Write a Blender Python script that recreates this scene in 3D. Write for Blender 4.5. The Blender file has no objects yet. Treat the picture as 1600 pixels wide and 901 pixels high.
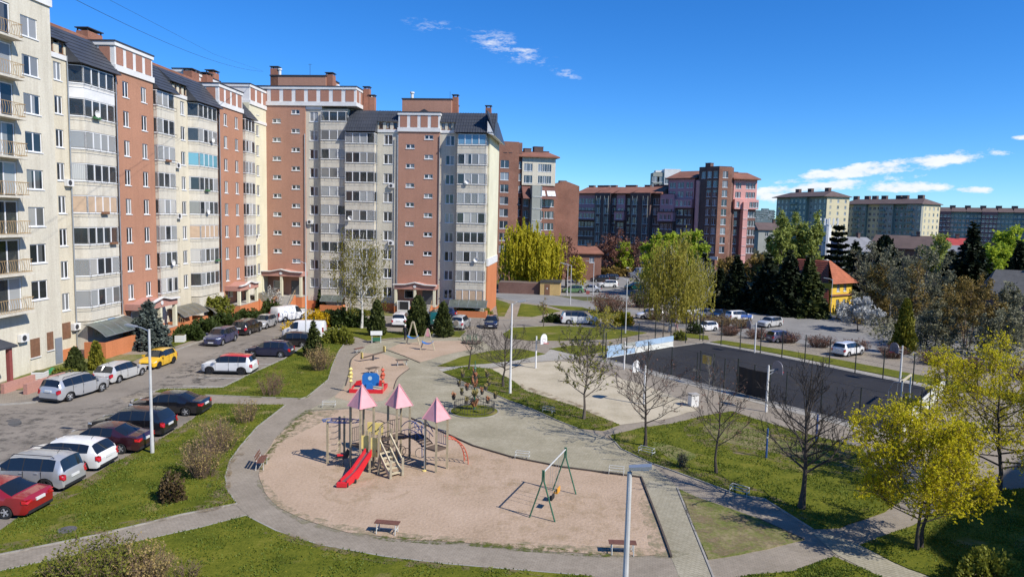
import bpy, bmesh, math, random
from math import sin, cos, pi, radians, atan2, sqrt, tan, hypot
from mathutils import Vector, Matrix
import numpy as np

SC = bpy.context.scene
COL = SC.collection

# ---------------------------------------------------------------- camera
FPX, W0, H0, HORIZON = 1120.0, 1600.0, 901.0, 340.0
CAMZ = 13.3
ROLL = 0.0235
PITCH = math.atan((H0 / 2 - HORIZON) / FPX)
cam_d = bpy.data.cameras.new('camera')
cam_d.sensor_width = 36.0
cam_d.lens = 36.0 * FPX / W0
cam_d.clip_start = 0.2
cam_d.clip_end = 9000
cam = bpy.data.objects.new('camera', cam_d)
COL.objects.link(cam)
cam.matrix_world = Matrix.Translation((0, 0, CAMZ)) @ Matrix.Rotation(pi / 2 - PITCH, 4, 'X') @ Matrix.Rotation(ROLL, 4, 'Z')
SC.camera = cam

# ---------------------------------------------------------------- sun, sky, exposure
SUN_AZ = radians(57)          # measured from straight behind the camera towards its right
SUN_EL = radians(43)
sun_dir = Vector((sin(SUN_AZ) * cos(SUN_EL), -cos(SUN_AZ) * cos(SUN_EL), sin(SUN_EL)))
sun_d = bpy.data.lights.new('sun', 'SUN')
sun_d.energy = 5.0
sun_d.angle = radians(0.53)
sun_d.color = (1.0, 0.95, 0.87)
sun = bpy.data.objects.new('sun', sun_d)
COL.objects.link(sun)
sun.rotation_euler = sun_dir.to_track_quat('Z', 'Y').to_euler()
sun.location = (60, -40, 80)

world = bpy.data.worlds.new('World')
SC.world = world
world.use_nodes = True
wt = world.node_tree
wt.nodes.clear()

def wn(t, **kw):
    n = wt.nodes.new(t)
    for k, v in kw.items():
        setattr(n, k, v)
    return n

def wmath(op, a, b=None, c=None, clamp=False):
    n = wn('ShaderNodeMath', operation=op)
    n.use_clamp = clamp
    for i, x in enumerate((a, b, c)):
        if x is None:
            continue
        if isinstance(x, (int, float)):
            n.inputs[i].default_value = x
        else:
            wt.links.new(x, n.inputs[i])
    return n.outputs[0]

sky = wn('ShaderNodeTexSky', sky_type='NISHITA')
sky.sun_disc = False
sky.sun_elevation = SUN_EL
sky.sun_rotation = atan2(sun_dir.x, sun_dir.y)
sky.altitude = 1500
sky.air_density = 1.0
sky.dust_density = 0.0
sky.ozone_density = 5.0
hs = wn('ShaderNodeHueSaturation')
hs.inputs['Saturation'].default_value = 1.25
wt.links.new(sky.outputs[0], hs.inputs['Color'])
tint = wn('ShaderNodeMix', data_type='RGBA', blend_type='MULTIPLY')
tint.inputs[0].default_value = 1.0
tint.inputs[7].default_value = (0.57, 0.82, 1.05, 1)
wt.links.new(hs.outputs[0], tint.inputs[6])
tc = wn('ShaderNodeTexCoord')
sep = wn('ShaderNodeSeparateXYZ')
wt.links.new(tc.outputs['Generated'], sep.inputs[0])
azi = wmath('MULTIPLY', wmath('ARCTAN2', sep.outputs[0], sep.outputs[1]), 180 / pi)
ele = wmath('MULTIPLY', wmath('ARCSINE', sep.outputs[2]), 180 / pi)

def cloud_noise(sx, sz, detail, rough, off):
    cx = wn('ShaderNodeCombineXYZ')
    wt.links.new(wmath('MULTIPLY', azi, sx), cx.inputs[0])
    wt.links.new(wmath('MULTIPLY', ele, sz), cx.inputs[1])
    cx.inputs[2].default_value = off
    n = wn('ShaderNodeTexNoise')
    n.inputs['Scale'].default_value = 1.0
    n.inputs['Detail'].default_value = detail
    n.inputs['Roughness'].default_value = rough
    wt.links.new(cx.outputs[0], n.inputs['Vector'])
    return n.outputs['Fac']

puff = cloud_noise(0.55, 1.25, 7, 0.62, 3.1)
wisp = cloud_noise(0.55, 1.9, 9, 0.72, 8.4)

def ellipse(a0, e0, ra, re, slope=0.0):
    da = wmath('SUBTRACT', azi, a0)
    de = wmath('SUBTRACT', wmath('SUBTRACT', ele, e0), wmath('MULTIPLY', da, slope))
    q = wmath('ADD', wmath('POWER', wmath('ABSOLUTE', wmath('DIVIDE', da, ra)), 2.0),
              wmath('POWER', wmath('ABSOLUTE', wmath('DIVIDE', de, re)), 2.0))
    return wmath('SUBTRACT', 1.0, q), de

# cumulus bank low on the right, small puffs under it, and the same kind of clouds all round the horizon
banks = [(26.8, 4.1, 7.8, 0.5, 0.14), (22.5, 2.75, 5.5, 0.36, 0.1), (28.2, 2.75, 3.3, 0.4, 0.0),
         (32.3, 2.55, 1.3, 0.24, 0.0), (35.4, 5.9, 1.0, 0.22, 0.0), (19.7, 2.0, 3.0, 0.4, 0.0),
         (62, 3.2, 10, 0.9, -0.05), (95, 2.6, 14, 0.9, 0.02), (135, 3.4, 12, 1.1, 0.03), (-75, 2.8, 13, 0.9, 0.02),
         (-120, 3.0, 15, 1.0, -0.02), (170, 2.4, 12, 0.8, 0.0), (-42, 2.2, 9, 0.6, 0.0)]
cover = None
shade = None
for b in banks:
    e, de = ellipse(*b)
    v = wmath('ADD', wmath('MULTIPLY', e, 0.62), wmath('MULTIPLY', wmath('SUBTRACT', puff, 0.5), 3.1))
    v = wmath('SUBTRACT', v, 0.02)
    v = wmath('MULTIPLY', v, wmath('GREATER_THAN', e, -1.2))
    cover = v if cover is None else wmath('MAXIMUM', cover, v)
cover = wmath('SMOOTH_MIN', wmath('MULTIPLY', wmath('MAXIMUM', cover, 0.0), 2.0), 1.0, 0.25)
w1, _ = ellipse(-0.6, 12.9, 4.2, 1.2, -0.24)
w2, _ = ellipse(3.9, 11.1, 1.5, 0.45, -0.2)
w3, _ = ellipse(-6.5, 14.2, 3.5, 0.8, -0.1)
wv = wmath('MAXIMUM', wmath('MAXIMUM', w1, w2), wmath('SUBTRACT', w3, 0.35))
wv = wmath('MULTIPLY', wmath('ADD', wmath('MULTIPLY', wv, 0.42), wmath('MULTIPLY', wmath('SUBTRACT', wisp, 0.56), 4.0)),
           wmath('MAXIMUM', wv, 0.0))
wv = wmath('MINIMUM', wmath('MULTIPLY', wmath('MAXIMUM', wv, 0.0), 1.1), 0.75)
cover = wmath('MINIMUM', wmath('MAXIMUM', wmath('MULTIPLY', cover, 0.93), wv), 0.95)
ccol = wn('ShaderNodeMix', data_type='RGBA')
wt.links.new(wmath('MULTIPLY', puff, 1.6, clamp=True), ccol.inputs[0])
ccol.inputs[6].default_value = (4.3, 4.8, 5.7, 1)
ccol.inputs[7].default_value = (6.1, 6.25, 6.5, 1)
cmix = wn('ShaderNodeMix', data_type='RGBA')
wt.links.new(cover, cmix.inputs[0])
wt.links.new(tint.outputs[2], cmix.inputs[6])
wt.links.new(ccol.outputs[2], cmix.inputs[7])
bg = wn('ShaderNodeBackground')
bg.inputs['Strength'].default_value = 0.14
wt.links.new(cmix.outputs[2], bg.inputs['Color'])
wo = wn('ShaderNodeOutputWorld')
wt.links.new(bg.outputs[0], wo.inputs['Surface'])

SC.view_settings.view_transform = 'Standard'
SC.view_settings.look = 'None'
SC.view_settings.exposure = 0.22
SC.view_settings.gamma = 1.0
SC.view_settings.use_curve_mapping = False
SC.cycles.max_bounces = 5
SC.cycles.diffuse_bounces = 2
SC.cycles.glossy_bounces = 2
SC.cycles.transmission_bounces = 2
SC.cycles.transparent_max_bounces = 12
SC.cycles.caustics_reflective = False
SC.cycles.caustics_refractive = False
# ---------------------------------------------------------------- ground model and pixel measuring
SLOPE_Y = [70, 75, 80, 85, 90, 95, 100]
def gz(x, y):
    t = min(1.0, max(0.0, (y - 70) / 30.0))
    k = t * 6
    i = min(5, int(k))
    s = lambda q: -0.9 * (q * q * (3 - 2 * q))
    return s(i / 6) + (s((i + 1) / 6) - s(i / 6)) * (k - i)

CT, ST = cos(PITCH), sin(PITCH)
def ray(px, py):
    dx, dy = px - W0 / 2, py - H0 / 2
    u = (dx * cos(ROLL) + dy * sin(ROLL)) / FPX
    v = -(dy * cos(ROLL) - dx * sin(ROLL)) / FPX
    return Vector((u, CT + v * ST, -ST + v * CT))
def G(px, py, dz=0.0):
    d = ray(px, py)
    z = 0.0
    for _ in range(12):
        t = (CAMZ - z) / -d.z
        z = gz(d.x * t, d.y * t)
    return Vector((d.x * t, d.y * t, z + dz))
def P(px, py, Y):
    d = ray(px, py)
    t = Y / d.y
    return Vector((d.x * t, Y, CAMZ + d.z * t))

def SV(x, y, dz=0.0):
    """first plan survey (level camera) -> corrected ground point"""
    t = min(1.0, max(0.0, (y - 70) / 30.0)); z = -1.3 * t * t * (3 - 2 * t)
    return G(800 + 1087.0 * x / y, 331 + (13 - z) * 1087.0 / y, dz)
def HZ(px): return HORIZON + ROLL * (px - 800)
# ---------------------------------------------------------------- mesh builder
class MB:
    def __init__(s, m=None):
        s.v = []; s.f = []; s.mi = []; s.mats = []; s.cur = 0
        if m: s.mat(m)
    def mat(s, m):
        if m not in s.mats: s.mats.append(m)
        s.cur = s.mats.index(m)
        return s
    def add(s, vs, fs):
        o = len(s.v)
        s.v += [tuple(v) for v in vs]
        s.f += [tuple(i + o for i in f) for f in fs]
        s.mi += [s.cur] * len(fs)
        return s
    def quad(s, a, b, c, d): return s.add([a, b, c, d], [(0, 1, 2, 3)])
    def box(s, x0, y0, z0, x1, y1, z1):
        if x0 > x1: x0, x1 = x1, x0
        if y0 > y1: y0, y1 = y1, y0
        if z0 > z1: z0, z1 = z1, z0
        v = [(x0, y0, z0), (x1, y0, z0), (x1, y1, z0), (x0, y1, z0), (x0, y0, z1), (x1, y0, z1), (x1, y1, z1), (x0, y1, z1)]
        return s.add(v, [(3, 2, 1, 0), (4, 5, 6, 7), (0, 1, 5, 4), (1, 2, 6, 5), (2, 3, 7, 6), (3, 0, 4, 7)])
    def beam(s, p0, p1, w, h=None, up=(0, 0, 1)):
        h = h or w
        p0 = Vector(p0); p1 = Vector(p1); d = (p1 - p0).normalized(); up = Vector(up)
        if abs(d.dot(up)) > 0.98: up = Vector((1, 0, 0))
        a = d.cross(up).normalized() * w / 2
        b = a.cross(d).normalized() * h / 2
        v = [p + q for p in (p0, p1) for q in (-a - b, a - b, a + b, -a + b)]
        return s.add(v, [(3, 2, 1, 0), (4, 5, 6, 7), (0, 1, 5, 4), (1, 2, 6, 5), (2, 3, 7, 6), (3, 0, 4, 7)])
    def prism(s, poly, z0, z1):
        n = len(poly)
        v = [(x, y, z0) for x, y in poly] + [(x, y, z1) for x, y in poly]
        return s.add(v, [tuple(range(n - 1, -1, -1)), tuple(range(n, 2 * n))] + [(i, (i + 1) % n, n + (i + 1) % n, n + i) for i in range(n)])
    def extr(s, poly, a, off):
        """polygon given as 3D points, extruded by vector off"""
        n = len(poly); off = Vector(off)
        v = [Vector(p) for p in poly] + [Vector(p) + off for p in poly]
        return s.add(v, [tuple(range(n - 1, -1, -1)), tuple(range(n, 2 * n))] + [(i, (i + 1) % n, n + (i + 1) % n, n + i) for i in range(n)])
    def tube(s, pts, r, n=6, cap=True):
        pts = [Vector(p) for p in pts]
        rs = r if isinstance(r, (list, tuple)) else [r] * len(pts)
        d0 = (pts[1] - pts[0]).normalized()
        a = d0.orthogonal().normalized()
        vs = []; prev = d0
        for i, p in enumerate(pts):
            if i == 0: d = d0
            elif i == len(pts) - 1: d = (pts[i] - pts[i - 1]).normalized()
            else: d = ((pts[i + 1] - p).normalized() + (p - pts[i - 1]).normalized())
            if d.length < 1e-6: d = prev
            d = d.normalized()
            a = (a - d * a.dot(d))
            if a.length < 1e-6: a = d.orthogonal()
            a.normalize(); b = d.cross(a); prev = d
            for k in range(n):
                t = 2 * pi * k / n
                vs.append(p + (a * cos(t) + b * sin(t)) * rs[i])
        fs = []
        for i in range(len(pts) - 1):
            for k in range(n):
                fs.append((i * n + k, i * n + (k + 1) % n, (i + 1) * n + (k + 1) % n, (i + 1) * n + k))
        if cap:
            fs.append(tuple(range(n - 1, -1, -1)))
            fs.append(tuple((len(pts) - 1) * n + k for k in range(n)))
        return s.add(vs, fs)
    def lathe(s, prof, n=12, c=(0, 0, 0), axis='z', cap=True):
        vs = []
        for r, z in prof:
            for k in range(n):
                t = 2 * pi * k / n
                if axis == 'z': vs.append((c[0] + r * cos(t), c[1] + r * sin(t), c[2] + z))
                elif axis == 'y': vs.append((c[0] + r * cos(t), c[1] + z, c[2] - r * sin(t)))
                else: vs.append((c[0] + z, c[1] + r * cos(t), c[2] + r * sin(t)))
        fs = []
        for i in range(len(prof) - 1):
            for k in range(n):
                fs.append((i * n + k, i * n + (k + 1) % n, (i + 1) * n + (k + 1) % n, (i + 1) * n + k))
        if cap:
            fs.append(tuple(range(n - 1, -1, -1)))
            fs.append(tuple((len(prof) - 1) * n + k for k in range(n)))
        return s.add(vs, fs)
    def mesh(s, name, smooth=None):
        me = bpy.data.meshes.new(name)
        me.from_pydata(s.v, [], s.f)
        for m in s.mats: me.materials.append(m)
        if len(s.mats) > 1: me.polygons.foreach_set('material_index', s.mi)
        if smooth is not None:
            me.polygons.foreach_set('use_smooth', [True] * len(s.f))
            me.set_sharp_from_angle(angle=radians(smooth))
        me.update()
        return me
    def build(s, name, parent=None, loc=None, rz=0.0, smooth=None):
        return ob(name, s.mesh(name, smooth), parent, loc, rz)

def ob(name, me, parent=None, loc=None, rz=0.0):
    o = bpy.data.objects.new(name, me)
    COL.objects.link(o)
    if parent is not None: o.parent = parent
    if loc is not None: o.location = loc
    if rz: o.rotation_euler = (0, 0, rz)
    return o
def tag(o, label=None, cat=None, group=None, kind=None):
    if label: o['label'] = label
    if cat: o['category'] = cat
    if group: o['group'] = group
    if kind: o['kind'] = kind
    return o
def thing(name, label, cat, loc=(0, 0, 0), rz=0.0, group=None, scale=1.0):
    o = ob(name, None, None, loc, rz)
    o.empty_display_size = 0.3
    if scale != 1.0: o.scale = (scale,) * 3
    return tag(o, label, cat, group)
def copy_tree(o, parent=None):
    c = o.copy(); COL.objects.link(c)
    c.parent = parent
    for ch in list(o.children): copy_tree(ch, c)
    return c
def struct(name, mb, smooth=None):
    return tag(mb.build(name, smooth=smooth), kind='structure')

# ---------------------------------------------------------------- materials
MATS = {}
def new_mat(name):
    m = bpy.data.materials.new(name); m.use_nodes = True
    nt = m.node_tree
    bs = nt.nodes['Principled BSDF']
    return m, nt, bs
def nd(nt, t, **kw):
    n = nt.nodes.new(t)
    for k, v in kw.items(): setattr(n, k, v)
    return n
def noise(nt, vec, scale, detail=4, rough=0.55):
    n = nd(nt, 'ShaderNodeTexNoise')
    n.inputs['Scale'].default_value = scale; n.inputs['Detail'].default_value = detail; n.inputs['Roughness'].default_value = rough
    nt.links.new(vec, n.inputs['Vector'])
    return n.outputs['Fac']
def ramp(nt, fac, stops):
    r = nd(nt, 'ShaderNodeValToRGB')
    while len(r.color_ramp.elements) < len(stops): r.color_ramp.elements.new(0.5)
    for e, (p, c) in zip(r.color_ramp.elements, stops):
        e.position = p; e.color = c if len(c) == 4 else (*c, 1)
    nt.links.new(fac, r.inputs[0])
    return r.outputs[0]
def mixc(nt, fac, a, b, mode='MIX'):
    n = nd(nt, 'ShaderNodeMix', data_type='RGBA', blend_type=mode)
    for i, x in ((0, fac), (6, a), (7, b)):
        if isinstance(x, (int, float)): n.inputs[i].default_value = x
        elif isinstance(x, tuple): n.inputs[i].default_value = x if len(x) == 4 else (*x, 1)
        else: nt.links.new(x, n.inputs[i])
    return n.outputs[2]
def mth(nt, op, a, b=None, clamp=False):
    n = nd(nt, 'ShaderNodeMath', operation=op); n.use_clamp = clamp
    for i, x in enumerate((a, b)):
        if x is None: continue
        if isinstance(x, (int, float)): n.inputs[i].default_value = x
        else: nt.links.new(x, n.inputs[i])
    return n.outputs[0]
def pos(nt): return nd(nt, 'ShaderNodeNewGeometry').outputs['Position']
def bump(nt, bs, h, strength=0.3, dist=0.02):
    b = nd(nt, 'ShaderNodeBump'); b.inputs['Strength'].default_value = strength; b.inputs['Distance'].default_value = dist
    nt.links.new(h, b.inputs['Height']); nt.links.new(b.outputs[0], bs.inputs['Normal'])
def scl(c, k): return tuple(max(0.0, min(1.0, x * k)) for x in c)

def M(name, col, rough=0.7, var=0.12, scale=1.5, metal=0.0, bmp=0.0, bscale=40, spec=0.5, coat=0.0):
    """plain painted / plastered / metal surface with procedural mottling"""
    if name in MATS: return MATS[name]
    m, nt, bs = new_mat(name)
    p = pos(nt)
    n1 = noise(nt, p, scale, 5, 0.6)
    c = ramp(nt, n1, [(0.3, scl(col, 1 - var)), (0.7, scl(col, 1 + var))])
    nt.links.new(c, bs.inputs['Base Color'])
    bs.inputs['Roughness'].default_value = rough
    bs.inputs['Metallic'].default_value = metal
    bs.inputs['Specular IOR Level'].default_value = spec
    if coat:
        bs.inputs['Coat Weight'].default_value = coat; bs.inputs['Coat Roughness'].default_value = 0.04
    if bmp: bump(nt, bs, noise(nt, p, bscale, 3), bmp, 0.01)
    MATS[name] = m
    return m

def M_wall(name, col, streak=0.26, rough=0.88):
    """weathered plaster: soft patches, rain streaks and fine grain"""
    if name in MATS: return MATS[name]
    m, nt, bs = new_mat(name)
    p = pos(nt)
    mp = nd(nt, 'ShaderNodeMapping'); mp.inputs['Scale'].default_value = (1.6, 1.6, 0.10)
    nt.links.new(p, mp.inputs[0])
    st = noise(nt, mp.outputs[0], 1.3, 6, 0.7)
    pa = noise(nt, p, 0.25, 5, 0.6)
    c = ramp(nt, pa, [(0.3, scl(col, 0.90)), (0.7, scl(col, 1.07))])
    dirt = ramp(nt, st, [(0.45, (0, 0, 0)), (0.75, (1, 1, 1))])
    c = mixc(nt, mth(nt, 'MULTIPLY', dirt, streak * 2), c, scl((col[0] * .78, col[1] * .74, col[2] * .70), 0.8))
    fine = noise(nt, p, 9.0, 3)
    c = mixc(nt, 0.14, c, ramp(nt, fine, [(0.35, (0.2, 0.2, 0.2)), (0.65, (0.8, 0.8, 0.8))]), 'OVERLAY')
    nt.links.new(c, bs.inputs['Base Color'])
    bs.inputs['Roughness'].default_value = rough
    bs.inputs['Specular IOR Level'].default_value = 0.2
    bump(nt, bs, noise(nt, p, 30, 3), 0.15, 0.01)
    MATS[name] = m
    return m

def M_brick(name, c1, c2, mortar, sx=0.26, sy=0.075):
    if name in MATS: return MATS[name]
    m, nt, bs = new_mat(name)
    tcn = nd(nt, 'ShaderNodeTexCoord')
    spx = nd(nt, 'ShaderNodeSeparateXYZ'); nt.links.new(tcn.outputs['Object'], spx.inputs[0])
    cb = nd(nt, 'ShaderNodeCombineXYZ')
    nt.links.new(mth(nt, 'ADD', spx.outputs[0], spx.outputs[1]), cb.inputs[0]); nt.links.new(spx.outputs[2], cb.inputs[1])
    b = nd(nt, 'ShaderNodeTexBrick')
    b.inputs['Color1'].default_value = (*c1, 1); b.inputs['Color2'].default_value = (*c2, 1); b.inputs['Mortar'].default_value = (*mortar, 1)
    b.inputs['Scale'].default_value = 1.0; b.inputs['Brick Width'].default_value = sx; b.inputs['Row Height'].default_value = sy
    b.inputs['Mortar Size'].default_value = 0.006
    nt.links.new(cb.outputs[0], b.inputs['Vector'])
    pch = noise(nt, pos(nt), 0.18, 5, 0.65)
    c = mixc(nt, 0.55, b.outputs['Color'], ramp(nt, pch, [(0.3, (0.25, 0.22, 0.22)), (0.7, (0.75, 0.7, 0.68))]), 'OVERLAY')
    nt.links.new(c, bs.inputs['Base Color'])
    bs.inputs['Roughness'].default_value = 0.9; bs.inputs['Specular IOR Level'].default_value = 0.2
    MATS[name] = m
    return m

def M_glass(name, dark=(0.018, 0.022, 0.026), curtain=(0.38, 0.38, 0.36), tint=None, share=0.33):
    """window pane: dark room or pale curtain behind glossy glass, differing from pane to pane"""
    if name in MATS: return MATS[name]
    m, nt, bs = new_mat(name)
    oi = nd(nt, 'ShaderNodeObjectInfo')
    r = oi.outputs['Random']
    tcn = nd(nt, 'ShaderNodeTexCoord')
    spx = nd(nt, 'ShaderNodeSeparateXYZ'); nt.links.new(tcn.outputs['Generated'], spx.inputs[0])
    wv = nd(nt, 'ShaderNodeTexWave'); wv.inputs['Scale'].default_value = 2.6; wv.inputs['Distortion'].default_value = 1.2
    nt.links.new(tcn.outputs['Generated'], wv.inputs['Vector'])
    cur = mixc(nt, wv.outputs['Fac'], scl(curtain, 0.72), curtain)
    # curtain hangs on one side on some, fills others, leaves others dark
    edge = mth(nt, 'LESS_THAN', spx.outputs[0], mth(nt, 'MULTIPLY', mth(nt, 'FRACT', mth(nt, 'MULTIPLY', r, 7.31)), 0.75))
    full = mth(nt, 'LESS_THAN', r, share)
    part = mth(nt, 'MULTIPLY', edge, mth(nt, 'LESS_THAN', mth(nt, 'FRACT', mth(nt, 'MULTIPLY', r, 3.77)), 0.5))
    f = mth(nt, 'MULTIPLY', mth(nt, 'MAXIMUM', full, part), mth(nt, 'ADD', mth(nt, 'MULTIPLY', mth(nt, 'FRACT', mth(nt, 'MULTIPLY', r, 13.7)), 0.75), 0.22))
    c = mixc(nt, f, (*dark, 1), cur)
    if tint: c = mixc(nt, 0.5, c, (*tint, 1))
    nt.links.new(c, bs.inputs['Base Color'])
    bs.inputs['Roughness'].default_value = 0.04
    bs.inputs['Specular IOR Level'].default_value = 0.75
    MATS[name] = m
    return m

def M_clear(name, op=0.35, col=(0.55, 0.62, 0.62)):
    if name in MATS: return MATS[name]
    m, nt, bs = new_mat(name)
    oi = nd(nt, 'ShaderNodeObjectInfo')
    bs.inputs['Base Color'].default_value = (*col, 1)
    bs.inputs['Roughness'].default_value = 0.05
    bs.inputs['Specular IOR Level'].default_value = 0.8
    a = mth(nt, 'ADD', mth(nt, 'MULTIPLY', oi.outputs['Random'], 0.45), op)
    nt.links.new(a, bs.inputs['Alpha'])
    MATS[name] = m
    return m

def M_ground(name, stops, scale=0.6, fine=6.0, rough=0.95, bmp=0.25, bscale=25, speck=None, spots=None, fmix=0.5):
    """mottled ground: big patches through a ramp, finer grain over it, optional specks"""
    if name in MATS: return MATS[name]
    m, nt, bs = new_mat(name)
    p = pos(nt)
    a = noise(nt, p, scale, 6, 0.62)
    b = noise(nt, p, fine, 5, 0.7)
    mixn = mth(nt, 'ADD', mth(nt, 'MULTIPLY', a, 1 - fmix), mth(nt, 'MULTIPLY', b, fmix))
    c = ramp(nt, mixn, stops)
    if spots:
        scol, ssc, sthr = spots
        sp = ramp(nt, noise(nt, p, ssc, 5, 0.6), [(sthr, (0, 0, 0)), (min(1, sthr + 0.10), (1, 1, 1))])
        c = mixc(nt, sp, c, scol)
    if speck:
        scol, ssc, sthr = speck
        vo = nd(nt, 'ShaderNodeTexVoronoi'); vo.inputs['Scale'].default_value = ssc
        nt.links.new(p, vo.inputs['Vector'])
        sp = mth(nt, 'LESS_THAN', vo.outputs['Distance'], sthr)
        c = mixc(nt, mth(nt, 'MULTIPLY', sp, mth(nt, 'GREATER_THAN', noise(nt, p, 0.5, 2), 0.5)), c, scol)
    nt.links.new(c, bs.inputs['Base Color'])
    bs.inputs['Roughness'].default_value = rough; bs.inputs['Specular IOR Level'].default_value = 0.15
    if bmp: bump(nt, bs, noise(nt, p, bscale, 4), bmp, 0.03)
    MATS[name] = m
    return m

def M_patch(name, col, scale=1.6, thr=0.5, amount=0.85):
    """broken thin layer (spilt sand, trodden soil): shows through where the noise is low"""
    if name in MATS: return MATS[name]
    m, nt, bs = new_mat(name)
    p = pos(nt)
    c = ramp(nt, noise(nt, p, 9.0, 4, .7), [(0.3, scl(col, .75)), (0.7, scl(col, 1.2))])
    nt.links.new(c, bs.inputs['Base Color'])
    bs.inputs['Roughness'].default_value = 1.0; bs.inputs['Specular IOR Level'].default_value = 0.1
    a = ramp(nt, noise(nt, p, scale, 7, .72), [(thr - .06, (0, 0, 0)), (thr + .12, (amount,) * 3)])
    nt.links.new(a, bs.inputs['Alpha'])
    MATS[name] = m
    return m

def M_paver(name, stops, w=0.22, h=0.11, ang=0.0, joint=(0.12, 0.11, 0.08), scale=0.35, jm=0.5):
    if name in MATS: return MATS[name]
    m, nt, bs = new_mat(name)
    p = pos(nt)
    mp = nd(nt, 'ShaderNodeMapping'); mp.inputs['Rotation'].default_value = (0, 0, ang); nt.links.new(p, mp.inputs[0])
    b = nd(nt, 'ShaderNodeTexBrick'); b.inputs['Scale'].default_value = 1.0
    b.inputs['Brick Width'].default_value = w; b.inputs['Row Height'].default_value = h; b.inputs['Mortar Size'].default_value = 0.010
    b.inputs['Color1'].default_value = (0.40, 0.40, 0.40, 1); b.inputs['Color2'].default_value = (0.62, 0.62, 0.62, 1)
    nt.links.new(mp.outputs[0], b.inputs['Vector'])
    a = noise(nt, p, scale, 6, 0.65); f = noise(nt, p, 4.0, 4, 0.7)
    c = ramp(nt, mth(nt, 'ADD', mth(nt, 'MULTIPLY', a, 0.6), mth(nt, 'MULTIPLY', f, 0.4)), stops)
    c = mixc(nt, 0.22, c, b.outputs['Color'], 'OVERLAY')
    c = mixc(nt, mth(nt, 'MULTIPLY', b.outputs['Fac'], jm * .5), c, (*joint, 1))
    nt.links.new(c, bs.inputs['Base Color'])
    bs.inputs['Roughness'].default_value = 0.92; bs.inputs['Specular IOR Level'].default_value = 0.2
    bump(nt, bs, noise(nt, p, 30, 3), 0.2, 0.01)
    MATS[name] = m
    return m

def M_leaf(name, c1, c2, trans=0.35, patch=0.5):
    """leaf mass: colour varies clump by clump; light passes through"""
    if name in MATS: return MATS[name]
    m, nt, bs = new_mat(name)
    p = pos(nt)
    a = noise(nt, p, patch, 3, 0.6); b = noise(nt, p, 5.0, 2, 0.6)
    c = ramp(nt, mth(nt, 'ADD', mth(nt, 'MULTIPLY', a, 0.5), mth(nt, 'MULTIPLY', b, 0.5)), [(0.32, c1), (0.68, c2)])
    nt.links.new(c, bs.inputs['Base Color'])
    bs.inputs['Roughness'].default_value = 0.6; bs.inputs['Specular IOR Level'].default_value = 0.25
    tr = nd(nt, 'ShaderNodeBsdfTranslucent'); nt.links.new(c, tr.inputs['Color'])
    mx = nd(nt, 'ShaderNodeMixShader'); mx.inputs[0].default_value = trans
    nt.links.new(bs.outputs[0], mx.inputs[1]); nt.links.new(tr.outputs[0], mx.inputs[2])
    nt.links.new(mx.outputs[0], nt.nodes['Material Output'].inputs['Surface'])
    MATS[name] = m
    return m

# shared materials
m_white = M('white_trim', (0.70, 0.69, 0.66), 0.6, 0.08, 0.8)
m_upvc = M('window_frame_white', (0.74, 0.74, 0.73), 0.4, 0.05)
m_metal = M('galvanised_metal', (0.42, 0.44, 0.45), 0.45, 0.10, 3, metal=0.6)
m_dark = M('dark_metal', (0.045, 0.045, 0.05), 0.5, 0.2, 3)
m_black = M('black_rubber', (0.018, 0.018, 0.018), 0.85, 0.2, 6)
m_concrete = M('concrete', (0.36, 0.345, 0.32), 0.92, 0.16, 1.2, bmp=0.2)
m_glass = M_glass('window_pane')
m_cream = M_wall('cream_plaster', (0.64, 0.575, 0.435))
m_creamg = M_wall('grey_cream_plaster', (0.61, 0.565, 0.455))
m_pale = M_wall('pale_yellow_plaster', (0.70, 0.66, 0.48), 0.10)
m_terra = M_wall('terracotta_plaster', (0.43, 0.22, 0.14), 0.14)
m_terra2 = M_wall('pink_terracotta_plaster', (0.42, 0.228, 0.16), 0.12)
m_panel = M_wall('parapet_panel_plaster', (0.37, 0.19, 0.135), 0.10)
m_parap = M_wall('grey_balcony_concrete', (0.62, 0.575, 0.475), 0.30)
m_orange = M_wall('orange_plinth', (0.55, 0.20, 0.085), 0.12)
m_pinkp = M_wall('pink_porch_plaster', (0.46, 0.24, 0.19), 0.10)
m_mans = M('mansard_metal_tile', (0.050, 0.055, 0.066), 0.5, 0.16, 0.7)
m_roof = M('flat_roof_felt', (0.08, 0.08, 0.08), 0.95, 0.2)
# ---------------------------------------------------------------- ground, roads, paths, lawns
m_soil = M_ground('rough_ground', [(0.3, (0.075, 0.085, 0.030)), (0.5, (0.10, 0.105, 0.04)), (0.7, (0.17, 0.145, 0.085))], 0.05, 0.8)
m_grass = M_ground('lawn_grass', [(0.33, (0.044, 0.058, 0.005)), (0.44, (0.084, 0.100, 0.008)), (0.56, (0.138, 0.144, 0.014)), (0.70, (0.225, 0.190, 0.042))],
                   0.55, 9.0, 1.0, 0.9, 18, speck=((0.62, 0.50, 0.05), 2.3, 0.05), spots=((0.215, 0.175, 0.065, 1), 0.33, 0.60), fmix=0.5)
m_dry = M_ground('worn_lawn', [(0.34, (0.065, 0.100, 0.016)), (0.46, (0.13, 0.15, 0.035)), (0.55, (0.21, 0.185, 0.085)), (0.68, (0.33, 0.255, 0.165))],
                 0.5, 7.0, 1.0, 0.8, 18, fmix=0.45)
m_asph = M_ground('worn_asphalt', [(0.32, (0.160, 0.140, 0.116)), (0.52, (0.240, 0.210, 0.174)), (0.72, (0.300, 0.262, 0.215))], 0.22, 5.0, 0.93, 0.3, 60,
                  spots=((0.10, 0.095, 0.09, 1), 0.32, 0.68), fmix=0.35)
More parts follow.
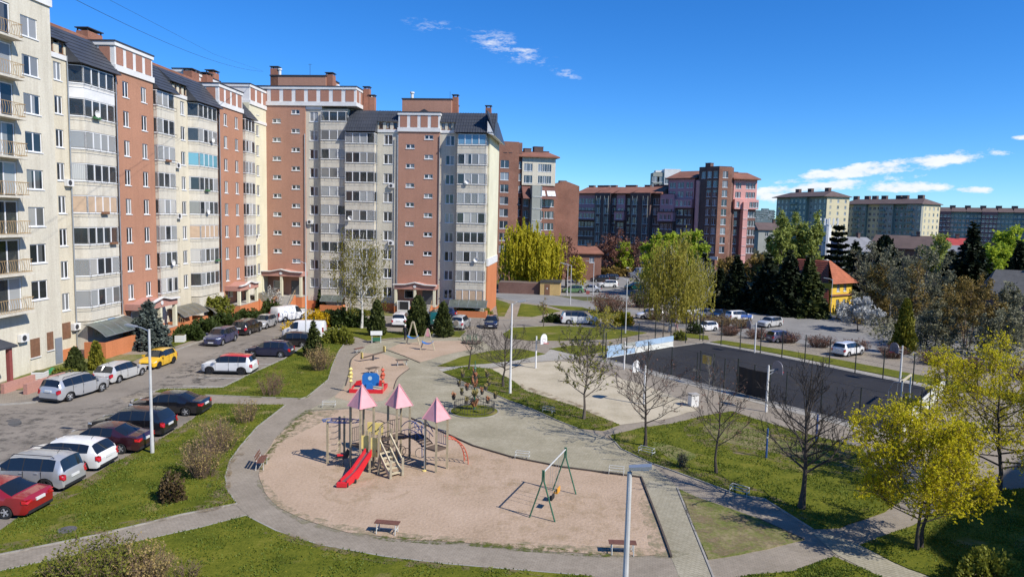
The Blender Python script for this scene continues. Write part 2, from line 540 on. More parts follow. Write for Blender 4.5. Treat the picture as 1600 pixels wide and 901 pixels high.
m_lot = M_ground('old_car_park_asphalt', [(0.3, (0.17, 0.165, 0.155)), (0.7, (0.30, 0.285, 0.26))], 0.2, 3.0, 0.95, 0.2, 40)
m_court = M_ground('dark_court_asphalt', [(0.3, (0.022, 0.022, 0.0235)), (0.7, (0.042, 0.041, 0.043))], 0.35, 6.0, 0.8, 0.2, 60)
m_plaza = M_paver('plaza_paver', [(0.30, (0.245, 0.218, 0.145)), (0.50, (0.330, 0.293, 0.205)), (0.72, (0.45, 0.405, 0.305))], 0.22, 0.11, 1.1, (0.13, 0.13, 0.07), 0.45)
m_path = M_paver('grey_paver_path', [(0.3, (0.215, 0.182, 0.138)), (0.7, (0.345, 0.295, 0.232))], 0.2, 0.10, 0.2, (0.12, 0.105, 0.085), 0.5, 0.2)
m_walk = M_paver('concrete_slab_walk', [(0.3, (0.25, 0.235, 0.20)), (0.7, (0.42, 0.39, 0.335))], 0.5, 0.5, 0.0, (0.15, 0.14, 0.11), 0.4, 0.3)
m_beige = M_paver('beige_paver_path', [(0.3, (0.25, 0.222, 0.150)), (0.7, (0.40, 0.365, 0.275))], 0.24, 0.12, -0.45, (0.12, 0.11, 0.07), 0.5, 0.7)
m_sandp = M_ground('pink_grit_sand', [(0.28, (0.27, 0.195, 0.125)), (0.48, (0.405, 0.298, 0.208)), (0.60, (0.455, 0.34, 0.245)), (0.78, (0.52, 0.41, 0.30))], 0.30, 7.0, 0.98, 1.0, 7,
                   speck=((0.17, 0.125, 0.09), 4.0, 0.09), spots=((0.37, 0.325, 0.215, 1), 0.28, 0.66), fmix=0.5)
m_sandb = M_ground('beige_court_sand', [(0.30, (0.30, 0.255, 0.170)), (0.55, (0.47, 0.41, 0.30)), (0.72, (0.53, 0.47, 0.355))], 0.35, 6.0, 0.98, 0.5, 22,
                   spots=((0.30, 0.27, 0.19, 1), 0.55, 0.66), fmix=0.4)
m_brickpave = M_paver('brick_paver_bay', [(0.3, (0.20, 0.15, 0.115)), (0.7, (0.33, 0.25, 0.20))], 0.2, 0.1, 0.0, (0.1, 0.08, 0.06), 0.5)
m_kerb = M('kerb_concrete', (0.30, 0.28, 0.245), 0.9, 0.18, 2.0, bmp=0.2)
m_kerbd = M('old_timber_edging', (0.085, 0.065, 0.05), 0.9, 0.25, 3.0)

def catmull(pts, step=0.6, closed=True):
    n = len(pts); out = []
    rng = range(n) if closed else range(n - 1)
    for i in rng:
        if closed: p0, p1, p2, p3 = pts[i - 1], pts[i], pts[(i + 1) % n], pts[(i + 2) % n]
        else: p0, p1, p2, p3 = pts[max(0, i - 1)], pts[i], pts[i + 1], pts[min(n - 1, i + 2)]
        k = max(2, min(30, int((p2 - p1).length / step)))
        for j in range(k):
            t = j / k
            out.append(0.5 * ((2 * p1) + (p2 - p0) * t + (2 * p0 - 5 * p1 + 4 * p2 - p3) * t * t + (3 * p1 - p0 - 3 * p2 + p3) * t ** 3))
    if not closed: out.append(pts[-1])
    return out
def dense(pts, step=0.6, closed=True):
    out = []; n = len(pts)
    for i in (range(n) if closed else range(n - 1)):
        a, b = pts[i], pts[(i + 1) % n]
        k = max(1, min(40, int((b - a).length / step)))
        out += [a + (b - a) * (j / k) for j in range(k)]
    if not closed: out.append(pts[-1])
    return out

rj = random.Random(5)
def sheet(name, pts, mat, dz, smooth=False, jitter=0.0, skirt=0.0, px=True, raw=False):
    w = [G(*p).xy for p in pts] if px else [Vector(p) if raw else SV(*p).xy for p in pts]
    if smooth: w = catmull(w)
    elif jitter: w = dense(w)
    if jitter: w = [p + Vector((rj.uniform(-1, 1), rj.uniform(-1, 1))) * jitter for p in w]
    bm = bmesh.new()
    f = bm.faces.new([bm.verts.new((p.x, p.y, 0)) for p in w])
    f.normal_update()
    if f.normal.z < 0: f.normal_flip()
    if skirt:
        es = list(bm.edges)
        r = bmesh.ops.extrude_edge_only(bm, edges=es)
        for g in r['geom']:
            if isinstance(g, bmesh.types.BMVert): g.co.z = -skirt
    ymin = min(p.y for p in w); ymax = max(p.y for p in w)
    for y in SLOPE_Y:
        if ymin < y < ymax:
            bmesh.ops.bisect_plane(bm, geom=bm.verts[:] + bm.edges[:] + bm.faces[:], plane_co=(0, y, 0), plane_no=(0, 1, 0))
    bmesh.ops.triangulate(bm, faces=bm.faces[:], quad_method='BEAUTY', ngon_method='EAR_CLIP')
    for v in bm.verts: v.co.z += gz(v.co.x, v.co.y) + dz
    me = bpy.data.meshes.new(name); bm.to_mesh(me); bm.free()
    me.materials.append(mat)
    return tag(ob(name, me), kind='structure')

def kerb(pts, w=0.10, h=0.10, dz=0.0, mat=None, px=True, smooth=False, closed=False, name='kerb'):
    p = [G(*q).xy for q in pts] if px else [SV(*q).xy for q in pts]
    p = catmull(p, 0.8, closed) if smooth else dense(p, 1.0, closed)
    if closed: p.append(p[0])
    mb = MB(mat or m_kerb)
    vs = []; n = len(p)
    for i, q in enumerate(p):
        d = (p[min(n - 1, i + 1)] - p[max(0, i - 1)])
        if d.length < 1e-6: d = Vector((1, 0))
        d.normalize(); nrm = Vector((-d.y, d.x)) * w / 2
        z = gz(q.x, q.y) + dz
        vs += [(q.x - nrm.x, q.y - nrm.y, z - .05), (q.x - nrm.x, q.y - nrm.y, z + h), (q.x + nrm.x, q.y + nrm.y, z + h), (q.x + nrm.x, q.y + nrm.y, z - .05)]
    fs = []
    for i in range(n - 1):
        a = 4 * i; b = a + 4
        fs += [(a + 1, a, b, b + 1), (a + 2, a + 1, b + 1, b + 2), (a + 3, a + 2, b + 2, b + 3)]
    fs += [(0, 1, 2, 3), (4 * n - 1, 4 * n - 2, 4 * n - 3, 4 * n - 4)]
    mb.add(vs, fs)
    return struct(name, mb)

# base terrain, out to the horizon
sheet('ground', [(-2500, -300), (2500, -300), (2500, 3500), (-2500, 3500)], m_soil, -0.03, px=False, raw=True)
# paved floor of the courtyard under everything
sheet('courtyard_pavement', [(-60, 6), (45, 6), (45, 20), (60, 60), (52, 92), (30, 125), (-36, 125), (-45, 100)], m_path, 0.0, px=False, raw=True)
# street and car park along the long wing, then past the facing wing to the right
sheet('asphalt_road', [(-35.5, 14), (-20.2, 14), (-20.2, 43.6), (-20.4, 47.3), (-22.5, 47.6), (-26.3, 47.4), (-27.4, 48.6), (-27.0, 49.9), (-24.5, 50.6), (-20.9, 51.0), (-19.9, 53.5),
       (-19.6, 60), (-19.5, 67), (-18.6, 76), (-17.0, 80), (-14.0, 82.5), (-4.0, 82.0), (-1.2, 78), (0.3, 78.5), (1.5, 81.5), (14, 82.5), (20, 83), (19.5, 88.5), (8, 88.5), (0, 89), (-9, 91.5), (-24, 94.0),
       (-29.6, 93.5), (-30.4, 80), (-31.4, 66), (-31.7, 51), (-34.7, 47)], m_asph, 0.006, px=False)
sheet('car_park', [(18, 82.6), (22, 76), (31, 66), (41, 56), (48, 50), (62, 62), (54, 88), (38, 99), (22, 100)], m_lot, 0.008, px=False)
sheet('back_car_park', [(870, 462), (935, 464), (1010, 476), (1075, 470), (1075, 428), (1010, 424), (940, 426), (878, 430)], m_lot, 0.006)
sheet('back_road', [(764, 462), (800, 470), (868, 478), (930, 487), (1000, 492), (1005, 486), (935, 474), (868, 462), (764, 448)], m_lot, 0.009)
# curved grey path round the playground
sheet('curved_path', [(560, 524), (546, 536), (528, 552), (518, 576), (514, 594), (484, 619), (450, 635), (402, 668), (376, 698), (360, 720), (352, 745), (355, 767), (370, 790), (400, 815),
       (440, 832), (500, 850), (600, 868), (700, 880), (820, 890), (905, 897), (980, 907), (1070, 915), (1050, 872), (943, 869), (812, 859), (740, 850), (620, 843), (540, 832), (480, 815), (436, 795), (411, 767),
       (403, 742), (412, 708), (454, 660), (482, 641), (520, 622), (545, 600), (548, 570), (562, 552), (580, 540)], m_path, 0.010)
# pale plaza
sheet('plaza', [(482, 641), (530, 614), (546, 585), (548, 560), (572, 540), (600, 529), (680, 524), (740, 524), (772, 546), (722, 557), (684, 573), (696, 584), (746, 605), (795, 627), (831, 640), (873, 659),
       (951, 684), (1020, 727), (1064, 765), (1117, 905), (1062, 905), (1003, 746), (879, 730), (798, 714), (740, 697), (640, 652), (560, 636)], m_plaza, 0.014)
sheet('beige_path', [(1003, 746), (1058, 762), (1118, 910), (1066, 910), (1049, 872)], m_beige, 0.018)
sheet('beige_path', [(1268, 832), (1306, 866), (1384, 905), (1470, 908), (1394, 878), (1345, 851), (1300, 836)], m_beige, 0.018)
sheet('stone_walk', [(684, 577), (712, 571), (768, 568), (812, 562), (852, 553), (864, 542), (884, 544), (908, 560), (868, 563), (812, 567), (768, 574), (700, 583)], m_walk, 0.020)
# sand areas
sheet('playground_sand', [(484, 643), (454, 662), (428, 688), (412, 712), (404, 742), (412, 768), (438, 794), (482, 814), (542, 831), (622, 842), (742, 849), (814, 858), (943, 867), (1047, 869),
       (1032, 825), (1001, 747), (879, 731), (798, 715), (740, 698), (690, 676), (640, 654), (560, 638)], m_sandp, 0.022, jitter=0.05)
sheet('small_play_sand', [(562, 551), (550, 562), (547, 582), (540, 603), (522, 621), (560, 630), (600, 626), (615, 608), (622, 590), (640, 576), (628, 563), (600, 553)], m_sandp, 0.022, jitter=0.06)
sheet('swing_sand', [(606, 545), (636, 558), (658, 566), (700, 553), (742, 545), (720, 532), (670, 533), (625, 537)], m_sandp, 0.023, jitter=0.08)
sheet('sand_court', [(768, 577), (812, 568), (868, 564), (905, 566), (930, 580), (1000, 600), (1062, 622), (1092, 640), (1040, 655), (968, 664), (900, 637), (822, 611)], m_sandb, 0.020, jitter=0.08)
court_px = [(946, 560), (1098, 536), (1476, 612), (1408, 679)]
court_pts = [tuple(G(*q).xy) for q in court_px]
sheet('sports_court', court_pts, m_court, 0.024, px=False, raw=True)
# paved edge walks of the court
CA, CB, CC, CD = [Vector(p) for p in court_pts]        # near-left, far-left, far-right, near-right
cx_ = (CB - CA).normalized(); cy_ = (CD - CA).normalized()
for P1, P2, sg in ((CA, CD, -1), (CB, CC, 1)):
    sheet('court_walk', [tuple(P1 + cx_ * .06 * sg), tuple(P1 + cx_ * 1.4 * sg), tuple(P2 + cx_ * 1.4 * sg), tuple(P2 + cx_ * .06 * sg)], m_walk, 0.020, px=False, raw=True)

# lawns
LAWNS = [
 ('lawn', [(0, 829), (75, 780), (136, 748), (180, 722), (230, 700), (300, 656), (334, 631), (446, 633), (402, 667), (376, 697), (360, 719), (352, 745), (355, 766), (370, 786), (282, 804), (212, 821), (135, 839), (0, 866), (-40, 874), (-40, 852)], m_grass, 0.05),
 ('lawn', [(238, 612), (252, 608), (348, 606), (384, 588), (420, 572), (444, 561), (460, 550), (476, 540), (500, 524), (516, 514), (546, 527), (528, 551), (518, 575), (513, 593), (480, 620), (470, 623), (420, 621), (320, 617)], m_grass, 0.05),
 ('lawn', [(209, 624), (236, 622), (268, 625), (236, 632), (214, 631)], m_grass, 0.05),
 ('lawn', [(522, 516), (546, 511), (576, 513), (604, 519), (728, 517), (718, 527), (680, 525), (608, 528), (574, 532), (548, 524)], m_grass, 0.05),
 ('lawn', [(-120, 925), (0, 893), (50, 882), (220, 845), (312, 825), (384, 806), (432, 830), (500, 852), (600, 870), (700, 882), (820, 892), (905, 899), (1000, 915), (1000, 1100), (-300, 1100)], m_grass, 0.05),
 ('lawn', [(1110, 915), (1163, 901), (1242, 892), (1304, 870), (1390, 908), (1390, 1000), (1110, 1000)], m_grass, 0.05),
 ('lawn', [(1061, 764), (1091, 778), (1187, 811), (1256, 843), (1180, 862), (1105, 874)], m_dry, 0.04),
 ('lawn', [(952, 681), (1000, 669), (1050, 662), (1100, 650), (1143, 643), (1200, 661), (1280, 683), (1345, 699), (1378, 740), (1430, 765), (1383, 800), (1311, 824), (1270, 826), (1194, 779), (1153, 773), (1050, 735), (1018, 724), (970, 701)], m_grass, 0.05),
 ('lawn', [(1345, 851), (1428, 821), (1455, 804), (1520, 770), (1640, 760), (1800, 800), (1800, 960), (1480, 912), (1394, 878)], m_grass, 0.05),
 ('lawn', [(692, 581), (732, 572), (768, 577), (801, 595), (822, 611), (900, 636), (968, 664), (943, 673), (902, 669), (873, 658), (831, 639), (795, 626), (772, 615), (746, 605)], m_grass, 0.05),
 ('lawn', [(684, 572), (721, 558), (768, 548), (812, 545), (852, 553), (812, 562), (768, 567), (706, 573)], m_grass, 0.05),
 ('lawn', [(786, 521), (800, 512), (872, 509), (952, 513), (1010, 520), (976, 527), (952, 530), (880, 532), (826, 532), (790, 528)], m_grass, 0.05),
 ('lawn', [(814, 474), (844, 478), (876, 486), (832, 495), (808, 494)], m_grass, 0.05),
 ('lawn', [(774, 467), (798, 475), (788, 494), (778, 494)], m_grass, 0.05),
 ('lawn', [(856, 477), (910, 480), (930, 486), (880, 484)], m_grass, 0.05),
 ('lawn', [(858, 545), (892, 540), (948, 540), (948, 549), (905, 556)], m_grass, 0.05),
 ('lawn', [(920, 484), (985, 488), (985, 498), (925, 497)], m_grass, 0.05),
 ('lawn', [(1060, 519), (1106, 525), (1108, 531), (1060, 526)], m_grass, 0.05),
]
for nm, pts, mt, dz in LAWNS:
    sheet(nm, pts, mt, dz, jitter=0.05, skirt=0.10)
sheet('lawn', [tuple(CB + cx_ * 1.5), tuple(CB + cx_ * 4.3), tuple(CC + cx_ * 4.6 + cy_ * 6), tuple(CC + cx_ * 1.5 + cy_ * 6)], m_grass, 0.05, px=False, raw=True, jitter=0.06, skirt=0.1)
sheet('worn_patch', [(1098, 668), (1150, 660), (1210, 684), (1290, 706), (1280, 722), (1200, 706), (1130, 690)], m_dry, 0.056, smooth=True, jitter=0.12)
sheet('worn_patch', [(1020, 690), (1060, 700), (1090, 716), (1060, 722), (1030, 706)], m_dry, 0.056, smooth=True, jitter=0.12)
# spilt, trodden and mossy patches that break up the clean edges
pm_tan = M_patch('spilt_tan_sand', (0.40, 0.30, 0.17), 1.1, .54, .30); pm_grn = M_patch('mossy_grit', (0.27, 0.25, 0.15), 2.2, .50, .6)
pm_soil = M_patch('trodden_soil', (0.25, 0.19, 0.115), 1.3, .53, .85); pm_weed = M_patch('edge_weeds', (0.10, 0.125, 0.02), 2.2, .52, .9); pm_dark = M_patch('tyre_grime', (0.085, 0.08, 0.075), 1.2, .55, .6)
for mt, dz, pts in ((pm_tan, .027, [(800, 750), (880, 760), (985, 790), (985, 840), (880, 850), (780, 835)]), (pm_tan, .0275, [(520, 700), (600, 690), (660, 720), (640, 770), (560, 790), (500, 770)]), (pm_tan, .0278, [(690, 710), (790, 720), (800, 760), (690, 770)]),
                    (pm_grn, .028, [(410, 750), (445, 785), (545, 822), (740, 842), (740, 852), (540, 836), (436, 798), (403, 760)]), (pm_grn, .028, [(800, 848), (1046, 858), (1048, 872), (800, 861)]), (pm_grn, .0285, [(452, 660), (484, 640), (530, 640), (500, 662), (440, 690), (414, 715)]), (pm_grn, .0287, [(1010, 770), (1034, 830), (1046, 868), (1020, 860), (1000, 790)]),
                    (pm_weed, .029, [(405, 735), (414, 708), (454, 660), (482, 640), (490, 646), (462, 668), (424, 712), (411, 738)]), (pm_weed, .029, [(600, 838), (740, 846), (943, 864), (943, 872), (740, 853), (600, 846)]),
                    (pm_soil, .058, [(330, 745), (352, 720), (378, 700), (384, 706), (364, 728), (358, 768), (372, 788), (320, 796)]), (pm_soil, .058, [(950, 684), (1020, 722), (1150, 768), (1194, 776), (1270, 822), (1262, 808), (1180, 764), (1050, 722), (985, 694)]), (pm_soil, .0585, [(1090, 655), (1210, 668), (1330, 704), (1330, 740), (1200, 720), (1080, 690)]),
                    (pm_soil, .0587, [(430, 831), (600, 872), (820, 894), (820, 901), (600, 880), (420, 838)]), (pm_soil, .0585, [(0, 868), (200, 826), (370, 789), (360, 780), (200, 816), (0, 852)]), (pm_soil, .059, [(760, 580), (830, 606), (900, 630), (960, 660), (930, 668), (850, 640), (780, 612)]), (pm_soil, .0592, [(80, 778), (180, 724), (300, 658), (310, 664), (190, 732), (90, 790)]),
                    (pm_soil, .05, [(1070, 775), (1180, 815), (1245, 842), (1180, 856), (1110, 866)]),
                    (pm_dark, .010, [(0, 640), (120, 640), (240, 600), (300, 560), (330, 590), (240, 650), (120, 700), (0, 740)]), (pm_dark, .0102, [(300, 570), (400, 530), (440, 540), (380, 580), (310, 600)]), (pm_dark, .028, [(1000, 560), (1150, 560), (1350, 600), (1380, 650), (1200, 630), (1050, 590)])):
    sheet('worn_patch', pts, mt, dz, smooth=True, jitter=0.1)
# planted beds along the houses
sheet('lawn', [(-38.6, 50.5), (-33.2, 51.2), (-33.0, 63.5), (-39.5, 63.5)], m_dry, 0.03, px=False, jitter=0.06)
sheet('lawn', [(-38.0, 66.5), (-32.6, 67.0), (-31.8, 84.0), (-36.8, 84.0)], m_grass, 0.03, px=False, jitter=0.06)
sheet('lawn', [(-26.0, 96.0), (-11.5, 94.8), (-11.2, 98.5), (-26, 99.4)], m_dry, 0.03, px=False, jitter=0.06)
sheet('lawn', [(-7.5, 94.0), (-2.6, 94.0), (-2.6, 98.6), (-7.5, 98.6)], m_grass, 0.03, px=False, jitter=0.06)
# shaded tarmac of the drive at the far right
sheet('service_drive', [(18.5, 26), (21, 33.5), (25, 36), (38, 43), (60, 50), (60, 10), (20, 10)], m_asph, 0.012, px=False, raw=True)

# kerbs
kerb([(209, 625), (206, 628), (210, 632), (222, 636)], 0.14, 0.11, smooth=True)
kerb([(238, 613), (252, 608), (348, 606), (384, 588), (444, 561), (476, 540), (516, 514)], 0.14, 0.09)
kerb([(0, 633), (55, 629), (78, 621)], 0.14, 0.10, smooth=True)
kerb([(-31.9, 51), (-31.5, 66), (-30.5, 80), (-29.7, 93)], 0.14, 0.10, px=False)
kerb([(-24, 94.2), (-9, 91.7), (0, 89.2), (8, 88.7), (19, 88.7)], 0.14, 0.10, px=False)
kerb([(522, 516), (546, 511), (576, 513), (604, 519)], 0.12, 0.09)
kerb([(786, 521), (800, 512), (872, 509), (952, 513)], 0.12, 0.09)
kerb([(0, 893), (50, 882), (220, 845), (312, 825), (384, 806), (432, 830), (500, 852), (600, 870), (700, 882), (820, 892), (905, 899)], 0.07, 0.055)
kerb([(446, 633), (402, 667), (376, 697), (360, 719), (352, 745), (355, 766), (370, 787), (282, 804.5), (212, 821.5), (135, 839.5), (0, 866.5)], 0.07, 0.055)
kerb([(546, 527), (528, 551), (518, 575), (513, 593), (480, 620), (470, 623), (420, 621), (320, 617)], 0.07, 0.055)
kerb([(952, 681), (970, 701), (1018, 724), (1050, 735), (1153, 773), (1194, 779.5), (1270, 827)], 0.07, 0.055)
kerb([(1058, 762), (1118, 910)], 0.08, 0.05)
kerb([(1187, 811), (1256, 843)], 0.07, 0.055, mat=m_kerbd)
kerb([(746, 605), (795, 626), (831, 639), (873, 658), (902, 669)], 0.07, 0.055)
kerb([(945, 560), (1098, 535.5), (1477, 612)], 0.12, 0.06)
kerb([(945, 560.5), (1408, 680)], 0.12, 0.06)
# timber edging of the sand
kerb([(640, 653), (690, 675), (740, 697.5), (798, 714.5), (879, 730.5), (1002, 746.5), (1032, 824), (1049, 871)], 0.08, 0.10, mat=m_kerbd, name='sand_edging')
kerb([(562, 551), (549, 562), (546, 582), (540, 603)], 0.07, 0.08, mat=m_kerbd, name='sand_edging', smooth=True)
kerb([(640, 576), (622, 590), (615, 608)], 0.06, 0.06, mat=m_kerbd, name='sand_edging', smooth=True)
kerb([(574, 536), (610, 530), (650, 527)], 0.06, 0.08, mat=m_kerbd, name='sand_edging', smooth=True)
kerb([(601, 546), (630, 556), (656, 567)], 0.06, 0.06, mat=m_kerbd, name='sand_edging')
# painted bay lines
m_line = M('worn_road_paint', (0.48, 0.47, 0.44), 0.8, 0.35, 4)
for yb in (52.0, 54.6, 57.2, 59.8, 62.4):
    q0, q1 = SV(-24.6, yb), SV(-20.2, yb); mbl = MB(m_line); mbl.box(q0.x, q0.y, 0.010, q1.x, q0.y + 0.09, 0.0125)
    struct('bay_marking', mbl)
m_patch = M('asphalt_patch', (0.10, 0.097, 0.092), 0.95, 0.25, 2)
sheet('asphalt_patch', [(30, 655), (16, 658), (12, 663), (22, 666), (34, 662)], m_patch, 0.010, smooth=True)
mm = MB(M('cast_iron', (0.10, 0.095, 0.09), 0.7, 0.3, 9)); mm.lathe([(0.36, 0.0), (0.36, 0.015), (0.30, 0.018), (0.0, 0.018)], 18)
for q in ((21, 656.5), (105, 829)):
    o = struct('manhole_cover', mm); o.location = G(*q, 0.01 if q[0] < 50 else 0.055)
mbs = MB(M('hill_forest', (0.055, 0.075, 0.06), 1.0, 0.25, 0.02))
pts = []
rh = random.Random(3)
xs = [-2400 + 60 * i for i in range(81)]
for x in xs: pts.append((x, 2300 + 40 * sin(x * .004), 16 + 9 * sin(x * 0.0031) + 6 * sin(x * 0.011 + 1) + rh.uniform(-2, 2)))
n = len(xs)
mbs.add([(p[0], p[1] - 260, -1.5) for p in pts] + [(p[0], p[1] - 90, p[2] * .7) for p in pts] + [(p[0], p[1], p[2]) for p in pts] + [(p[0], p[1] + 260, -1.5) for p in pts],
        [(r * n + i, r * n + i + 1, (r + 1) * n + i + 1, (r + 1) * n + i) for r in range(3) for i in range(n - 1)])
struct('hills', mbs, smooth=60)
# ---------------------------------------------------------------- facade kit (local x along the facade, -y outwards)
rb = random.Random(11)
def wall_cells(mb, x0, x1, z0, z1, y, ops, depth=0.18, back=None):
    X = sorted({x0, x1, *[o[0] for o in ops], *[o[1] for o in ops]})
    Z = sorted({z0, z1, *[o[2] for o in ops], *[o[3] for o in ops]})
    X = [x for x in X if x0 - 1e-6 <= x <= x1 + 1e-6]; Z = [z for z in Z if z0 - 1e-6 <= z <= z1 + 1e-6]
    for j in range(len(Z) - 1):
        zc = (Z[j] + Z[j + 1]) / 2
        run = None
        for i in range(len(X) - 1):
            xc = (X[i] + X[i + 1]) / 2
            hole = any(o[0] < xc < o[1] and o[2] < zc < o[3] for o in ops)
            if not hole:
                if run is None: run = X[i]
            if (hole or i == len(X) - 2) and run is not None:
                xe = X[i] if hole else X[i + 1]
                mb.quad((run, y, Z[j]), (xe, y, Z[j]), (xe, y, Z[j + 1]), (run, y, Z[j + 1]))
                run = None
    for o in ops:
        a, b, c, d = o[:4]; dp = o[4] if len(o) > 4 else depth
        mb.quad((a, y, c), (a, y + dp, c), (b, y + dp, c), (b, y, c))
        mb.quad((a, y, d), (b, y, d), (b, y + dp, d), (a, y + dp, d))
        mb.quad((a, y, c), (a, y, d), (a, y + dp, d), (a, y + dp, c))
        mb.quad((b, y, c), (b, y + dp, c), (b, y + dp, d), (b, y, d))
        if len(o) > 5:
            cur = mb.cur; mb.mat(o[5]); mb.quad((a, y + dp, c), (b, y + dp, c), (b, y + dp, d), (a, y + dp, d)); mb.cur = cur

def section(par, x0, x1, z0, z1, y, ops, mat, yb=3.0, name='wall_section', label=None, depth=0.18):
    mb = MB(mat)
    wall_cells(mb, x0, x1, z0, z1, y, ops, depth)
    mb.quad((x0, yb, z0), (x0, y, z0), (x0, y, z1), (x0, yb, z1))
    mb.quad((x1, y, z0), (x1, yb, z0), (x1, yb, z1), (x1, y, z1))
    mb.quad((x0, y, z1), (x1, y, z1), (x1, yb, z1), (x0, yb, z1))
    o = mb.build(name, par)
    if label: o['label'] = label
    return o

WCACHE = {}
def pane_mesh(w, h, mat):
    k = ('pane', round(w, 3), round(h, 3), mat.name)
    if k not in WCACHE:
        mb = MB(mat); mb.box(-w / 2, -0.008, -h / 2, w / 2, 0.008, h / 2); WCACHE[k] = mb.mesh('pane')
    return WCACHE[k]
def window(par, x, y, z, w, h, n=2, mat=None, glass=None, single=False, name='window'):
    mat = mat or m_upvc; glass = glass or m_glass
    k = ('win', round(w, 3), round(h, 3), n, mat.name, single, glass.name if single else '')
    if k not in WCACHE:
        mb = MB(mat); t = 0.045 if single else 0.08; ya, yb = 0.07, 0.13
        mb.box(-w / 2, ya, -h / 2, -w / 2 + t, yb, h / 2); mb.box(w / 2 - t, ya, -h / 2, w / 2, yb, h / 2)
        mb.box(-w / 2 + t, ya, h / 2 - t, w / 2 - t, yb, h / 2); mb.box(-w / 2 + t, ya, -h / 2, w / 2 - t, yb, -h / 2 + t)
        for i in range(1, n):
            xm = -w / 2 + w * i / n
            mb.box(xm - t * .8, ya + .004, -h / 2 + t, xm + t * .8, yb - .004, h / 2 - t)
        mb.box(-w / 2 - .06, -0.06, -h / 2 - .07, w / 2 + .06, ya - .002, -h / 2 + .001)
        if single:
            mb.mat(glass); mb.quad((-w / 2 + .02, .10, -h / 2 + .02), (w / 2 - .02, .10, -h / 2 + .02), (w / 2 - .02, .10, h / 2 - .02), (-w / 2 + .02, .10, h / 2 - .02))
        WCACHE[k] = mb.mesh('window')
    o = ob(name, WCACHE[k], par, (x, y, z))
    if not single:
        pw = w / n
        for i in range(n):
            ob('pane', pane_mesh(pw - .1, h - .12, glass), o, (-w / 2 + pw * (i + .5), 0.10, 0))
    return o
def wop(x, z, w, h): return (x - w / 2, x + w / 2, z - h / 2, z + h / 2)

def offset_plan(plan, t):
    n = len(plan); out = []
    segs = []
    for i in range(n - 1):
        d = (Vector(plan[i + 1]) - Vector(plan[i])).normalized(); segs.append(Vector((-d.y, d.x)))
    for i in range(n):
        if i == 0: m = segs[0]
        elif i == n - 1: m = segs[-1]
        else:
            m = (segs[i - 1] + segs[i]).normalized(); m = m / max(0.3, m.dot(segs[i]))
        out.append((plan[i][0] + m.x * t, plan[i][1] + m.y * t))
    return out
def ribbon(mb, plan, t, z0, z1):
    q = offset_plan(plan, t); n = len(plan)
    vs = []
    for i in range(n):
        vs += [(*plan[i], z0), (*plan[i], z1), (*q[i], z1), (*q[i], z0)]
    fs = []
    for i in range(n - 1):
        a = 4 * i; b = a + 4
        fs += [(a, b, b + 1, a + 1), (a + 1, b + 1, b + 2, a + 2), (a + 2, b + 2, b + 3, a + 3), (a + 3, b + 3, b, a)]
    fs += [(0, 1, 2, 3), (4 * n - 4, 4 * n - 1, 4 * n - 2, 4 * n - 3)]
    mb.add(vs, fs)

m_bal_glass = [M_clear('balcony_glass_clear', 0.25, (0.06, 0.07, 0.075)), M_clear('balcony_glass_pale', 0.40, (0.42, 0.43, 0.42)), M_glass('balcony_pane', (0.03, 0.034, 0.038), (0.62, 0.60, 0.55), None, 0.55)]
m_blind = M('beige_roller_blind', (0.50, 0.36, 0.24), 0.7, 0.1, 2)
m_teal = M_glass('teal_tinted_pane', (0.10, 0.28, 0.34), (0.25, 0.5, 0.58), (0.12, 0.34, 0.42), 0.7)
m_bluepane = M_glass('sky_blue_pane', (0.10, 0.22, 0.32), (0.2, 0.36, 0.5), (0.12, 0.28, 0.42), 0.7)
m_wood = M('brown_wood_frame', (0.20, 0.10, 0.055), 0.6, 0.2, 4)
m_rail = M('grey_steel_rail', (0.16, 0.15, 0.13), 0.6, 0.2, 3)
m_gold = M('ochre_painted_railing', (0.40, 0.27, 0.13), 0.6, 0.15, 3)

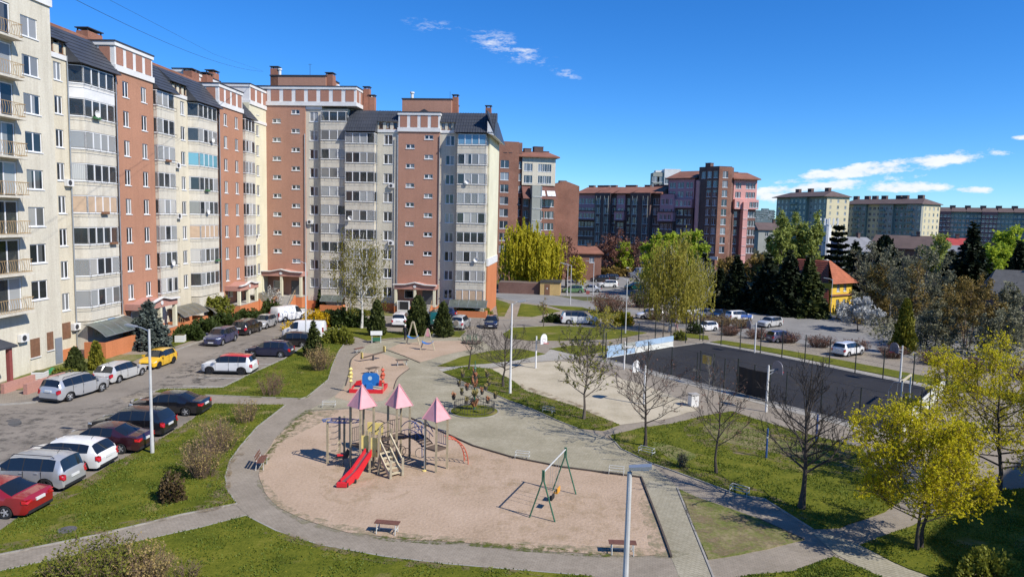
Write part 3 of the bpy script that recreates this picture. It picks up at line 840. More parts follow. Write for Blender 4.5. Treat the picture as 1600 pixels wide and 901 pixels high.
def balcony(par, plan, z0, h, counts, parmat, glass=None, frame=None, railing=True, gl_top=-0.27):
    mb = MB(parmat)
    ribbon(mb, plan, 0.12, z0 - 0.25, z0 + 0.93)
    inner = offset_plan(plan, 0.125)
    mb.prism([(x, y) for x, y in inner] + [(inner[-1][0], 0.3), (inner[0][0], 0.3)] if inner[-1][1] < 0.2 else inner, z0 - 0.16, z0 - 0.04)
    mb.mat(m_white)
    ribbon(mb, offset_plan(plan, -0.05), 0.2, z0 + 0.932, z0 + 0.98)
    b = mb.build('balcony', par)
    fr = MB(frame or m_upvc)
    ribbon(fr, offset_plan(plan, 0.03), 0.07, z0 + 0.982, z0 + 1.04)
    zt = z0 + h + gl_top
    ribbon(fr, offset_plan(plan, 0.03), 0.07, zt - 0.07, zt)
    g = glass or rb.choices(m_bal_glass, (4, 3, 5))[0]
    pl = offset_plan(plan, 0.065)
    panes = []
    for i, n in enumerate(counts):
        A = Vector(pl[i]); B = Vector(pl[i + 1]); d = B - A; L = d.length
        for k in range(n + 1):
            c = A + d * (k / n)
            fr.box(c.x - .055, c.y - .055, z0 + 1.042, c.x + .055, c.y + .055, zt - 0.072)
        for k in range(n):
            c = A + d * ((k + .5) / n)
            gg = rb.choice(m_bal_glass) if (glass is None and rb.random() < 0.5) else g
            panes.append((c, atan2(d.y, d.x), L / n - 0.08, gg))
    f = fr.build('glazing_frame', b)
    for c, a, w, gg in panes:
        ob('pane', pane_mesh(w, zt - z0 - 1.13, gg), f, (c.x, c.y, (zt + z0 + 0.97) / 2), a)
    if railing:
        r = MB(m_rail)
        op = offset_plan(plan, -0.16)
        for zz in (z0 + 0.78, z0 + 1.12): r.tube([(*p, zz) for p in op], 0.016, 4)
        for i in range(len(op) - 1):
            A = Vector(op[i]); B = Vector(op[i + 1]); n = max(1, int((B - A).length / 0.9))
            for k in range(n + 1):
                c = A + (B - A) * (k / n)
                r.tube([(c.x, c.y, z0 + 0.78), (c.x, c.y, z0 + 1.12)], 0.012, 4)
        r.build('railing', b)
    return b

def mansard(par, x0, x1, yl, zl, yh, zh, n=7, ribs=False, mat=None):
    mb = MB(mat or m_mans)
    dy = (yh - yl) / n; dz = (zh - zl) / n
    for i in range(n):
        ya, za, yb2, zb2 = yl + dy * i - 0.05, zl + dz * i, yl + dy * (i + 1), zl + dz * (i + 1)
        mb.quad((x0, ya, za), (x1, ya, za), (x1, yb2, zb2), (x0, yb2, zb2))
        if i: mb.quad((x0, ya + .05, za + .001), (x1, ya + .05, za + .001), (x1, ya, za), (x0, ya, za))
    mb.quad((x0, yl - .05, zl), (x0, yh, zh), (x0, yh + .6, zh), (x0, yh + .6, zl))
    mb.quad((x1, yl - .05, zl), (x1, yh + .6, zl), (x1, yh + .6, zh), (x1, yh, zh))
    mb.quad((x0, yl - .05, zl), (x0, yh + .6, zl), (x1, yh + .6, zl), (x1, yl - .05, zl))
    mb.quad((x0, yh, zh), (x1, yh, zh), (x1, yh + .6, zh), (x0, yh + .6, zh))
    if ribs:
        k = int((x1 - x0) / 0.36)
        for i in range(k + 1):
            x = x0 + .05 + (x1 - x0 - .1) * i / k
            mb.beam((x, yl - .05, zl + .02), (x, yh, zh + .02), 0.07, 0.09)
    return mb.build('mansard_roof', par)

def parapet(par, x0, x1, z0, z1, y, npan, ret=4.0, side='', mat=None):
    """white banded parapet with inset terracotta panels"""
    mb = MB(mat or m_white)
    mb.box(x0, y, z0 + .55, x1, y + ret, z1 - .25)
    mb.box(x0 - .12, y - .14, z0, x1 + .12, y + ret - .02, z0 + .55)
    mb.box(x0 - .10, y - .12, z1 - .55, x1 + .10, y + ret - .02, z1 - .2)
    w = mb.build('parapet', par)
    cp = MB(m_dark); cp.box(x0 - .16, y - .18, z1 - .2, x1 + .16, y + ret + .02, z1 - .08)
    cp.build('coping', w)
    pw = (x1 - x0) / npan
    pm = MB(m_panel); pm.box(-pw * .34, -0.03, -(z1 - z0 - 1.25) / 2, pw * .34, 0.03, (z1 - z0 - 1.25) / 2)
    pme = pm.mesh('panel')
    for i in range(npan): ob('panel', pme, w, (x0 + pw * (i + .5), y, (z0 + z1) / 2))
    zz = z0 + .62
    for s, xx, rz in (('l', x0, -pi / 2), ('r', x1, pi / 2)):
        if s in side:
            for k in range(max(1, int(ret / 1.8))): ob('panel', pme, w, (xx, y + .95 + 1.75 * k, (z0 + z1) / 2), rz)
    return w

m_chim = M_brick('chimney_brick', (0.34, 0.145, 0.085), (0.27, 0.11, 0.07), (0.30, 0.24, 0.2))
def chimney(par, x, y, z0, w, d, h):
    mb = MB(m_chim); mb.box(x - w / 2, y - d / 2, z0, x + w / 2, y + d / 2, z0 + h)
    c = mb.build('chimney', par)
    k = MB(m_dark)
    for sx in (-1, 1):
        for sy in (-1, 1): k.box(x + sx * (w / 2 - .1) - .05, y + sy * (d / 2 - .1) - .05, z0 + h, x + sx * (w / 2 - .1) + .05, y + sy * (d / 2 - .1) + .05, z0 + h + .25)
    k.box(x - w / 2 - .1, y - d / 2 - .1, z0 + h + .25, x + w / 2 + .1, y + d / 2 + .1, z0 + h + .34)
    k.build('chimney_cap', c)

m_polyc = M('smoky_polycarbonate', (0.13, 0.12, 0.09), 0.35, 0.25, 1.5)
m_polyg = M('green_grey_polycarbonate', (0.10, 0.115, 0.10), 0.3, 0.25, 1.5)
def basement_canopy(par, x0, x1, y0, y1, z, rise, mat, wallmat=None):
    """arched canopy over the steps to a cellar, on a low coloured wall"""
    n = 8; mb = MB(mat)
    prof = []
    for i in range(n + 1):
        t = i / n
        prof.append((y0 + (y1 - y0) * t, z + rise * sin(pi / 2 * (1 - t)) ** 0.9))
    for (ya, za), (yb2, zb2) in zip(prof[:-1], prof[1:]):
        mb.add([(x0, ya, za), (x1, ya, za), (x1, yb2, zb2), (x0, yb2, zb2), (x0, ya, za - .03), (x1, ya, za - .03), (x1, yb2, zb2 - .03), (x0, yb2, zb2 - .03)], [(0, 3, 2, 1), (4, 5, 6, 7)])
    c = mb.build('cellar_canopy', par)
    f = MB(m_metal)
    k = max(2, int((x1 - x0) / 1.3))
    for i in range(k + 1):
        x = x0 + (x1 - x0) * i / k
        f.tube([(x, a, b + .015) for a, b in prof], 0.025, 4)
    f.tube([(x0, prof[-1][0], prof[-1][1]), (x1, prof[-1][0], prof[-1][1])], 0.03, 4)
    f.build('canopy_frame', c)
    w = MB(wallmat or m_orange)
    w.box(x0, y1 + .02, 0, x1, y1 + .22, z - .55); w.box(x0, y1 + .22, 0, x0 + .2, y0, z - .55); w.box(x1 - .2, y1 + .22, 0, x1, y0, z - .55)
    w.build('cellar_wall', par)

m_door = M('grey_blue_steel_door', (0.20, 0.225, 0.255), 0.5, 0.08, 2)
m_doord = M('dark_grey_door', (0.075, 0.078, 0.085), 0.5, 0.1, 2)
m_step = M('step_concrete', (0.40, 0.375, 0.33), 0.9, 0.15, 2, bmp=0.2)
def porch(par, x0, x1, zb, ztop, dep, side_open=True, steps=None, zfl=1.25, wallmat=None):
    """entrance porch with a small gable, two posts, door and a flight of steps; y = facade plane passed in dep tuple"""
    yf, d = dep; yo = yf - d; xm = (x0 + x1) / 2; wm = wallmat or m_pinkp
    p = MB(wm)
    poly = [(x0, yo, ztop - .95), (x1, yo, ztop - .95), (x1, yo, ztop - .35), (xm + (x1 - x0) * .24, yo, ztop - .30), (xm, yo, ztop), (xm - (x1 - x0) * .24, yo, ztop - .30), (x0, yo, ztop - .35)]
    p.extr(poly, None, (0, d - .02, 0))
    po = p.build('porch', par)
    t = MB(m_white)
    line = [(x0 - .15, ztop - .33), (xm - (x1 - x0) * .24, ztop - .28), (xm, ztop + .03), (xm + (x1 - x0) * .24, ztop - .28), (x1 + .15, ztop - .33)]
    for (a, za), (b, zb3) in zip(line[:-1], line[1:]): t.beam((a, yo - .1, za + .05), (b, yo - .1, zb3 + .05), 0.3, 0.13, up=(0, 0, 1))
    t.lathe([(0.0, -0.05), (0.22, -0.05), (0.22, 0.0), (0, 0)], 12, (xm, yo - .02, ztop - .5), 'y')
    t.build('gable_trim', po)
    for xx in (x0 + .2, xm, x1 - .2):
        c = MB(m_pale); c.box(xx - .17, yo + .05, zfl, xx + .17, yo + .39, ztop - .952); c.build('pillar', po)
    f = MB(m_orange); f.box(x0, yo, zb, x1, yf - .01, zfl - .004); f.build('plinth', po)
    ff = MB(m_step); ff.box(x0 - .02, yo - .02, zfl - .004, x1 + .02, yf - .015, zfl + .05); ff.build('landing', po)
    dr = MB(m_doord); dr.box(xm + (x1 - x0) * .10, yf - .07, zfl + .05, xm + (x1 - x0) * .36, yf - .012, zfl + 2.15); do = dr.build('door', po)
    hd = MB(m_metal); hd.box(xm + (x1 - x0) * .13, yf - .13, zfl + 1.0, xm + (x1 - x0) * .145, yf - .071, zfl + 1.2); hd.build('door_handle', do)
    lw = MB(m_upvc); lw.box(xm - (x1 - x0) * .34, yf - .06, zfl + .9, xm - (x1 - x0) * .12, yf - .012, zfl + 2.1); wo_ = lw.build('porch_window', po)
    ob('pane', pane_mesh((x1 - x0) * .22 - .14, 1.06, m_glass), wo_, (xm - (x1 - x0) * .23, yf - .07, zfl + 1.5))
    if steps:
        xs0, xs1, dirx, n = steps
        rise = (zfl - zb) / n; run = 0.30
        sm = MB(m_step)
        if dirx == 0:
            sm.box(xs0, -run, 0, xs1, 0, rise)
        else:
            sm.box(0, xs0, 0, run, xs1, rise)
        sme = sm.mesh('step')
        for i in range(n):
            z = zfl - rise * (i + 1)
            if dirx == 0: ob('step', sme, po, (0, yo - run * i - .01, z + .0))
            else: ob('step', sme, po, ((x1 if dirx > 0 else x0 - run) + dirx * run * i, 0, z))
        Lr = run * n
        if dirx == 0:
            for xx in (xs0 - .22, xs1 + .02):
                sw = MB(m_orange); rr = MB(m_gold)
                sw.extr([(xx, yo - .03, zb), (xx, yo - .03, zfl + .25), (xx, yo - Lr, zb + .35), (xx, yo - Lr, zb)], None, (.2, 0, 0)); sw.build('stair_cheek', po)
                rr.tube([(xx + .1, yo, zfl + 1.0), (xx + .1, yo - Lr, zb + 1.0)], 0.03, 5)
                for k in range(4): rr.tube([(xx + .1, yo - Lr * k / 3, zb + (zfl - zb) * (1 - k / 3) + .2), (xx + .1, yo - Lr * k / 3, zb + (zfl - zb) * (1 - k / 3) + 1.0)], 0.022, 4)
                rr.build('handrail', po)
        else:
            xb = x1 if dirx > 0 else x0
            for yy in (xs0 - .22, xs1 + .02):
                sw = MB(m_orange); rr = MB(m_gold)
                sw.extr([(xb, yy, zb), (xb, yy, zfl + .25), (xb + dirx * Lr, yy, zb + .3), (xb + dirx * Lr, yy, zb)], None, (0, .2, 0)); sw.build('stair_cheek', po)
                rr.tube([(xb, yy + .1, zfl + 1.0), (xb + dirx * Lr, yy + .1, zb + 1.0)], 0.03, 5)
                for k in range(6): rr.tube([(xb + dirx * Lr * k / 5, yy + .1, zb + (zfl - zb) * (1 - k / 5) + .2), (xb + dirx * Lr * k / 5, yy + .1, zb + (zfl - zb) * (1 - k / 5) + 1.0)], 0.022, 4)
                rr.build('handrail', po)
    return po

def ac_unit(par, x, y, z):
    mb = MB(m_white); mb.box(x - .42, y - .32, z, x + .42, y, z + .6)
    o = mb.build('air_conditioner', par)
    k = MB(m_dark); k.lathe([(0.0, -.012), (.23, -.012), (.23, 0), (0, 0)], 14, (x - .08, y - .322, z + .3), 'y'); k.build('fan_grille', o)

# ================================================================ long wing on the left
LANG = atan2(1.0, 0.0534)
LORG = Vector((-42.1, 0, 0))
long_wing = thing('apartment_building', 'long cream and terracotta apartment wing with bay balconies running down the left side', 'building', LORG, LANG)
long_wing.scale = (1.035, 1, 1)
LEV = [5.1 + 2.8 * k for k in range(8)]
HB = 28.9
def fl(zc): return zc - 1.66
# volume behind the fronts
mbv = MB(m_cream); mbv.box(58.6, 2.9, 0, 103.5, 14, 27.2); mbv.build('rear_body', long_wing)
mbv = MB(m_roof); mbv.box(58.6, 2.0, 27.2, 103.0, 14, 28.72); mbv.build('roof_deck', long_wing)
mbv = MB(m_chim); mbv.box(60.0, 2.6, 28.72, 102.0, 2.95, 29.45); mbv.build('roof_upstand', long_wing)

def cream_strip(par, x0, x1, wx, w=0.95, attic=2, low=True, lev=LEV, y=0.0, mat=None, top=27.0, h=1.5, n=2):
    ops = [wop(wx, z, w, h) for z in lev]
    at = [x0 + (x1 - x0) * (i + .5) / attic for i in range(attic)] if attic else []
    aw = min(.62, (x1 - x0) / max(1, attic) * .55)
    ops += [wop(a, lev[-1] + 2.0, aw, .95) for a in at]
    section(par, x0, x1, 0, top, y, ops, mat or m_cream)
    for z in lev: window(par, wx, y, z, w, h, n)
    for a in at: window(par, a, y, lev[-1] + 2.0, aw, .95, 1, m_wood)
    mb = MB(m_white); mb.box(x0, y - .10, lev[-1] + 1.05, x1, y - .003, lev[-1] + 1.45); mb.build('cornice', par)
def bay_column(par, x0, plan, counts, levels, wallx0, wallx1, h=2.8, special={}, mat=None):
    section(par, wallx0, wallx1, 0, levels[-1] + 1.2, 0.28, [(wallx0 + .15, wallx1 - .15, z - 1.55, z + .95, 1.3, m_glass) for z in levels], mat or m_cream)
    for i, z in enumerate(levels):
        balcony(par, plan, fl(z), h, counts, m_parap if i < len(levels) - 1 or x0 != 61 else m_white, **special.get(i, {}))
def brown_section(par, x0, x1, cols, levels, y, w=0.95, h=1.5, mat=None, n=2, base=0.0, top=None):
    ops = [wop(c, z, w, h) for c in cols for z in levels]
    section(par, x0, x1, base, top or levels[-1] + 1.5, y, ops, mat or m_terra, label=None)
    for c in cols:
        for z in levels: window(par, c, y, z, w, h, n)

# strip beside the near block, first bay
cream_strip(long_wing, 58.6, 61.1, 59.9, attic=2)
pl1 = [(61.1, 0.1), (61.75, -1.0), (66.0, -1.0), (66.0, 0.27)]
sp1 = {6: dict(glass=m_bal_glass[0]), 7: dict(glass=m_bal_glass[0]), 4: {}, 2: dict(glass=m_bal_glass[0]), 3: dict(glass=m_blind), 5: dict(glass=m_bal_glass[1])}
bay_column(long_wing, 61, pl1, [1, 4, 1], LEV, 61.1, 66.7, special=sp1)
mansard(long_wing, 61.0, 66.8, -1.25, LEV[-1] + 1.0, 1.5, HB - .1, 8)
mansard(long_wing, 58.6, 60.99, -0.3, LEV[-1] + 2.55, 1.5, HB - .1, 4)
# first terracotta stair tower
brown_section(long_wing, 66.8, 73.0, (68.35, 71.35), LEV, -0.6)
parapet(long_wing, 66.8, 73.0, LEV[-1] + 1.5, HB + .15, -0.6, 4, side='l')
porch(long_wing, 67.2, 73.2, 0.0, 4.35, (-0.6, 2.0), steps=(-2.5, -1.0, 1, 7), zfl=1.05)
# flat balconies, cream strip and second bay
pl2 = [(73.05, -0.3), (73.05, -0.95), (76.4, -0.95), (76.4, 0.27)]
bay_column(long_wing, 73, pl2, [1, 3, 1], LEV, 73.05, 77.0, special={1: {}, 5: dict(glass=m_bal_glass[1])})
mansard(long_wing, 73.1, 77.2, -1.2, LEV[-1] + 1.0, 1.5, HB - .1, 8)
cream_strip(long_wing, 77.0, 80.9, 79.8, attic=4)
mansard(long_wing, 77.21, 80.7, -0.3, LEV[-1] + 2.55, 1.5, HB - .1, 4)
pl3 = [(80.9, 0.1), (81.5, -1.0), (85.9, -1.0), (85.9, 0.27)]
bay_column(long_wing, 81, pl3, [1, 4, 1], LEV, 80.9, 87.2, special={5: dict(glass=m_teal), 2: dict(glass=m_blind), 7: dict(glass=m_bal_glass[0])})
mansard(long_wing, 80.71, 87.15, -1.25, LEV[-1] + 1.0, 1.5, HB - .1, 8)
# second terracotta tower
brown_section(long_wing, 87.2, 93.8, (88.9, 91.95), LEV[:], -0.6)
parapet(long_wing, 87.2, 93.8, LEV[-1] + 1.5, HB + .15, -0.6, 4, side='l')
porch(long_wing, 88.0, 93.6, -0.8, 4.1, (-0.6, 2.0), steps=(-2.55, -1.0, 1, 10), zfl=1.3)
pl4 = [(93.85, -0.3), (93.85, -0.95), (96.8, -0.95), (96.8, 0.27)]
bay_column(long_wing, 94, pl4, [1, 3, 1], LEV, 93.85, 97.2)
mansard(long_wing, 93.95, 97.4, -1.2, LEV[-1] + 1.0, 1.5, HB - .1, 8)
cream_strip(long_wing, 97.2, 103.6, 99.9, attic=0, mat=m_pale, top=28.2)
window(long_wing, 99.9, 0.0, LEV[-1] + 2.65, .9, .9, 1)
parapet(long_wing, 97.4, 103.6, 28.0, 30.9, 0.0, 3, ret=6)
parapet(long_wing, 89.0, 97.38, 28.75, 31.1, 4.2, 3, ret=2)
# plinth, cellar canopies, notice boards, cooling units
for a, b, z in ((58.6, 61.1, 1.0), (76.9, 80.9, 1.0), (97.2, 103.0, .8)):
    mbp = MB(m_orange); mbp.box(a, -0.06, -1.4, b, -0.003, z); mbp.build('plinth', long_wing)
for a, b, y in ((61.2, 66.6, -.95), (73.1, 76.9, -.9), (80.95, 87.1, -.95), (93.9, 97.1, -.9)):
    mbp = MB(m_parap); mbp.box(a, y, -1, b, .25, 3.1); mbp.build('ground_floor_wall', long_wing)
basement_canopy(long_wing, 60.6, 66.4, -1.0, -3.0, 2.0, 1.0, m_polyg)
basement_canopy(long_wing, 74.0, 79.3, -1.0, -2.9, 1.8, 0.9, m_polyc)
basement_canopy(long_wing, 81.5, 86.4, -1.1, -2.6, 1.2, 0.8, m_polyc)
basement_canopy(long_wing, 94.6, 98.8, -1.0, -2.6, 1.1, 0.8, m_polyc)
m_board = [M('board_pale_green', (0.55, 0.62, 0.50), 0.5, 0.2, 3), M('board_white', (0.66, 0.69, 0.66), 0.5, 0.1, 3), M('board_blue', (0.10, 0.28, 0.55), 0.5, 0.15, 2), M('board_sun_yellow', (0.75, 0.48, 0.10), 0.5, 0.1, 2), M('board_leaf_green', (0.16, 0.36, 0.10), 0.5, 0.2, 3)]
for i, mi in enumerate((0, 1, 2, 1)):
    mb = MB(m_board[mi]); xa = 61.9 + i * 1.02
    mb.box(xa, -1.06, 1.75, xa + .96, -1.005, 3.05); bo = mb.build('notice_board', long_wing)
    mk = MB(m_board[(4, 4, 3, 2)[i]])
    if i < 2:
        for k in range(7):
            cx, cz, rr = xa + .15 + .66 * rb.random(), 1.95 + .95 * rb.random(), rb.uniform(.05, .1)
            mk.prism([(0, 0)], 0, 0) if False else mk.add([(cx - rr * 1.5, -1.066, cz), (cx, -1.066, cz - rr), (cx + rr * 1.5, -1.066, cz), (cx, -1.066, cz + rr)], [(0, 1, 2, 3)])
    elif i == 2:
        mk.add([(xa + .48 + .26 * cos(t * pi / 6), -1.066, 2.55 + .3 * sin(t * pi / 6)) for t in range(12)], [tuple(range(12))])
        mk.mat(m_board[0]); mk.quad((xa + .04, -1.064, 2.2), (xa + .92, -1.064, 2.35), (xa + .92, -1.064, 3.0), (xa + .04, -1.064, 3.0))
    else:
        mk.add([(xa + .05, -1.066, 1.85), (xa + .9, -1.066, 1.85), (xa + .9, -1.066, 2.35), (xa + .6, -1.066, 2.2), (xa + .3, -1.066, 2.6), (xa + .05, -1.066, 2.45)], [(0, 1, 2, 3, 4, 5)])
    mk.build('printed_motif', bo)
ac_unit(long_wing, 60.8, -0.02, 2.5)
for x, w in ((59.8, 1.0),):
    mb = MB(m_wood); mb.box(x - w / 2, -0.05, 1.9, x + w / 2, -0.003, 3.3); mb.build('roller_shutter', long_wing)
for x, y, w, d, h in ((70.4, 4.2, 2.2, 1.2, 1.75), (89.5, 4.0, 1.8, 1.1, 1.9), (93.2, 4.0, 1.6, 1.1, 2.2), (97.0, 5.0, 1.6, 1.1, 3.3)):
    chimney(long_wing, x, y, 28.7, w, d, h)

for x, y, zt_ in ((61.0, -.1, 26.2), (66.72, -.7, 26.0), (77.05, -.1, 26.0), (87.1, -.7, 26.0), (97.3, -.1, 27.0)):
    mb = MB(m_metal); mb.tube([(x, y, .3), (x, y, zt_)], .06, 6); mb.build('downpipe', long_wing)
for x, k in ((78.2, 3), (78.2, 5), (98.6, 2), (60.6, 4)): ac_unit(long_wing, x, -.02, LEV[k] - 1.2)
for x, y, z in ((63.0, -1.25, LEV[6] - .3), (82.8, -1.25, LEV[3] - .3), (75.0, -1.2, LEV[1] - .3), (84.2, -1.25, LEV[6] - .2)):
    mb = MB(m_white); mb.lathe([(0.02, .1), (.22, .04), (.34, -.08), (.33, -.09), (.2, .02), (0, .07)], 12, (x, y, z), 'y'); mb.build('satellite_dish', long_wing)
m_box = [M('green_flower_box', (0.05, 0.16, 0.06), .7, .1, 3), M('brown_flower_box', (0.22, 0.10, 0.05), .7, .1, 3)]
for i, (x, k) in enumerate(((62.6, 6), (64.5, 2), (82.4, 4), (74.2, 5), (84.6, 1), (63.4, 3))):
    mb = MB(m_box[i % 2]); mb.box(x, -1.32 if x > 80 or x < 70 else -1.26, LEV[k] - .74, x + .9, -1.1, LEV[k] - .54); mb.build('flower_box', long_wing)
# ================================================================ near block at the left edge
near_block = thing('apartment_building', 'grey-cream apartment block with ochre railed balconies at the left edge', 'building', LORG, LANG)
near_block.scale = (1.035, 1, 1)
NLEV = [6.55 + 2.96 * k for k in range(8)]
NX0, NX1, NY = 44.0, 58.45, -0.6
ops = [wop(56.1, z, 1.8, 1.55) for z in NLEV] + [(50.4, 54.2, z - 1.35, z + 1.25, 1.4, m_doord) for z in NLEV] + [wop(47.6, z, 1.6, 1.55) for z in NLEV]
section(near_block, NX0, NX1, 0, 29.5, NY, ops, m_creamg, yb=12)
for z in NLEV:
    window(near_block, 56.1, NY, z, 1.8, 1.55, 2)
    window(near_block, 47.6, NY, z, 1.6, 1.55, 2)
for i, z in enumerate(NLEV):
    mb = MB(m_parap); mb.box(50.3, NY - .95, z - 1.52, 54.3, NY - .003, z - 1.36); b = mb.build('balcony', near_block)
    fr = MB(m_upvc)
    for xx in (50.45, 51.7, 52.95, 54.12): fr.box(xx - .045, NY + .06, z - 1.3, xx + .045, NY + .13, z + 1.2)
    fr.box(50.4, NY + .055, z + 1.12, 54.2, NY + .135, z + 1.22)
    f = fr.build('glazing_frame', b)
    for k in range(3): ob('pane', pane_mesh(1.14, 2.4, rb.choice((m_bal_glass[0], m_bal_glass[1], m_glass))), f, (51.07 + 1.24 * k, NY + .1, z - .06))
    r = MB(m_gold); pr = [(50.35, NY - .05), (50.35, NY - .9), (54.25, NY - .9), (54.25, NY - .05)]
    for zz in (z - 1.25, z - .32): r.tube([(*p, zz) for p in pr], 0.025, 4)
    xk = 50.5
    while xk < 54.2:
        r.tube([(xk, NY - .9, z - 1.25), (xk + rb.choice((0, 0, .05)), NY - .97, z - .8), (xk, NY - .9, z - .32)], 0.016, 4); xk += .24
    r.build('railing', b)
parapet(near_block, NX0, NX1, 29.5, 33.4, NY, 9, ret=10, side='r')
for x, z, w, h in ((55.3, 1.95, 1.0, 1.5), (57.0, 2.2, .7, 1.5)):
    mb = MB(m_wood); mb.box(x - w / 2, NY - .05, z - h / 2, x + w / 2, NY - .003, z + h / 2); o = mb.build('roller_shutter', near_block)
    mb = MB(m_white); mb.box(x - w / 2 - .08, NY - .1, z - h / 2 - .09, x + w / 2 + .08, NY - .004, z - h / 2 - .003); mb.build('sill', o)
mb = MB(m_door); mb.box(57.55, NY - .06, 0.15, 58.35, NY - .003, 2.3); dd = mb.build('door', near_block)
mb = MB(m_metal); mb.box(57.62, NY - .12, 1.1, 57.66, NY - .061, 1.3); mb.build('door_handle', dd)
ac_unit(near_block, 53.9, NY - .02, 2.7)
# entrance canopy with red posts at the frame edge
mb = MB(m_mans); mb.extr([(45.4, NY - .02, 3.9), (45.4, NY - 2.6, 3.2), (45.4, NY - 2.6, 3.05), (45.4, NY - .02, 3.3)], None, (4.9, 0, 0)); cn = mb.build('entrance_canopy', near_block)
m_redp = M('dark_red_post', (0.25, 0.065, 0.055), 0.6, 0.12, 2)
for xx, yy in ((49.8, NY - 2.3), (46.4, NY - 2.3)):
    mb = MB(m_redp); mb.box(xx - .14, yy - .14, 0, xx + .14, yy + .14, 3.1); mb.build('post', cn)
mb = MB(m_pinkp); mb.box(48.5, NY - 4.6, 0, 52.4, NY - 4.3, .75); mb.box(48.5, NY - 2.9, 0, 51.5, NY - 2.62, .7); mb.build('ramp_wall', cn)

# ================================================================ wing facing the camera
WANG = atan2(-3.0, 32.77)
WORG = Vector((-36.57, 106.6, -0.9))
wing = thing('apartment_building', 'cream and terracotta apartment wing facing the courtyard, with two porches and dark mansards', 'building', WORG, WANG)
Z0 = 1.6
def lv(z): return z + Z0
A_LEV = [lv(2.35 + 2.68 * k) for k in range(10)]
B_LEV = [lv(1.30 + 2.755 * k) for k in range(9)]
mbv = MB(m_cream); mbv.box(0.0, 3.0, 0, 32.9, 12, lv(24.0)); mbv.box(0, 3.0, lv(24.0), 12.2, 12, lv(28.3)); mbv.build('rear_body', wing)
mbv = MB(m_roof); mbv.box(12.2, 1.6, lv(24.0), 32.7, 12, lv(27.1)); mbv.box(0, 3, lv(28.3), 12.2, 14, lv(30.3)); mbv.build('roof_deck', wing)
# stair towers with split landings
def stair_tower(par, x0, x1, ca, cb, la, lb, ztop, npan, zpar, mat):
    ops = [wop(ca, z, 1.25, .62) for z in la] + [wop(cb, z, 1.25, .62) for z in lb]
    section(par, x0, x1, 0, ztop, -0.25, ops, mat)
    for z in la: window(par, ca, -0.25, z, 1.25, .62, 2)
    for z in lb: window(par, cb, -0.25, z, 1.25, .62, 2)
    if npan: parapet(par, x0, x1, ztop, zpar, -0.25, npan, ret=5)
stair_tower(wing, 0.05, 6.05, 1.75, 4.6, [lv(6.9 + 2.70 * k) for k in range(8)], [lv(5.5 + 2.70 * k) for k in range(9)], lv(28.0), 0, 0, m_terra2)
parapet(wing, -1.2, 13.6, lv(28.0), lv(30.9), -0.25, 8, ret=9, side='r')
cream_strip(wing, 6.05, 8.5, 7.25, w=1.25, attic=0, lev=A_LEV, mat=m_creamg, top=lv(28.0), h=1.4)
plA = [(8.5, -0.2), (8.5, -0.7), (12.3, -0.7), (12.3, 0.27)]
bay_column(wing, 8.5, plA, [1, 3, 1], A_LEV, 8.5, 12.3, h=2.68)
plB = [(12.3, 0.2), (12.3, -1.25), (16.65, -1.25), (16.65, 0.27)]
bay_column(wing, 12.3, plB, [1, 4, 1], B_LEV, 12.3, 16.7, h=2.755, special={3: dict(glass=m_bal_glass[0]), 6: dict(glass=m_bal_glass[0])})
cream_strip(wing, 16.7, 19.85, 18.3, w=1.3, attic=3, lev=B_LEV, mat=m_creamg, top=B_LEV[-1] + 2.6, h=1.4)
mansard(wing, 12.3, 16.75, -1.5, B_LEV[-1] + 1.0, 1.2, lv(27.6), 6, ribs=True)
mansard(wing, 16.76, 19.8, -0.2, B_LEV[-1] + 2.55, 1.2, lv(27.6), 3, ribs=True)
stair_tower(wing, 19.85, 25.85, 21.6, 24.3, [lv(5.8 + 2.77 * k) for k in range(7)], [lv(4.35 + 2.77 * k) for k in range(8)], lv(24.5), 4, lv(27.4), m_terra2)
cream_strip(wing, 25.85, 28.65, 27.35, w=1.25, attic=3, lev=B_LEV, mat=m_creamg, top=B_LEV[-1] + 2.6, h=1.4)
plC = [(28.65, 0.2), (28.65, -1.35), (32.75, -1.35), (32.75, 0.27)]
bay_column(wing, 28.6, plC, [1, 4, 1], B_LEV, 28.65, 32.88, h=2.755, special={8: dict(glass=m_bluepane), 0: dict(glass=m_blind)})
mansard(wing, 28.2, 33.9, -1.7, B_LEV[-1] + 1.0, 1.2, lv(27.4), 6, ribs=True)
mansard(wing, 25.9, 28.19, -0.2, B_LEV[-1] + 2.55, 1.2, lv(27.4), 3, ribs=True)
# bright gable end: white above, orange below, with an overhanging eave
mb = MB(m_pale); mb.box(32.9, 0.28, lv(6.6), 33.05, 12.1, lv(24.6)); ge = mb.build('gable_wall', wing)
mb = MB(m_orange); mb.box(32.9, 0.28, 0.0, 33.07, 12.1, lv(5.5)); mb.build('gable_base', wing)
mb = MB(m_white); mb.box(32.88, 0.2, lv(5.5), 33.14, 12.2, lv(6.6)); mb.build('gable_band', wing)
mb = MB(m_white); mb.extr([(32.9, -1.7, B_LEV[-1] + .95), (33.95, -1.7, B_LEV[-1] + .6), (33.95, -1.7, B_LEV[-1] + .75), (32.9, -1.7, B_LEV[-1] + 2.6)], None, (0, 13.6, 0)); mb.build('eave', wing)
mb = MB(m_mans); mb.extr([(33.96, -1.75, B_LEV[-1] + .62), (33.96, -1.75, B_LEV[-1] + .76), (32.85, -1.75, lv(27.4)), (32.6, -1.75, lv(27.4))], None, (0, 13.7, 0)); mb.build('gable_roof', wing)
for x0, x1, z in ((6.05, 12.4, 0.6), (12.4, 19.8, 0.6), (25.9, 32.9, 0.6)):
    mb = MB(m_orange); mb.box(x0, -0.34 if x0 < 10 else -.30, -.1, x1, -0.26, 1.3); mb.build('plinth', wing)
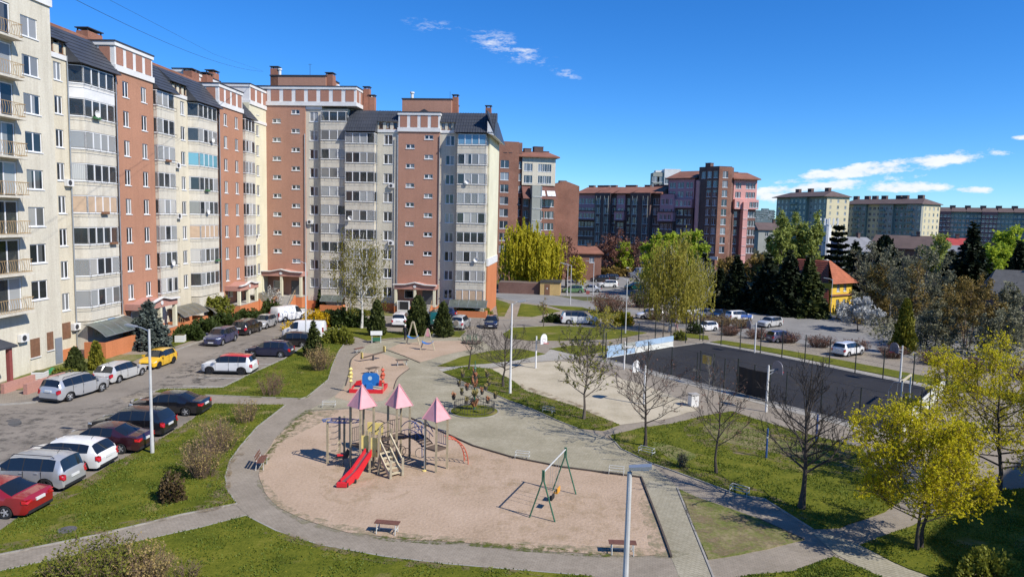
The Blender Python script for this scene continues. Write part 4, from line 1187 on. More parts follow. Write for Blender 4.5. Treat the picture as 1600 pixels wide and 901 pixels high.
for a, b, y, z in ((8.5, 12.28, -.66, 1.0), (12.32, 16.65, -1.2, .3), (28.7, 32.85, -1.3, .25)):
    mb = MB(m_parap); mb.box(a, y, 0, b, .26, lv(z)); mb.build('ground_floor_wall', wing)
porch(wing, 0.1, 6.3, 0.0, 5.9, (-0.25, 2.3), steps=(3.0, 5.2, 0, 9), zfl=2.0)
porch(wing, 20.0, 26.0, 0.0, 4.6, (-0.25, 2.3), steps=(23.6, 25.4, 0, 6), zfl=1.2)
mb = MB(m_white); mb.box(20.5, -2.75, 0.2, 22.3, -2.6, 2.0); nb = mb.build('notice_board', wing)
mb = MB(m_glass); mb.box(20.65, -2.77, .75, 22.15, -2.752, 1.9); mb.build('pane', nb)
basement_canopy(wing, 9.0, 12.3, -1.0, -2.6, 1.5, .8, m_polyg)
basement_canopy(wing, 28.0, 33.4, -1.4, -3.0, 1.4, .9, m_polyg)
mb = MB(m_terra2); mb.box(-1.0, 4.0, lv(30.8), 7.6, 10, lv(33.0)); ph = mb.build('roof_house', wing)
mb = MB(m_dark); mb.box(-1.1, 3.9, lv(33.0), 7.7, 10.1, lv(33.15)); mb.extr([(1.9, 3.96, lv(30.9)), (4.4, 3.96, lv(30.9)), (3.15, 3.96, lv(31.6))], None, (0, -.06, 0)); mb.build('coping', ph)
mb = MB(m_terra2); mb.box(19.7, 2.4, lv(27.2), 27.0, 9, lv(29.5)); ph = mb.build('roof_house', wing)
mb = MB(m_dark); mb.box(19.6, 2.3, lv(29.5), 27.1, 9.1, lv(29.62)); mb.extr([(21.9, 2.36, lv(27.5)), (24.1, 2.36, lv(27.5)), (23.0, 2.36, lv(28.1))], None, (0, -.06, 0)); mb.build('coping', ph)
for x, y, w, d, h, z in ((-.4, 4.5, 1.2, 1, 3.2, 30.9), (8.0, 5, 1.1, 1.4, 3.1, 30.2), (14.2, 3.2, .9, .9, 4.0, 27.0), (15.0, 3.2, .9, .9, 2.8, 27.0), (27.4, 3.6, .8, .8, 3.0, 27.0), (32.4, 3.0, .8, .8, 1.4, 27.0)):
    chimney(wing, x, y, lv(z), w, d, h)
for x in (6.0, 16.72, 19.8, 25.9):
    mb = MB(m_metal); mb.tube([(x, -.36, .5), (x, -.36, lv(24.0))], .06, 6); mb.build('downpipe', wing)
for x, k in ((18.9, 3), (18.9, 6), (6.7, 4)): ac_unit(wing, x, -.02, B_LEV[k] - 1.35)
for x, z in ((13.2, B_LEV[4] - .3), (30.2, B_LEV[6] - .3), (31.6, B_LEV[2] - .3)):
    mb = MB(m_white); mb.lathe([(0.02, .1), (.22, .04), (.34, -.08), (.33, -.09), (.2, .02), (0, .07)], 12, (x, -1.6, z), 'y'); mb.build('satellite_dish', wing)
for x, y, z, h in ((.4, 4.2, 33.0, 1.1), (20.9, 3.6, 29.5, 1.2)):
    mb = MB(m_white); mb.lathe([(.22, 0), (.22, h - .25), (.34, h - .2), (.34, h), (0, h + .05)], 10, (x, y, lv(z))); mb.build('vent_pipe', wing)
mb = MB(m_dark); mb.tube([(4.8, 5, lv(33)), (4.8, 5, lv(35))], .03, 4); mb.tube([(4.5, 5, lv(34.9)), (5.1, 5, lv(34.9))], .02, 4); mb.tube([(26.5, 4, lv(29.5)), (26.5, 4, lv(30.9))], .025, 4); mb.build('aerial', wing)
mb = MB(m_white); mb.lathe([(0.02, -.1), (.3, .0), (.42, .16), (.40, .17), (.28, .03), (0, -.05)], 12, (9.6, 3.4, lv(31.3)), 'y'); mb.build('satellite_dish', wing)
# ---------------------------------------------------------------- buildings farther off
m_brk = M_brick('brown_brick', (0.215, 0.125, 0.10), (0.165, 0.09, 0.075), (0.15, 0.12, 0.10))
m_brkr = M_brick('red_brown_brick', (0.28, 0.135, 0.09), (0.21, 0.095, 0.065), (0.26, 0.2, 0.16))
m_brkd = M_brick('dark_brown_brick', (0.17, 0.115, 0.10), (0.125, 0.085, 0.08), (0.11, 0.09, 0.08))
m_pink = M_wall('salmon_pink_plaster', (0.66, 0.34, 0.30), 0.08)
m_mauve = M_wall('mauve_pink_plaster', (0.56, 0.29, 0.31), 0.10)
m_tile = M('orange_roof_tile', (0.235, 0.10, 0.062), 0.8, 0.25, 0.4)
m_tiled = M('dark_red_roof_tile', (0.14, 0.055, 0.04), 0.75, 0.25, 0.6)
m_browntile = M('brown_roof_tile', (0.11, 0.075, 0.065), 0.8, 0.2, 0.4)
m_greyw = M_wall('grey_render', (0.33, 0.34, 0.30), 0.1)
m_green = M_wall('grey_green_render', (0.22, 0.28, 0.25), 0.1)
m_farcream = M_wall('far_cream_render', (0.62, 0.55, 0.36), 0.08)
m_fglass = M_glass('far_pane', (0.03, 0.04, 0.05), (0.32, 0.35, 0.38))

def frame_of(A, B):
    A = Vector((A[0], A[1], 0)); B = Vector((B[0], B[1], 0)); d = B - A
    return atan2(d.y, d.x), d.length
def face(par, x0, x1, z0, z1, y, cols, rows, w, h, mat, yb=6.0, n=2, name='wall_section'):
    ops = [wop(c, r, w, h) for c in cols for r in rows]
    section(par, x0, x1, z0, z1, y, ops, mat, yb=yb, name=name)
    for c in cols:
        for r in rows: window(par, c, y, r, w, h, n, glass=m_fglass, single=True)
def side_face(par, x, y0, y1, z0, z1, cols, rows, w, h, mat, n=2):
    """wall on the +x end of a block, as a child with its own turned frame"""
    e = MB(mat); L = y1 - y0
    wall_cells(e, 0, L, z0, z1, 0, [wop(c - y0, r, w, h) for c in cols for r in rows])
    o = e.build('end_wall', par, (x + .03, y0, 0), pi / 2)
    for c in cols:
        for r in rows: window(o, c - y0, 0, r, w, h, n, glass=m_fglass, single=True)
def slope_roof(par, x0, x1, yf, yb, z, rise, mat, over=.5, hip=0.0):
    mb = MB(mat)
    ym = (yf + yb) / 2
    a = [(x0 - over, yf - over, z), (x1 + over, yf - over, z), (x1 + over, yb + over, z), (x0 - over, yb + over, z), (x0 - over + hip, ym, z + rise), (x1 + over - hip, ym, z + rise)]
    b = [(p[0], p[1], p[2] - .25) for p in a[:4]]
    mb.add(a + b, [(0, 1, 5, 4), (2, 3, 4, 5), (1, 2, 5), (3, 0, 4), (6, 7, 1, 0), (7, 8, 2, 1), (8, 9, 3, 2), (9, 6, 0, 3), (9, 8, 7, 6)])
    return mb.build('roof', par)
def stack(par, x, y, z, w, d, h, mat=None):
    mb = MB(mat or m_brkd); mb.box(x - w / 2, y - d / 2, z, x + w / 2, y + d / 2, z + h); mb.box(x - w / 2 - .08, y - d / 2 - .08, z + h, x + w / 2 + .08, y + d / 2 + .08, z + h + .12); mb.build('chimney', par)

GB = -0.9
# brick tower beside the facing wing (about 166 m away)
hz_ = 340.0
def at(px, Y): return (px - 2.8 - 800) / FPX * CT * Y
hz_ = HZ(820)
YB = 166
s = YB * CT / FPX
A = (at(776, 163), 163); B = (at(866, YB), YB)
rz, L = frame_of(A, B)
bt = thing('brick_tower_block', 'brown brick tower block with cream top storeys behind the facing wing', 'building', (A[0], A[1], GB), rz)
def zpx(y, Y=YB): return CAMZ + (hz_ - y) * Y / (FPX / CT) - GB
k = L / 90.0
rows = [zpx(260 + 18.3 * i) for i in range(8)]
face(bt, -1, 31 * k, 0, zpx(226), -1.0, [4.5 * k + 5 * k], rows, 1.9, 1.7, m_brkr)
face(bt, 31 * k, 38 * k, 0, zpx(226), 0.4, [34 * k], rows, 1.3, 1.6, m_brk)
face(bt, 38 * k, 90 * k, zpx(290), zpx(247), 0.0, [44 * k, 50.5 * k, 66 * k, 73 * k, 80 * k], [zpx(263), zpx(281)], 1.0, 1.7, m_creamg)
face(bt, 38 * k, 90 * k, 0, zpx(310), -0.6, [44 * k, 68 * k, 77 * k, 84 * k], [zpx(317 + 18 * i) for i in range(6)], 1.1, 1.6, m_brkr)
mb = MB(m_tiled); mb.extr([(37 * k, -2.2, zpx(311)), (91 * k, -2.2, zpx(311)), (90 * k, 0.1, zpx(292)), (38 * k, .1, zpx(292))], None, (0, .25, 0.12)); sr = mb.build('lower_roof', bt)
for c in (69, 79, 85):
    mb = MB(m_upvc); c2 = c * k; mb.extr([(c2 - .5, -1.75, zpx(306.5)), (c2 + .5, -1.75, zpx(306.5)), (c2 + .5, -.75, zpx(298.5)), (c2 - .5, -.75, zpx(298.5))], None, (0, -.08, .05)); mb.build('roof_window', sr)
mb = MB(m_greyw); mb.box(50 * k, -2.6, 0, 63 * k, -.62, zpx(291)); gt = mb.build('glazed_bay', bt)
for i in range(6):
    window(gt, 58.5 * k, -2.66, zpx(300 + 18 * i), 2.0, 2.3, 2, glass=m_fglass, single=True)
mb = MB(m_brkr); mb.box(0, 1, 0, 90 * k, 14, zpx(250)); mb.build('rear_body', bt)
slope_roof(bt, 34 * k, 90 * k, 0, 12, zpx(246), 1.6, m_tile, .8, 1.0)
stack(bt, 53 * k, 5, zpx(243), 1.6, 1.6, 1.6); stack(bt, 72 * k, 6, zpx(243), 2.2, 1.6, 2.2); stack(bt, 82 * k, 8, zpx(243), 3.2, 1.2, 1.4)
for c in (10, 18):
    window(bt, c * k, -1.02, zpx(238), .7, 1.3, 1, mat=m_dark, glass=m_fglass, single=True)
# windowless red gable beyond it
hz_ = HZ(884)
YR = 178
A = (at(862, YR - 1), YR - 1); B = (at(904, YR), YR)
rz, L = frame_of(A, B)
rg = thing('brick_house', 'windowless red brick gable between the tower block and the purple terrace', 'building', (A[0], A[1], GB), rz)
mb = MB(m_brkr); mb.extr([(0, 0, 0), (L, 0, 0), (L, 0, zpx(291, YR)), (L * .48, 0, zpx(283.5, YR)), (0, 0, zpx(290, YR))], None, (0, 9, 0)); mb.build('gable_wall', rg)
mb = MB(m_brkd); mb.box(L * .35, 3, zpx(287, YR), L * .62, 4.5, zpx(282, YR)); mb.build('chimney', rg)
# purple-brown terrace in shade (about 205 m): right end nearer
hz_ = HZ(975)
YA, YE = 214, 196
A = (at(902, YA), YA); B = (at(1052, YE), YE)
rz, L = frame_of(A, B)
pt = thing('terrace_building', 'dark brown and mauve brick terrace in shade with orange roofs and glazed bays', 'building', (A[0], A[1], GB), rz)
def zp(y, Y=206): return CAMZ + (hz_ - y) * Y / (FPX / CT) - GB
rowsP = [zp(315 + 14.6 * i) for i in range(7)]
k = L / 150.0
segs = [(0, 32, m_mauve, 0.0, [4, 9, 15, 20, 25, 29], True), (32, 57, m_brkd, -1.2, [36, 39.5, 49, 52.5], False), (57, 64, m_brkd, 0, [60], False), (64, 77, m_mauve, 0, [68, 73], True), (77, 88, m_brkd, .5, [82], False),
        (88, 118, m_brkd, -1.2, [93, 97, 109, 113], False), (118, 130, m_brkd, .4, [122, 126], False), (130, 150, m_mauve, 0, [134, 140, 146], True)]
for x0, x1, mt, y, cols, two in segs:
    if two:
        face(pt, x0 * k, x1 * k, zp(331), zp(304), y, [c * k for c in cols], rowsP[:2], .85, 1.5, mt)
        face(pt, x0 * k - .2, x1 * k + .2, zp(344), zp(331), y - .9, [c * k for c in cols], [zp(338)], .85, 1.4, mt)
        face(pt, x0 * k, x1 * k, 0, zp(344), y, [c * k for c in cols], [zp(352 + 14.6 * i) for i in range(4)], .95, 1.5, m_brkd)
        mb = MB(m_brkd); mb.box(x0 * k - .3, y - 1.1, zp(345.5), x1 * k + .3, y - .92, zp(344)); mb.box(x0 * k - .3, y - 1.15, zp(331), x1 * k + .3, y - .02, zp(329.5)); mb.build('cornice', pt)
    else:
        face(pt, x0 * k, x1 * k, 0, zp(302), y, [c * k for c in cols], rowsP, 1.0, 1.8, mt)
    if y < -1:
        for c0, c1 in ((cols[0], cols[1]), (cols[2], cols[3])):
            mb = MB(m_greyw); mb.box((c0 - 1.8) * k, y - .18, zp(408), (c0 - 1.2) * k, y - .003, zp(307)); mb.box((c1 + 1.2) * k, y - .18, zp(408), (c1 + 1.8) * k, y - .003, zp(307)); mb.build('bay_pier', pt)
mb = MB(m_brkd); mb.box(0, 1.2, 0, L, 12, zp(303)); mb.build('rear_body', pt)
for x0, x1 in ((0, 33), (33, 62), (62, 90), (90, 122), (122, 132)):
    slope_roof(pt, x0 * k, x1 * k, -.6, 11, zp(302.5), 2.0, m_tile, .4, .6)
for x in (5, 20, 30, 42, 66, 74, 96, 110, 120, 127): stack(pt, x * k, 6.5, zp(301), 1.7, 1.2, 2.2)
# taller mauve shoulder of the same group + brown corner tower + lit pink end
hz_ = HZ(1072)
YT = 192
A = (at(1043, 199), 199); B = (at(1100, YT - 1), YT - 1)
rz, L = frame_of(A, B)
sh = thing('shoulder_building', 'taller mauve and brown brick house joining the terrace to the corner tower', 'building', (A[0], A[1], GB), rz)
def zq(y, Y=195): return CAMZ + (hz_ - y) * Y / (FPX / CT) - GB
k = L / 57.0
face(sh, 1 * k, 41 * k, zq(312), zq(279), -.4, [c * k for c in (5, 10, 18, 23, 31, 37)], [zq(290), zq(304)], .85, 1.5, m_mauve)
face(sh, -4 * k, 41 * k, zq(325), zq(312), -1.3, [c * k for c in (-1, 5, 11, 18, 25, 31, 37)], [zq(318)], .85, 1.4, m_mauve)
face(sh, -4 * k, 41 * k, 0, zq(325), -.4, [c * k for c in (0, 5, 10, 18, 23, 30, 36)], [zq(332 + 14.3 * i) for i in range(5)], .95, 1.5, m_brkd)
face(sh, 41 * k, 46 * k, 0, zq(279), .5, [43.5 * k], [zq(290 + 14.3 * i) for i in range(8)], .8, 1.4, m_brkd)
mb = MB(m_mauve); mb.box(46 * k, -1.2, 0, 57 * k, .5, zq(283)); gb = mb.build('glazed_bay', sh)
for i in range(8): window(gb, 51 * k, -1.26, zq(290 + 14.3 * i), 1.4, 1.8, 2, glass=m_fglass, single=True)
mb = MB(m_brkd); mb.box(-4 * k, .8, 0, L, 11, zq(280)); mb.build('rear_body', sh)
slope_roof(sh, 0, 42 * k, -.6, 10, zq(279), 2.2, m_tile, .5, 1.0)
stack(sh, 15 * k, 6, zq(275), 3, 1.4, 1.2); stack(sh, 30 * k, 6, zq(276), 1.4, 1.2, 1.4)
hz_ = HZ(1115)
# corner tower
A = (at(1089, 191), 191); B = (at(1122, 186), 186)
rz, L = frame_of(A, B)
def zt(y, Y=188): return CAMZ + (hz_ - y) * Y / (FPX / CT) - GB
ct = thing('corner_tower', 'tall brown brick corner tower with splayed corner and pink edge strip', 'building', (A[0], A[1], GB), rz)
rowsT = [zt(274 + 14.4 * i) for i in range(9)]
face(ct, 0, L * .42, 0, zt(261.5), 0, [L * .22], rowsT[:1], 1.2, 1.7, m_brkd)
face(ct, L * .42, L, 0, zt(261.5), -.5, [L * .55, L * .84], rowsT, 1.25, 1.7, m_brk)
e = MB(m_brkr); L2 = 3.6
ang2 = radians(14) - rz
wall_cells(e, 0, L2, 0, zt(261.5), 0, [wop(L2 / 2, r, 1.5, 1.7) for r in rowsT])
o2 = e.build('splayed_wall', ct, (L, -.5, 0), ang2)
for r in rowsT: window(o2, L2 / 2, 0, r, 1.5, 1.7, 2, glass=m_fglass, single=True)
e = MB(m_brkr); wall_cells(e, 0, 9, 0, zt(263), 0, [wop(1.6, r, 1.0, 1.6) for r in rowsT])
x3, y3 = L + L2 * cos(ang2), -.5 + L2 * sin(ang2)
o3 = e.build('side_wall', ct, (x3, y3, 0), radians(72) - rz)
for r in rowsT: window(o3, 1.6, 0, r, 1.0, 1.6, 1, glass=m_fglass, single=True)
mb = MB(m_roof); mb.prism([(0, 0), (L * .42, 0), (L * .42, -.5), (L, -.5), (x3, y3), (x3 + 9 * cos(radians(72) - rz), y3 + 9 * sin(radians(72) - rz)), (-1, 7)], zt(262.2), zt(261.6)); mb.build('roof_deck', ct)
mb = MB(m_pink); mb.box(-.3, -.35, 0, .55, -.02, zt(283)); mb.build('edge_strip', ct)
stack(ct, 1.0, 3, zt(262), 1.6, 1.4, 1.2)
# sign panel near its foot
mb = MB(m_white); mb.box(L * .8, -.9, zt(405), L * 1.15, -.75, zt(400)); mb.build('sign_panel', ct)
hz_ = HZ(1160)
# pink end house
A = (at(1143, 190), 190); B = (at(1181, 191.2), 191.2)
rz, L = frame_of(A, B)
def zk(y, Y=190.5): return CAMZ + (hz_ - y) * Y / (FPX / CT) - GB
pk = thing('pink_house', 'sunlit salmon pink house over brown brick at the end of the terrace', 'building', (A[0], A[1], GB), rz)
k = L / 38.0
cols = [6 * k, 10 * k, 22 * k, 27 * k, 32 * k]
face(pk, 1 * k, 37 * k, zk(312), zk(280), 0, cols, [zk(291), zk(305)], .85, 1.5, m_pink)
face(pk, 1 * k, 38 * k, zk(327), zk(312), -1.0, [6 * k, 26 * k, 31 * k, 35 * k], [zk(320)], .85, 1.4, m_pink)
face(pk, 1 * k, 37 * k, 0, zk(327), 0, [6 * k] + [26 * k, 31 * k, 34.5 * k], [zk(335 + 14 * i) for i in range(5)], .95, 1.5, m_brk)
mb = MB(m_pink); mb.box(13 * k, -1.6, 0, 20 * k, -.02, zk(316)); gb = mb.build('glazed_bay', pk)
for i in range(6): window(gb, 16.5 * k, -1.66, zk(322 + 14 * i), 1.1, 1.9, 2, glass=m_fglass, single=True)
mb = MB(m_brkr); mb.box(1.2 * k, .8, 0, 36.8 * k, 9, zk(281)); mb.build('rear_body', pk)
slope_roof(pk, 0, 37 * k, -.6, 10, zk(280), 1.9, m_tile, .5, 1.0)
stack(pk, 14 * k, 5, zk(277), 1.6, 1.4, 1.4); stack(pk, 27 * k, 7, zk(277), 3.0, 1.4, 1.0)
# pale modern block peeping over
hz_ = HZ(1040)
YM = 300
mw = thing('modern_block', 'pale grey modern flat block showing above the orange roofs', 'building', (at(1018, YM), YM, GB))
def zm(y): return CAMZ + (hz_ - y) * YM / (FPX / CT) - GB
k = YM * CT / FPX
face(mw, 0, 17 * k, 0, zm(271), 0, [4 * k, 12 * k], [zm(281), zm(292)], 3.0, 2.2, m_greyw)
face(mw, 17 * k, 42 * k, 0, zm(265), -.5, [21 * k, 30 * k], [zm(283), zm(296)], 1.8, 2.4, m_white)
mb = MB(m_white); mb.box(5 * k, 2, zm(270), 17 * k, 6, zm(267)); mb.build('roof_house', mw)
# cream blocks (about 350 m) : front shade put into grey wall colours, right ends plain cream
def cream_block(label, pa, Ya, pb, Yb, ytop, ybot, ncol, nrow, rowy, dy, end_px, hip, stacks, mats, endcols):
    global hz_
    hz_ = HZ((pa + pb) / 2); A = (at(pa, Ya), Ya); B = (at(pb, Yb), Yb)
    rz, L = frame_of(A, B)
    Ym = (Ya + Yb) / 2
    z = lambda y: CAMZ + (hz_ - y) * Ym / (FPX / CT) - GB
    t = thing('cream_apartment_block', label, 'building', (A[0], A[1], GB), rz)
    n = len(mats)
    for i, mt in enumerate(mats):
        x0, x1 = L * i / n, L * (i + 1) / n
        nc = max(2, ncol // n)
        y = (-1.5 if i % 2 else 0.0)
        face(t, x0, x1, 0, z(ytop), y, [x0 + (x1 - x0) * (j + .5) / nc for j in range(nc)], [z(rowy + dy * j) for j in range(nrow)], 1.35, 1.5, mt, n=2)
        if i % 2:
            bm = MB(m_green); bm.box(x0 + .5, y - .9, -1.5, x0 + (x1 - x0) * .45, y - .01, -.4); bme = bm.mesh('balcony_front')
            for j in range(nrow): ob('balcony_front', bme, t, (0, 0, z(rowy + dy * j)))
    D = 13.0
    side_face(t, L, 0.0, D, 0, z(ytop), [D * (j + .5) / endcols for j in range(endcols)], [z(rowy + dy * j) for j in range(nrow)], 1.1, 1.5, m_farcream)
    mb = MB(m_greyw); mb.box(0, .5, 0, L - .2, D, z(ytop) - .2); mb.build('rear_body', t)
    slope_roof(t, 0, L, -1.6, D, z(ytop), 2.6, m_browntile, .9, hip)
    for x in stacks: stack(t, L * x, D * .55, z(ytop) + 1.2, 2.6, 1.6, 3.0)
    return t
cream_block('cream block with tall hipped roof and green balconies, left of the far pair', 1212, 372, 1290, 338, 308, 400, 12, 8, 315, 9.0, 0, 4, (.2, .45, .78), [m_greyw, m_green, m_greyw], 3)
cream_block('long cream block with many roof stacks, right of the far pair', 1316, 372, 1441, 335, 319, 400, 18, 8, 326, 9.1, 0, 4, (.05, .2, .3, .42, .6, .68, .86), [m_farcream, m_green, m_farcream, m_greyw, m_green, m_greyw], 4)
# blue-grey shaded row at far right
hz_ = HZ(1530)
YF = 430
A = (at(1461, 440), 440); B = (at(1660, 410), 410)
rz, L = frame_of(A, B)
zf = lambda y: CAMZ + (hz_ - y) * 425 / (FPX / CT) - GB
fr = thing('far_terrace_block', 'long blue-grey shaded apartment row on the far right skyline', 'building', (A[0], A[1], GB), rz)
m_bgrey = M_wall('blue_shade_haze_render', (0.15, 0.20, 0.21), 0.1); m_plum = M_wall('plum_render', (0.13, 0.085, 0.10), 0.1)  # blue of shade and distance put into the blue-grey wall colour
nb = 8
for i in range(nb):
    x0, x1 = L * i / nb, L * (i + 1) / nb
    mt = (m_plum, m_green, m_bgrey)[i % 3]
    face(fr, x0, x1, 0, zf(331), (-2, 0, 0)[i % 3], [x0 + (x1 - x0) * (j + .5) / 4 for j in range(4)], [zf(338 + 7.3 * j) for j in range(6)], 1.5, 1.5, mt)
    slope_roof(fr, x0, x1, -1, 12, zf(331), 2.6, m_browntile, .3, 1.0)
    stack(fr, (x0 + x1) / 2 - 3, 6, zf(328), 3, 2, 2.6)
mb = MB(m_bgrey); mb.box(0, .6, 0, L, 12, zf(331.5)); mb.build('rear_body', fr)
# towers far off, haze put into their wall colour, between the pink house and the cream block
hz_ = HZ(1195)
fz = thing('far_estate_block', 'tiny blue-grey housing estate on the horizon beside the pink house', 'building', (at(1180, 900), 900, GB))
for i, (a, b, y) in enumerate(((0, 12, 332), (11, 22, 329), (21, 32, 331))):
    kk = 900 * CT / FPX; z = CAMZ + (hz_ - y) * kk - GB + 2.5
    face(fz, a * kk, b * kk - .5, 0, z, i * 2.0, [(a + 1.2 + 2.3 * j) * kk for j in range(5)], [z - 2.6 - 3 * j for j in range(4)], 2.2, 1.7, m_bgrey)

# yellow house with red tiled roof (right, about 100 m)
hz_ = HZ(1325)
YY = 117
yh = thing('yellow_house', 'small yellow house with steep red tiled roof among dark conifers', 'house', (at(1322, YY), YY, GB), radians(34))
zy = lambda y: CAMZ + (hz_ - y) * YY / (FPX / CT) - GB
m_yel = M_wall('yellow_house_plaster', (0.72, 0.47, 0.06), 0.06)
m_shade_tile = M('shaded_clay_tile', (0.32, 0.085, 0.045), 0.8, 0.22, 1.2)  # darker copy of the roof tile, shade put into its colour
wx0, wx1, D = -2.9, 3.1, 11
face(yh, wx0, wx1, 0, zy(443), 0, [-0.9, 1.0], [zy(449), zy(475)], .85, 1.4, m_yel, yb=D)
mb = MB(m_yel); mb.box(wx0 + .01, .2, 0, wx1 - .01, D, zy(444)); mb.build('rear_body', yh)
mb = MB(m_tile); mb.box(wx0 - .2, -.25, zy(462.5), wx1 + .2, -.02, zy(460)); mb.build('brick_band', yh)
# tile courses on the four slopes
def tiled(par, quadp, n, mat, name='roof'):
    a, b, c, d = [Vector(p) for p in quadp]
    nrm = (b - a).cross(d - a).normalized()
    mb = MB(mat)
    for i in range(n):
        t0, t1 = i / n, (i + 1) / n
        p0, p1, p2, p3 = a.lerp(d, t0), b.lerp(c, t0), b.lerp(c, t1), a.lerp(d, t1)
        mb.add([p0 + nrm * .09, p1 + nrm * .09, p2 + nrm * .02, p3 + nrm * .02, p0, p1], [(0, 1, 2, 3), (4, 5, 1, 0)])
    return mb.build(name, par)
e0, r0 = zy(443), zy(409)
ov = .7
tiled(yh, [(wx0 - ov, -ov, e0), (wx1 + ov, -ov, e0), (wx1 * .05 + .3, 2.6, r0), (.0, 2.6, r0)], 12, M('orange_clay_tile', (0.38, 0.12, 0.055), 0.8, 0.25, 0.8))
tiled(yh, [(wx0 - ov - .8, D + ov, e0 - 3.2), (wx0 - ov - .8, -ov, e0 - 3.2), (0, 2.6, r0), (0, D - 2.6, r0)], 22, m_shade_tile)
tiled(yh, [(wx1 + ov, -ov, e0), (wx1 + ov, D + ov, e0), (.43, D - 2.6, r0), (.43, 2.6, r0)], 14, m_shade_tile)
tiled(yh, [(wx1 + ov, D + ov, e0), (wx0 - ov - .8, D + ov, e0 - 3.2), (0, D - 2.6, r0), (.43, D - 2.6, r0)], 12, m_shade_tile)
stack(yh, -1.2, 5.5, r0 - 1.6, .7, .7, 2.2, m_brkd)
# other low roofs half hidden by the trees
def cottage(label, px, Y, ytop, yeave, w, d, ang, wallm, roofm, name='cottage'):
    global hz_
    hz_ = HZ(px); z = lambda y: CAMZ + (hz_ - y) * Y / (FPX / CT) - GB
    t = thing(name, label, 'house', (at(px, Y), Y, GB), ang)
    face(t, -w / 2, w / 2, 0, z(yeave), 0, [-w * .25, w * .25], [max(1.6, z(yeave) - 1.6)], 1.1, 1.3, wallm, yb=d)
    mb = MB(wallm); mb.box(-w / 2 + .02, .2, 0, w / 2 - .02, d, z(yeave) - .02); mb.build('rear_body', t)
    slope_roof(t, -w / 2, w / 2, 0, d, z(yeave), max(1.5, z(ytop) - z(yeave)), roofm, .5, 1.5)
    stack(t, w * .2, d / 2, z(ytop) - 1.0, .8, .8, 2.0)
    return t
m_grroof = M('grey_roof_sheet', (0.20, 0.20, 0.21), 0.6, 0.15, 0.5)
m_redroof = M('bright_red_roof', (0.40, 0.055, 0.045), 0.6, 0.15, 0.6)
cottage('house with bright red hipped roof between trees under the far row', 1490, 210, 372, 386, 12, 9, -.3, m_brkr, m_redroof)
cottage('grey roofed house half hidden by pines below the cream blocks', 1352, 190, 371, 392, 14, 9, .4, m_greyw, m_grroof)
cottage('brown roofed house below the right cream block', 1415, 190, 368, 388, 16, 10, -.5, m_brkr, m_browntile)
cottage('long dark shed with grey roof beside the pink house', 1212, 240, 348, 359, 12, 10, .2, m_greyw, m_browntile)
cottage('pale flat-roofed annex under the far right row', 1478, 190, 384, 392, 12, 8, -.2, m_white, m_grroof)
cottage('dark gabled house at the right frame edge behind shrubs', 1612, 90, 425, 462, 8, 7, -.5, m_brkd, m_roof)
cottage('low house with orange roof in front of the red gable', 912, 168, 388, 395, 9, 6, .0, m_brkr, m_tile)
# slim white mast with antennas
hz_ = HZ(1293)
ms = thing('antenna_mast', 'white telecom mast with panel antennas beside a pine', 'mast', (at(1293, 150), 150, GB))
zz = lambda y: CAMZ + (hz_ - y) * 150 / (FPX / CT) - GB
mb = MB(m_white); mb.lathe([(.95, 0), (.85, zz(352)), (.5, zz(350)), (.35, zz(342))], 12); mb.build('mast_tube', ms)
for i in range(5):
    mb = MB(m_white); mb.box(-1.8 + i * .9 - .14, -.9, zz(352), -1.8 + i * .9 + .14, -.7, zz(341)); mb.build('antenna_panel', ms)
# yellow transformer hut and low wall under the willow
ht = thing('brick_hut', 'low yellow brick hut with brown door beside the willow', 'hut', G(857, 461), radians(-6))
m_yb = M_brick('yellow_brick', (0.56, 0.40, 0.16), (0.50, 0.35, 0.14), (0.45, 0.36, 0.2))
mb = MB(m_yb); mb.box(-1.6, 0, 0, 2.1, 5, 2.35); mb.build('wall', ht)
mb = MB(m_dark); mb.box(-1.75, -.15, 2.35, 2.25, 5.15, 2.5); mb.build('flat_roof', ht)
mb = MB(m_wood); mb.box(-.75, -.05, .05, .2, -.003, 2.0); dd = mb.build('door', ht)
mb = MB(m_white); mb.box(-.36, -.062, 1.1, -.2, -.052, 1.4); mb.build('warning_sign', dd)
mb = MB(m_brk); mb.box(-9.5, .6, 0, -1.62, 4.6, 2.1); mb.build('lean_to', ht)
# building whose shadow darkens the lower right corner (just outside the frame)
sb = thing('apartment_building', 'apartment block just beyond the lower right corner that shades the drive', 'building', (40.5, 14.3, 0), 0)
mb = MB(m_cream); mb.prism([(0, 0), (-.9, -46), (26, -46), (26, 24)], 0, 25.0); mb.build('wall', sb)
mb = MB(m_mans); mb.prism([(0, 0), (-.9, -46), (26, -46), (26, 24)], 25.0, 25.6); mb.build('roof', sb)
a_sb = atan2(24, 26)
for i in range(8):
    for j in range(6): window(sb, 2.5 + 5.5 * j * cos(a_sb) - .1 * 0, (2.5 + 5.5 * j) * tan(a_sb) * 0 + 2.5 * tan(a_sb) + 5.5 * j * sin(a_sb), 3.0 + 2.8 * i, 1.5, 1.5, 2, glass=m_fglass, single=True).rotation_euler = (0, 0, a_sb + pi)
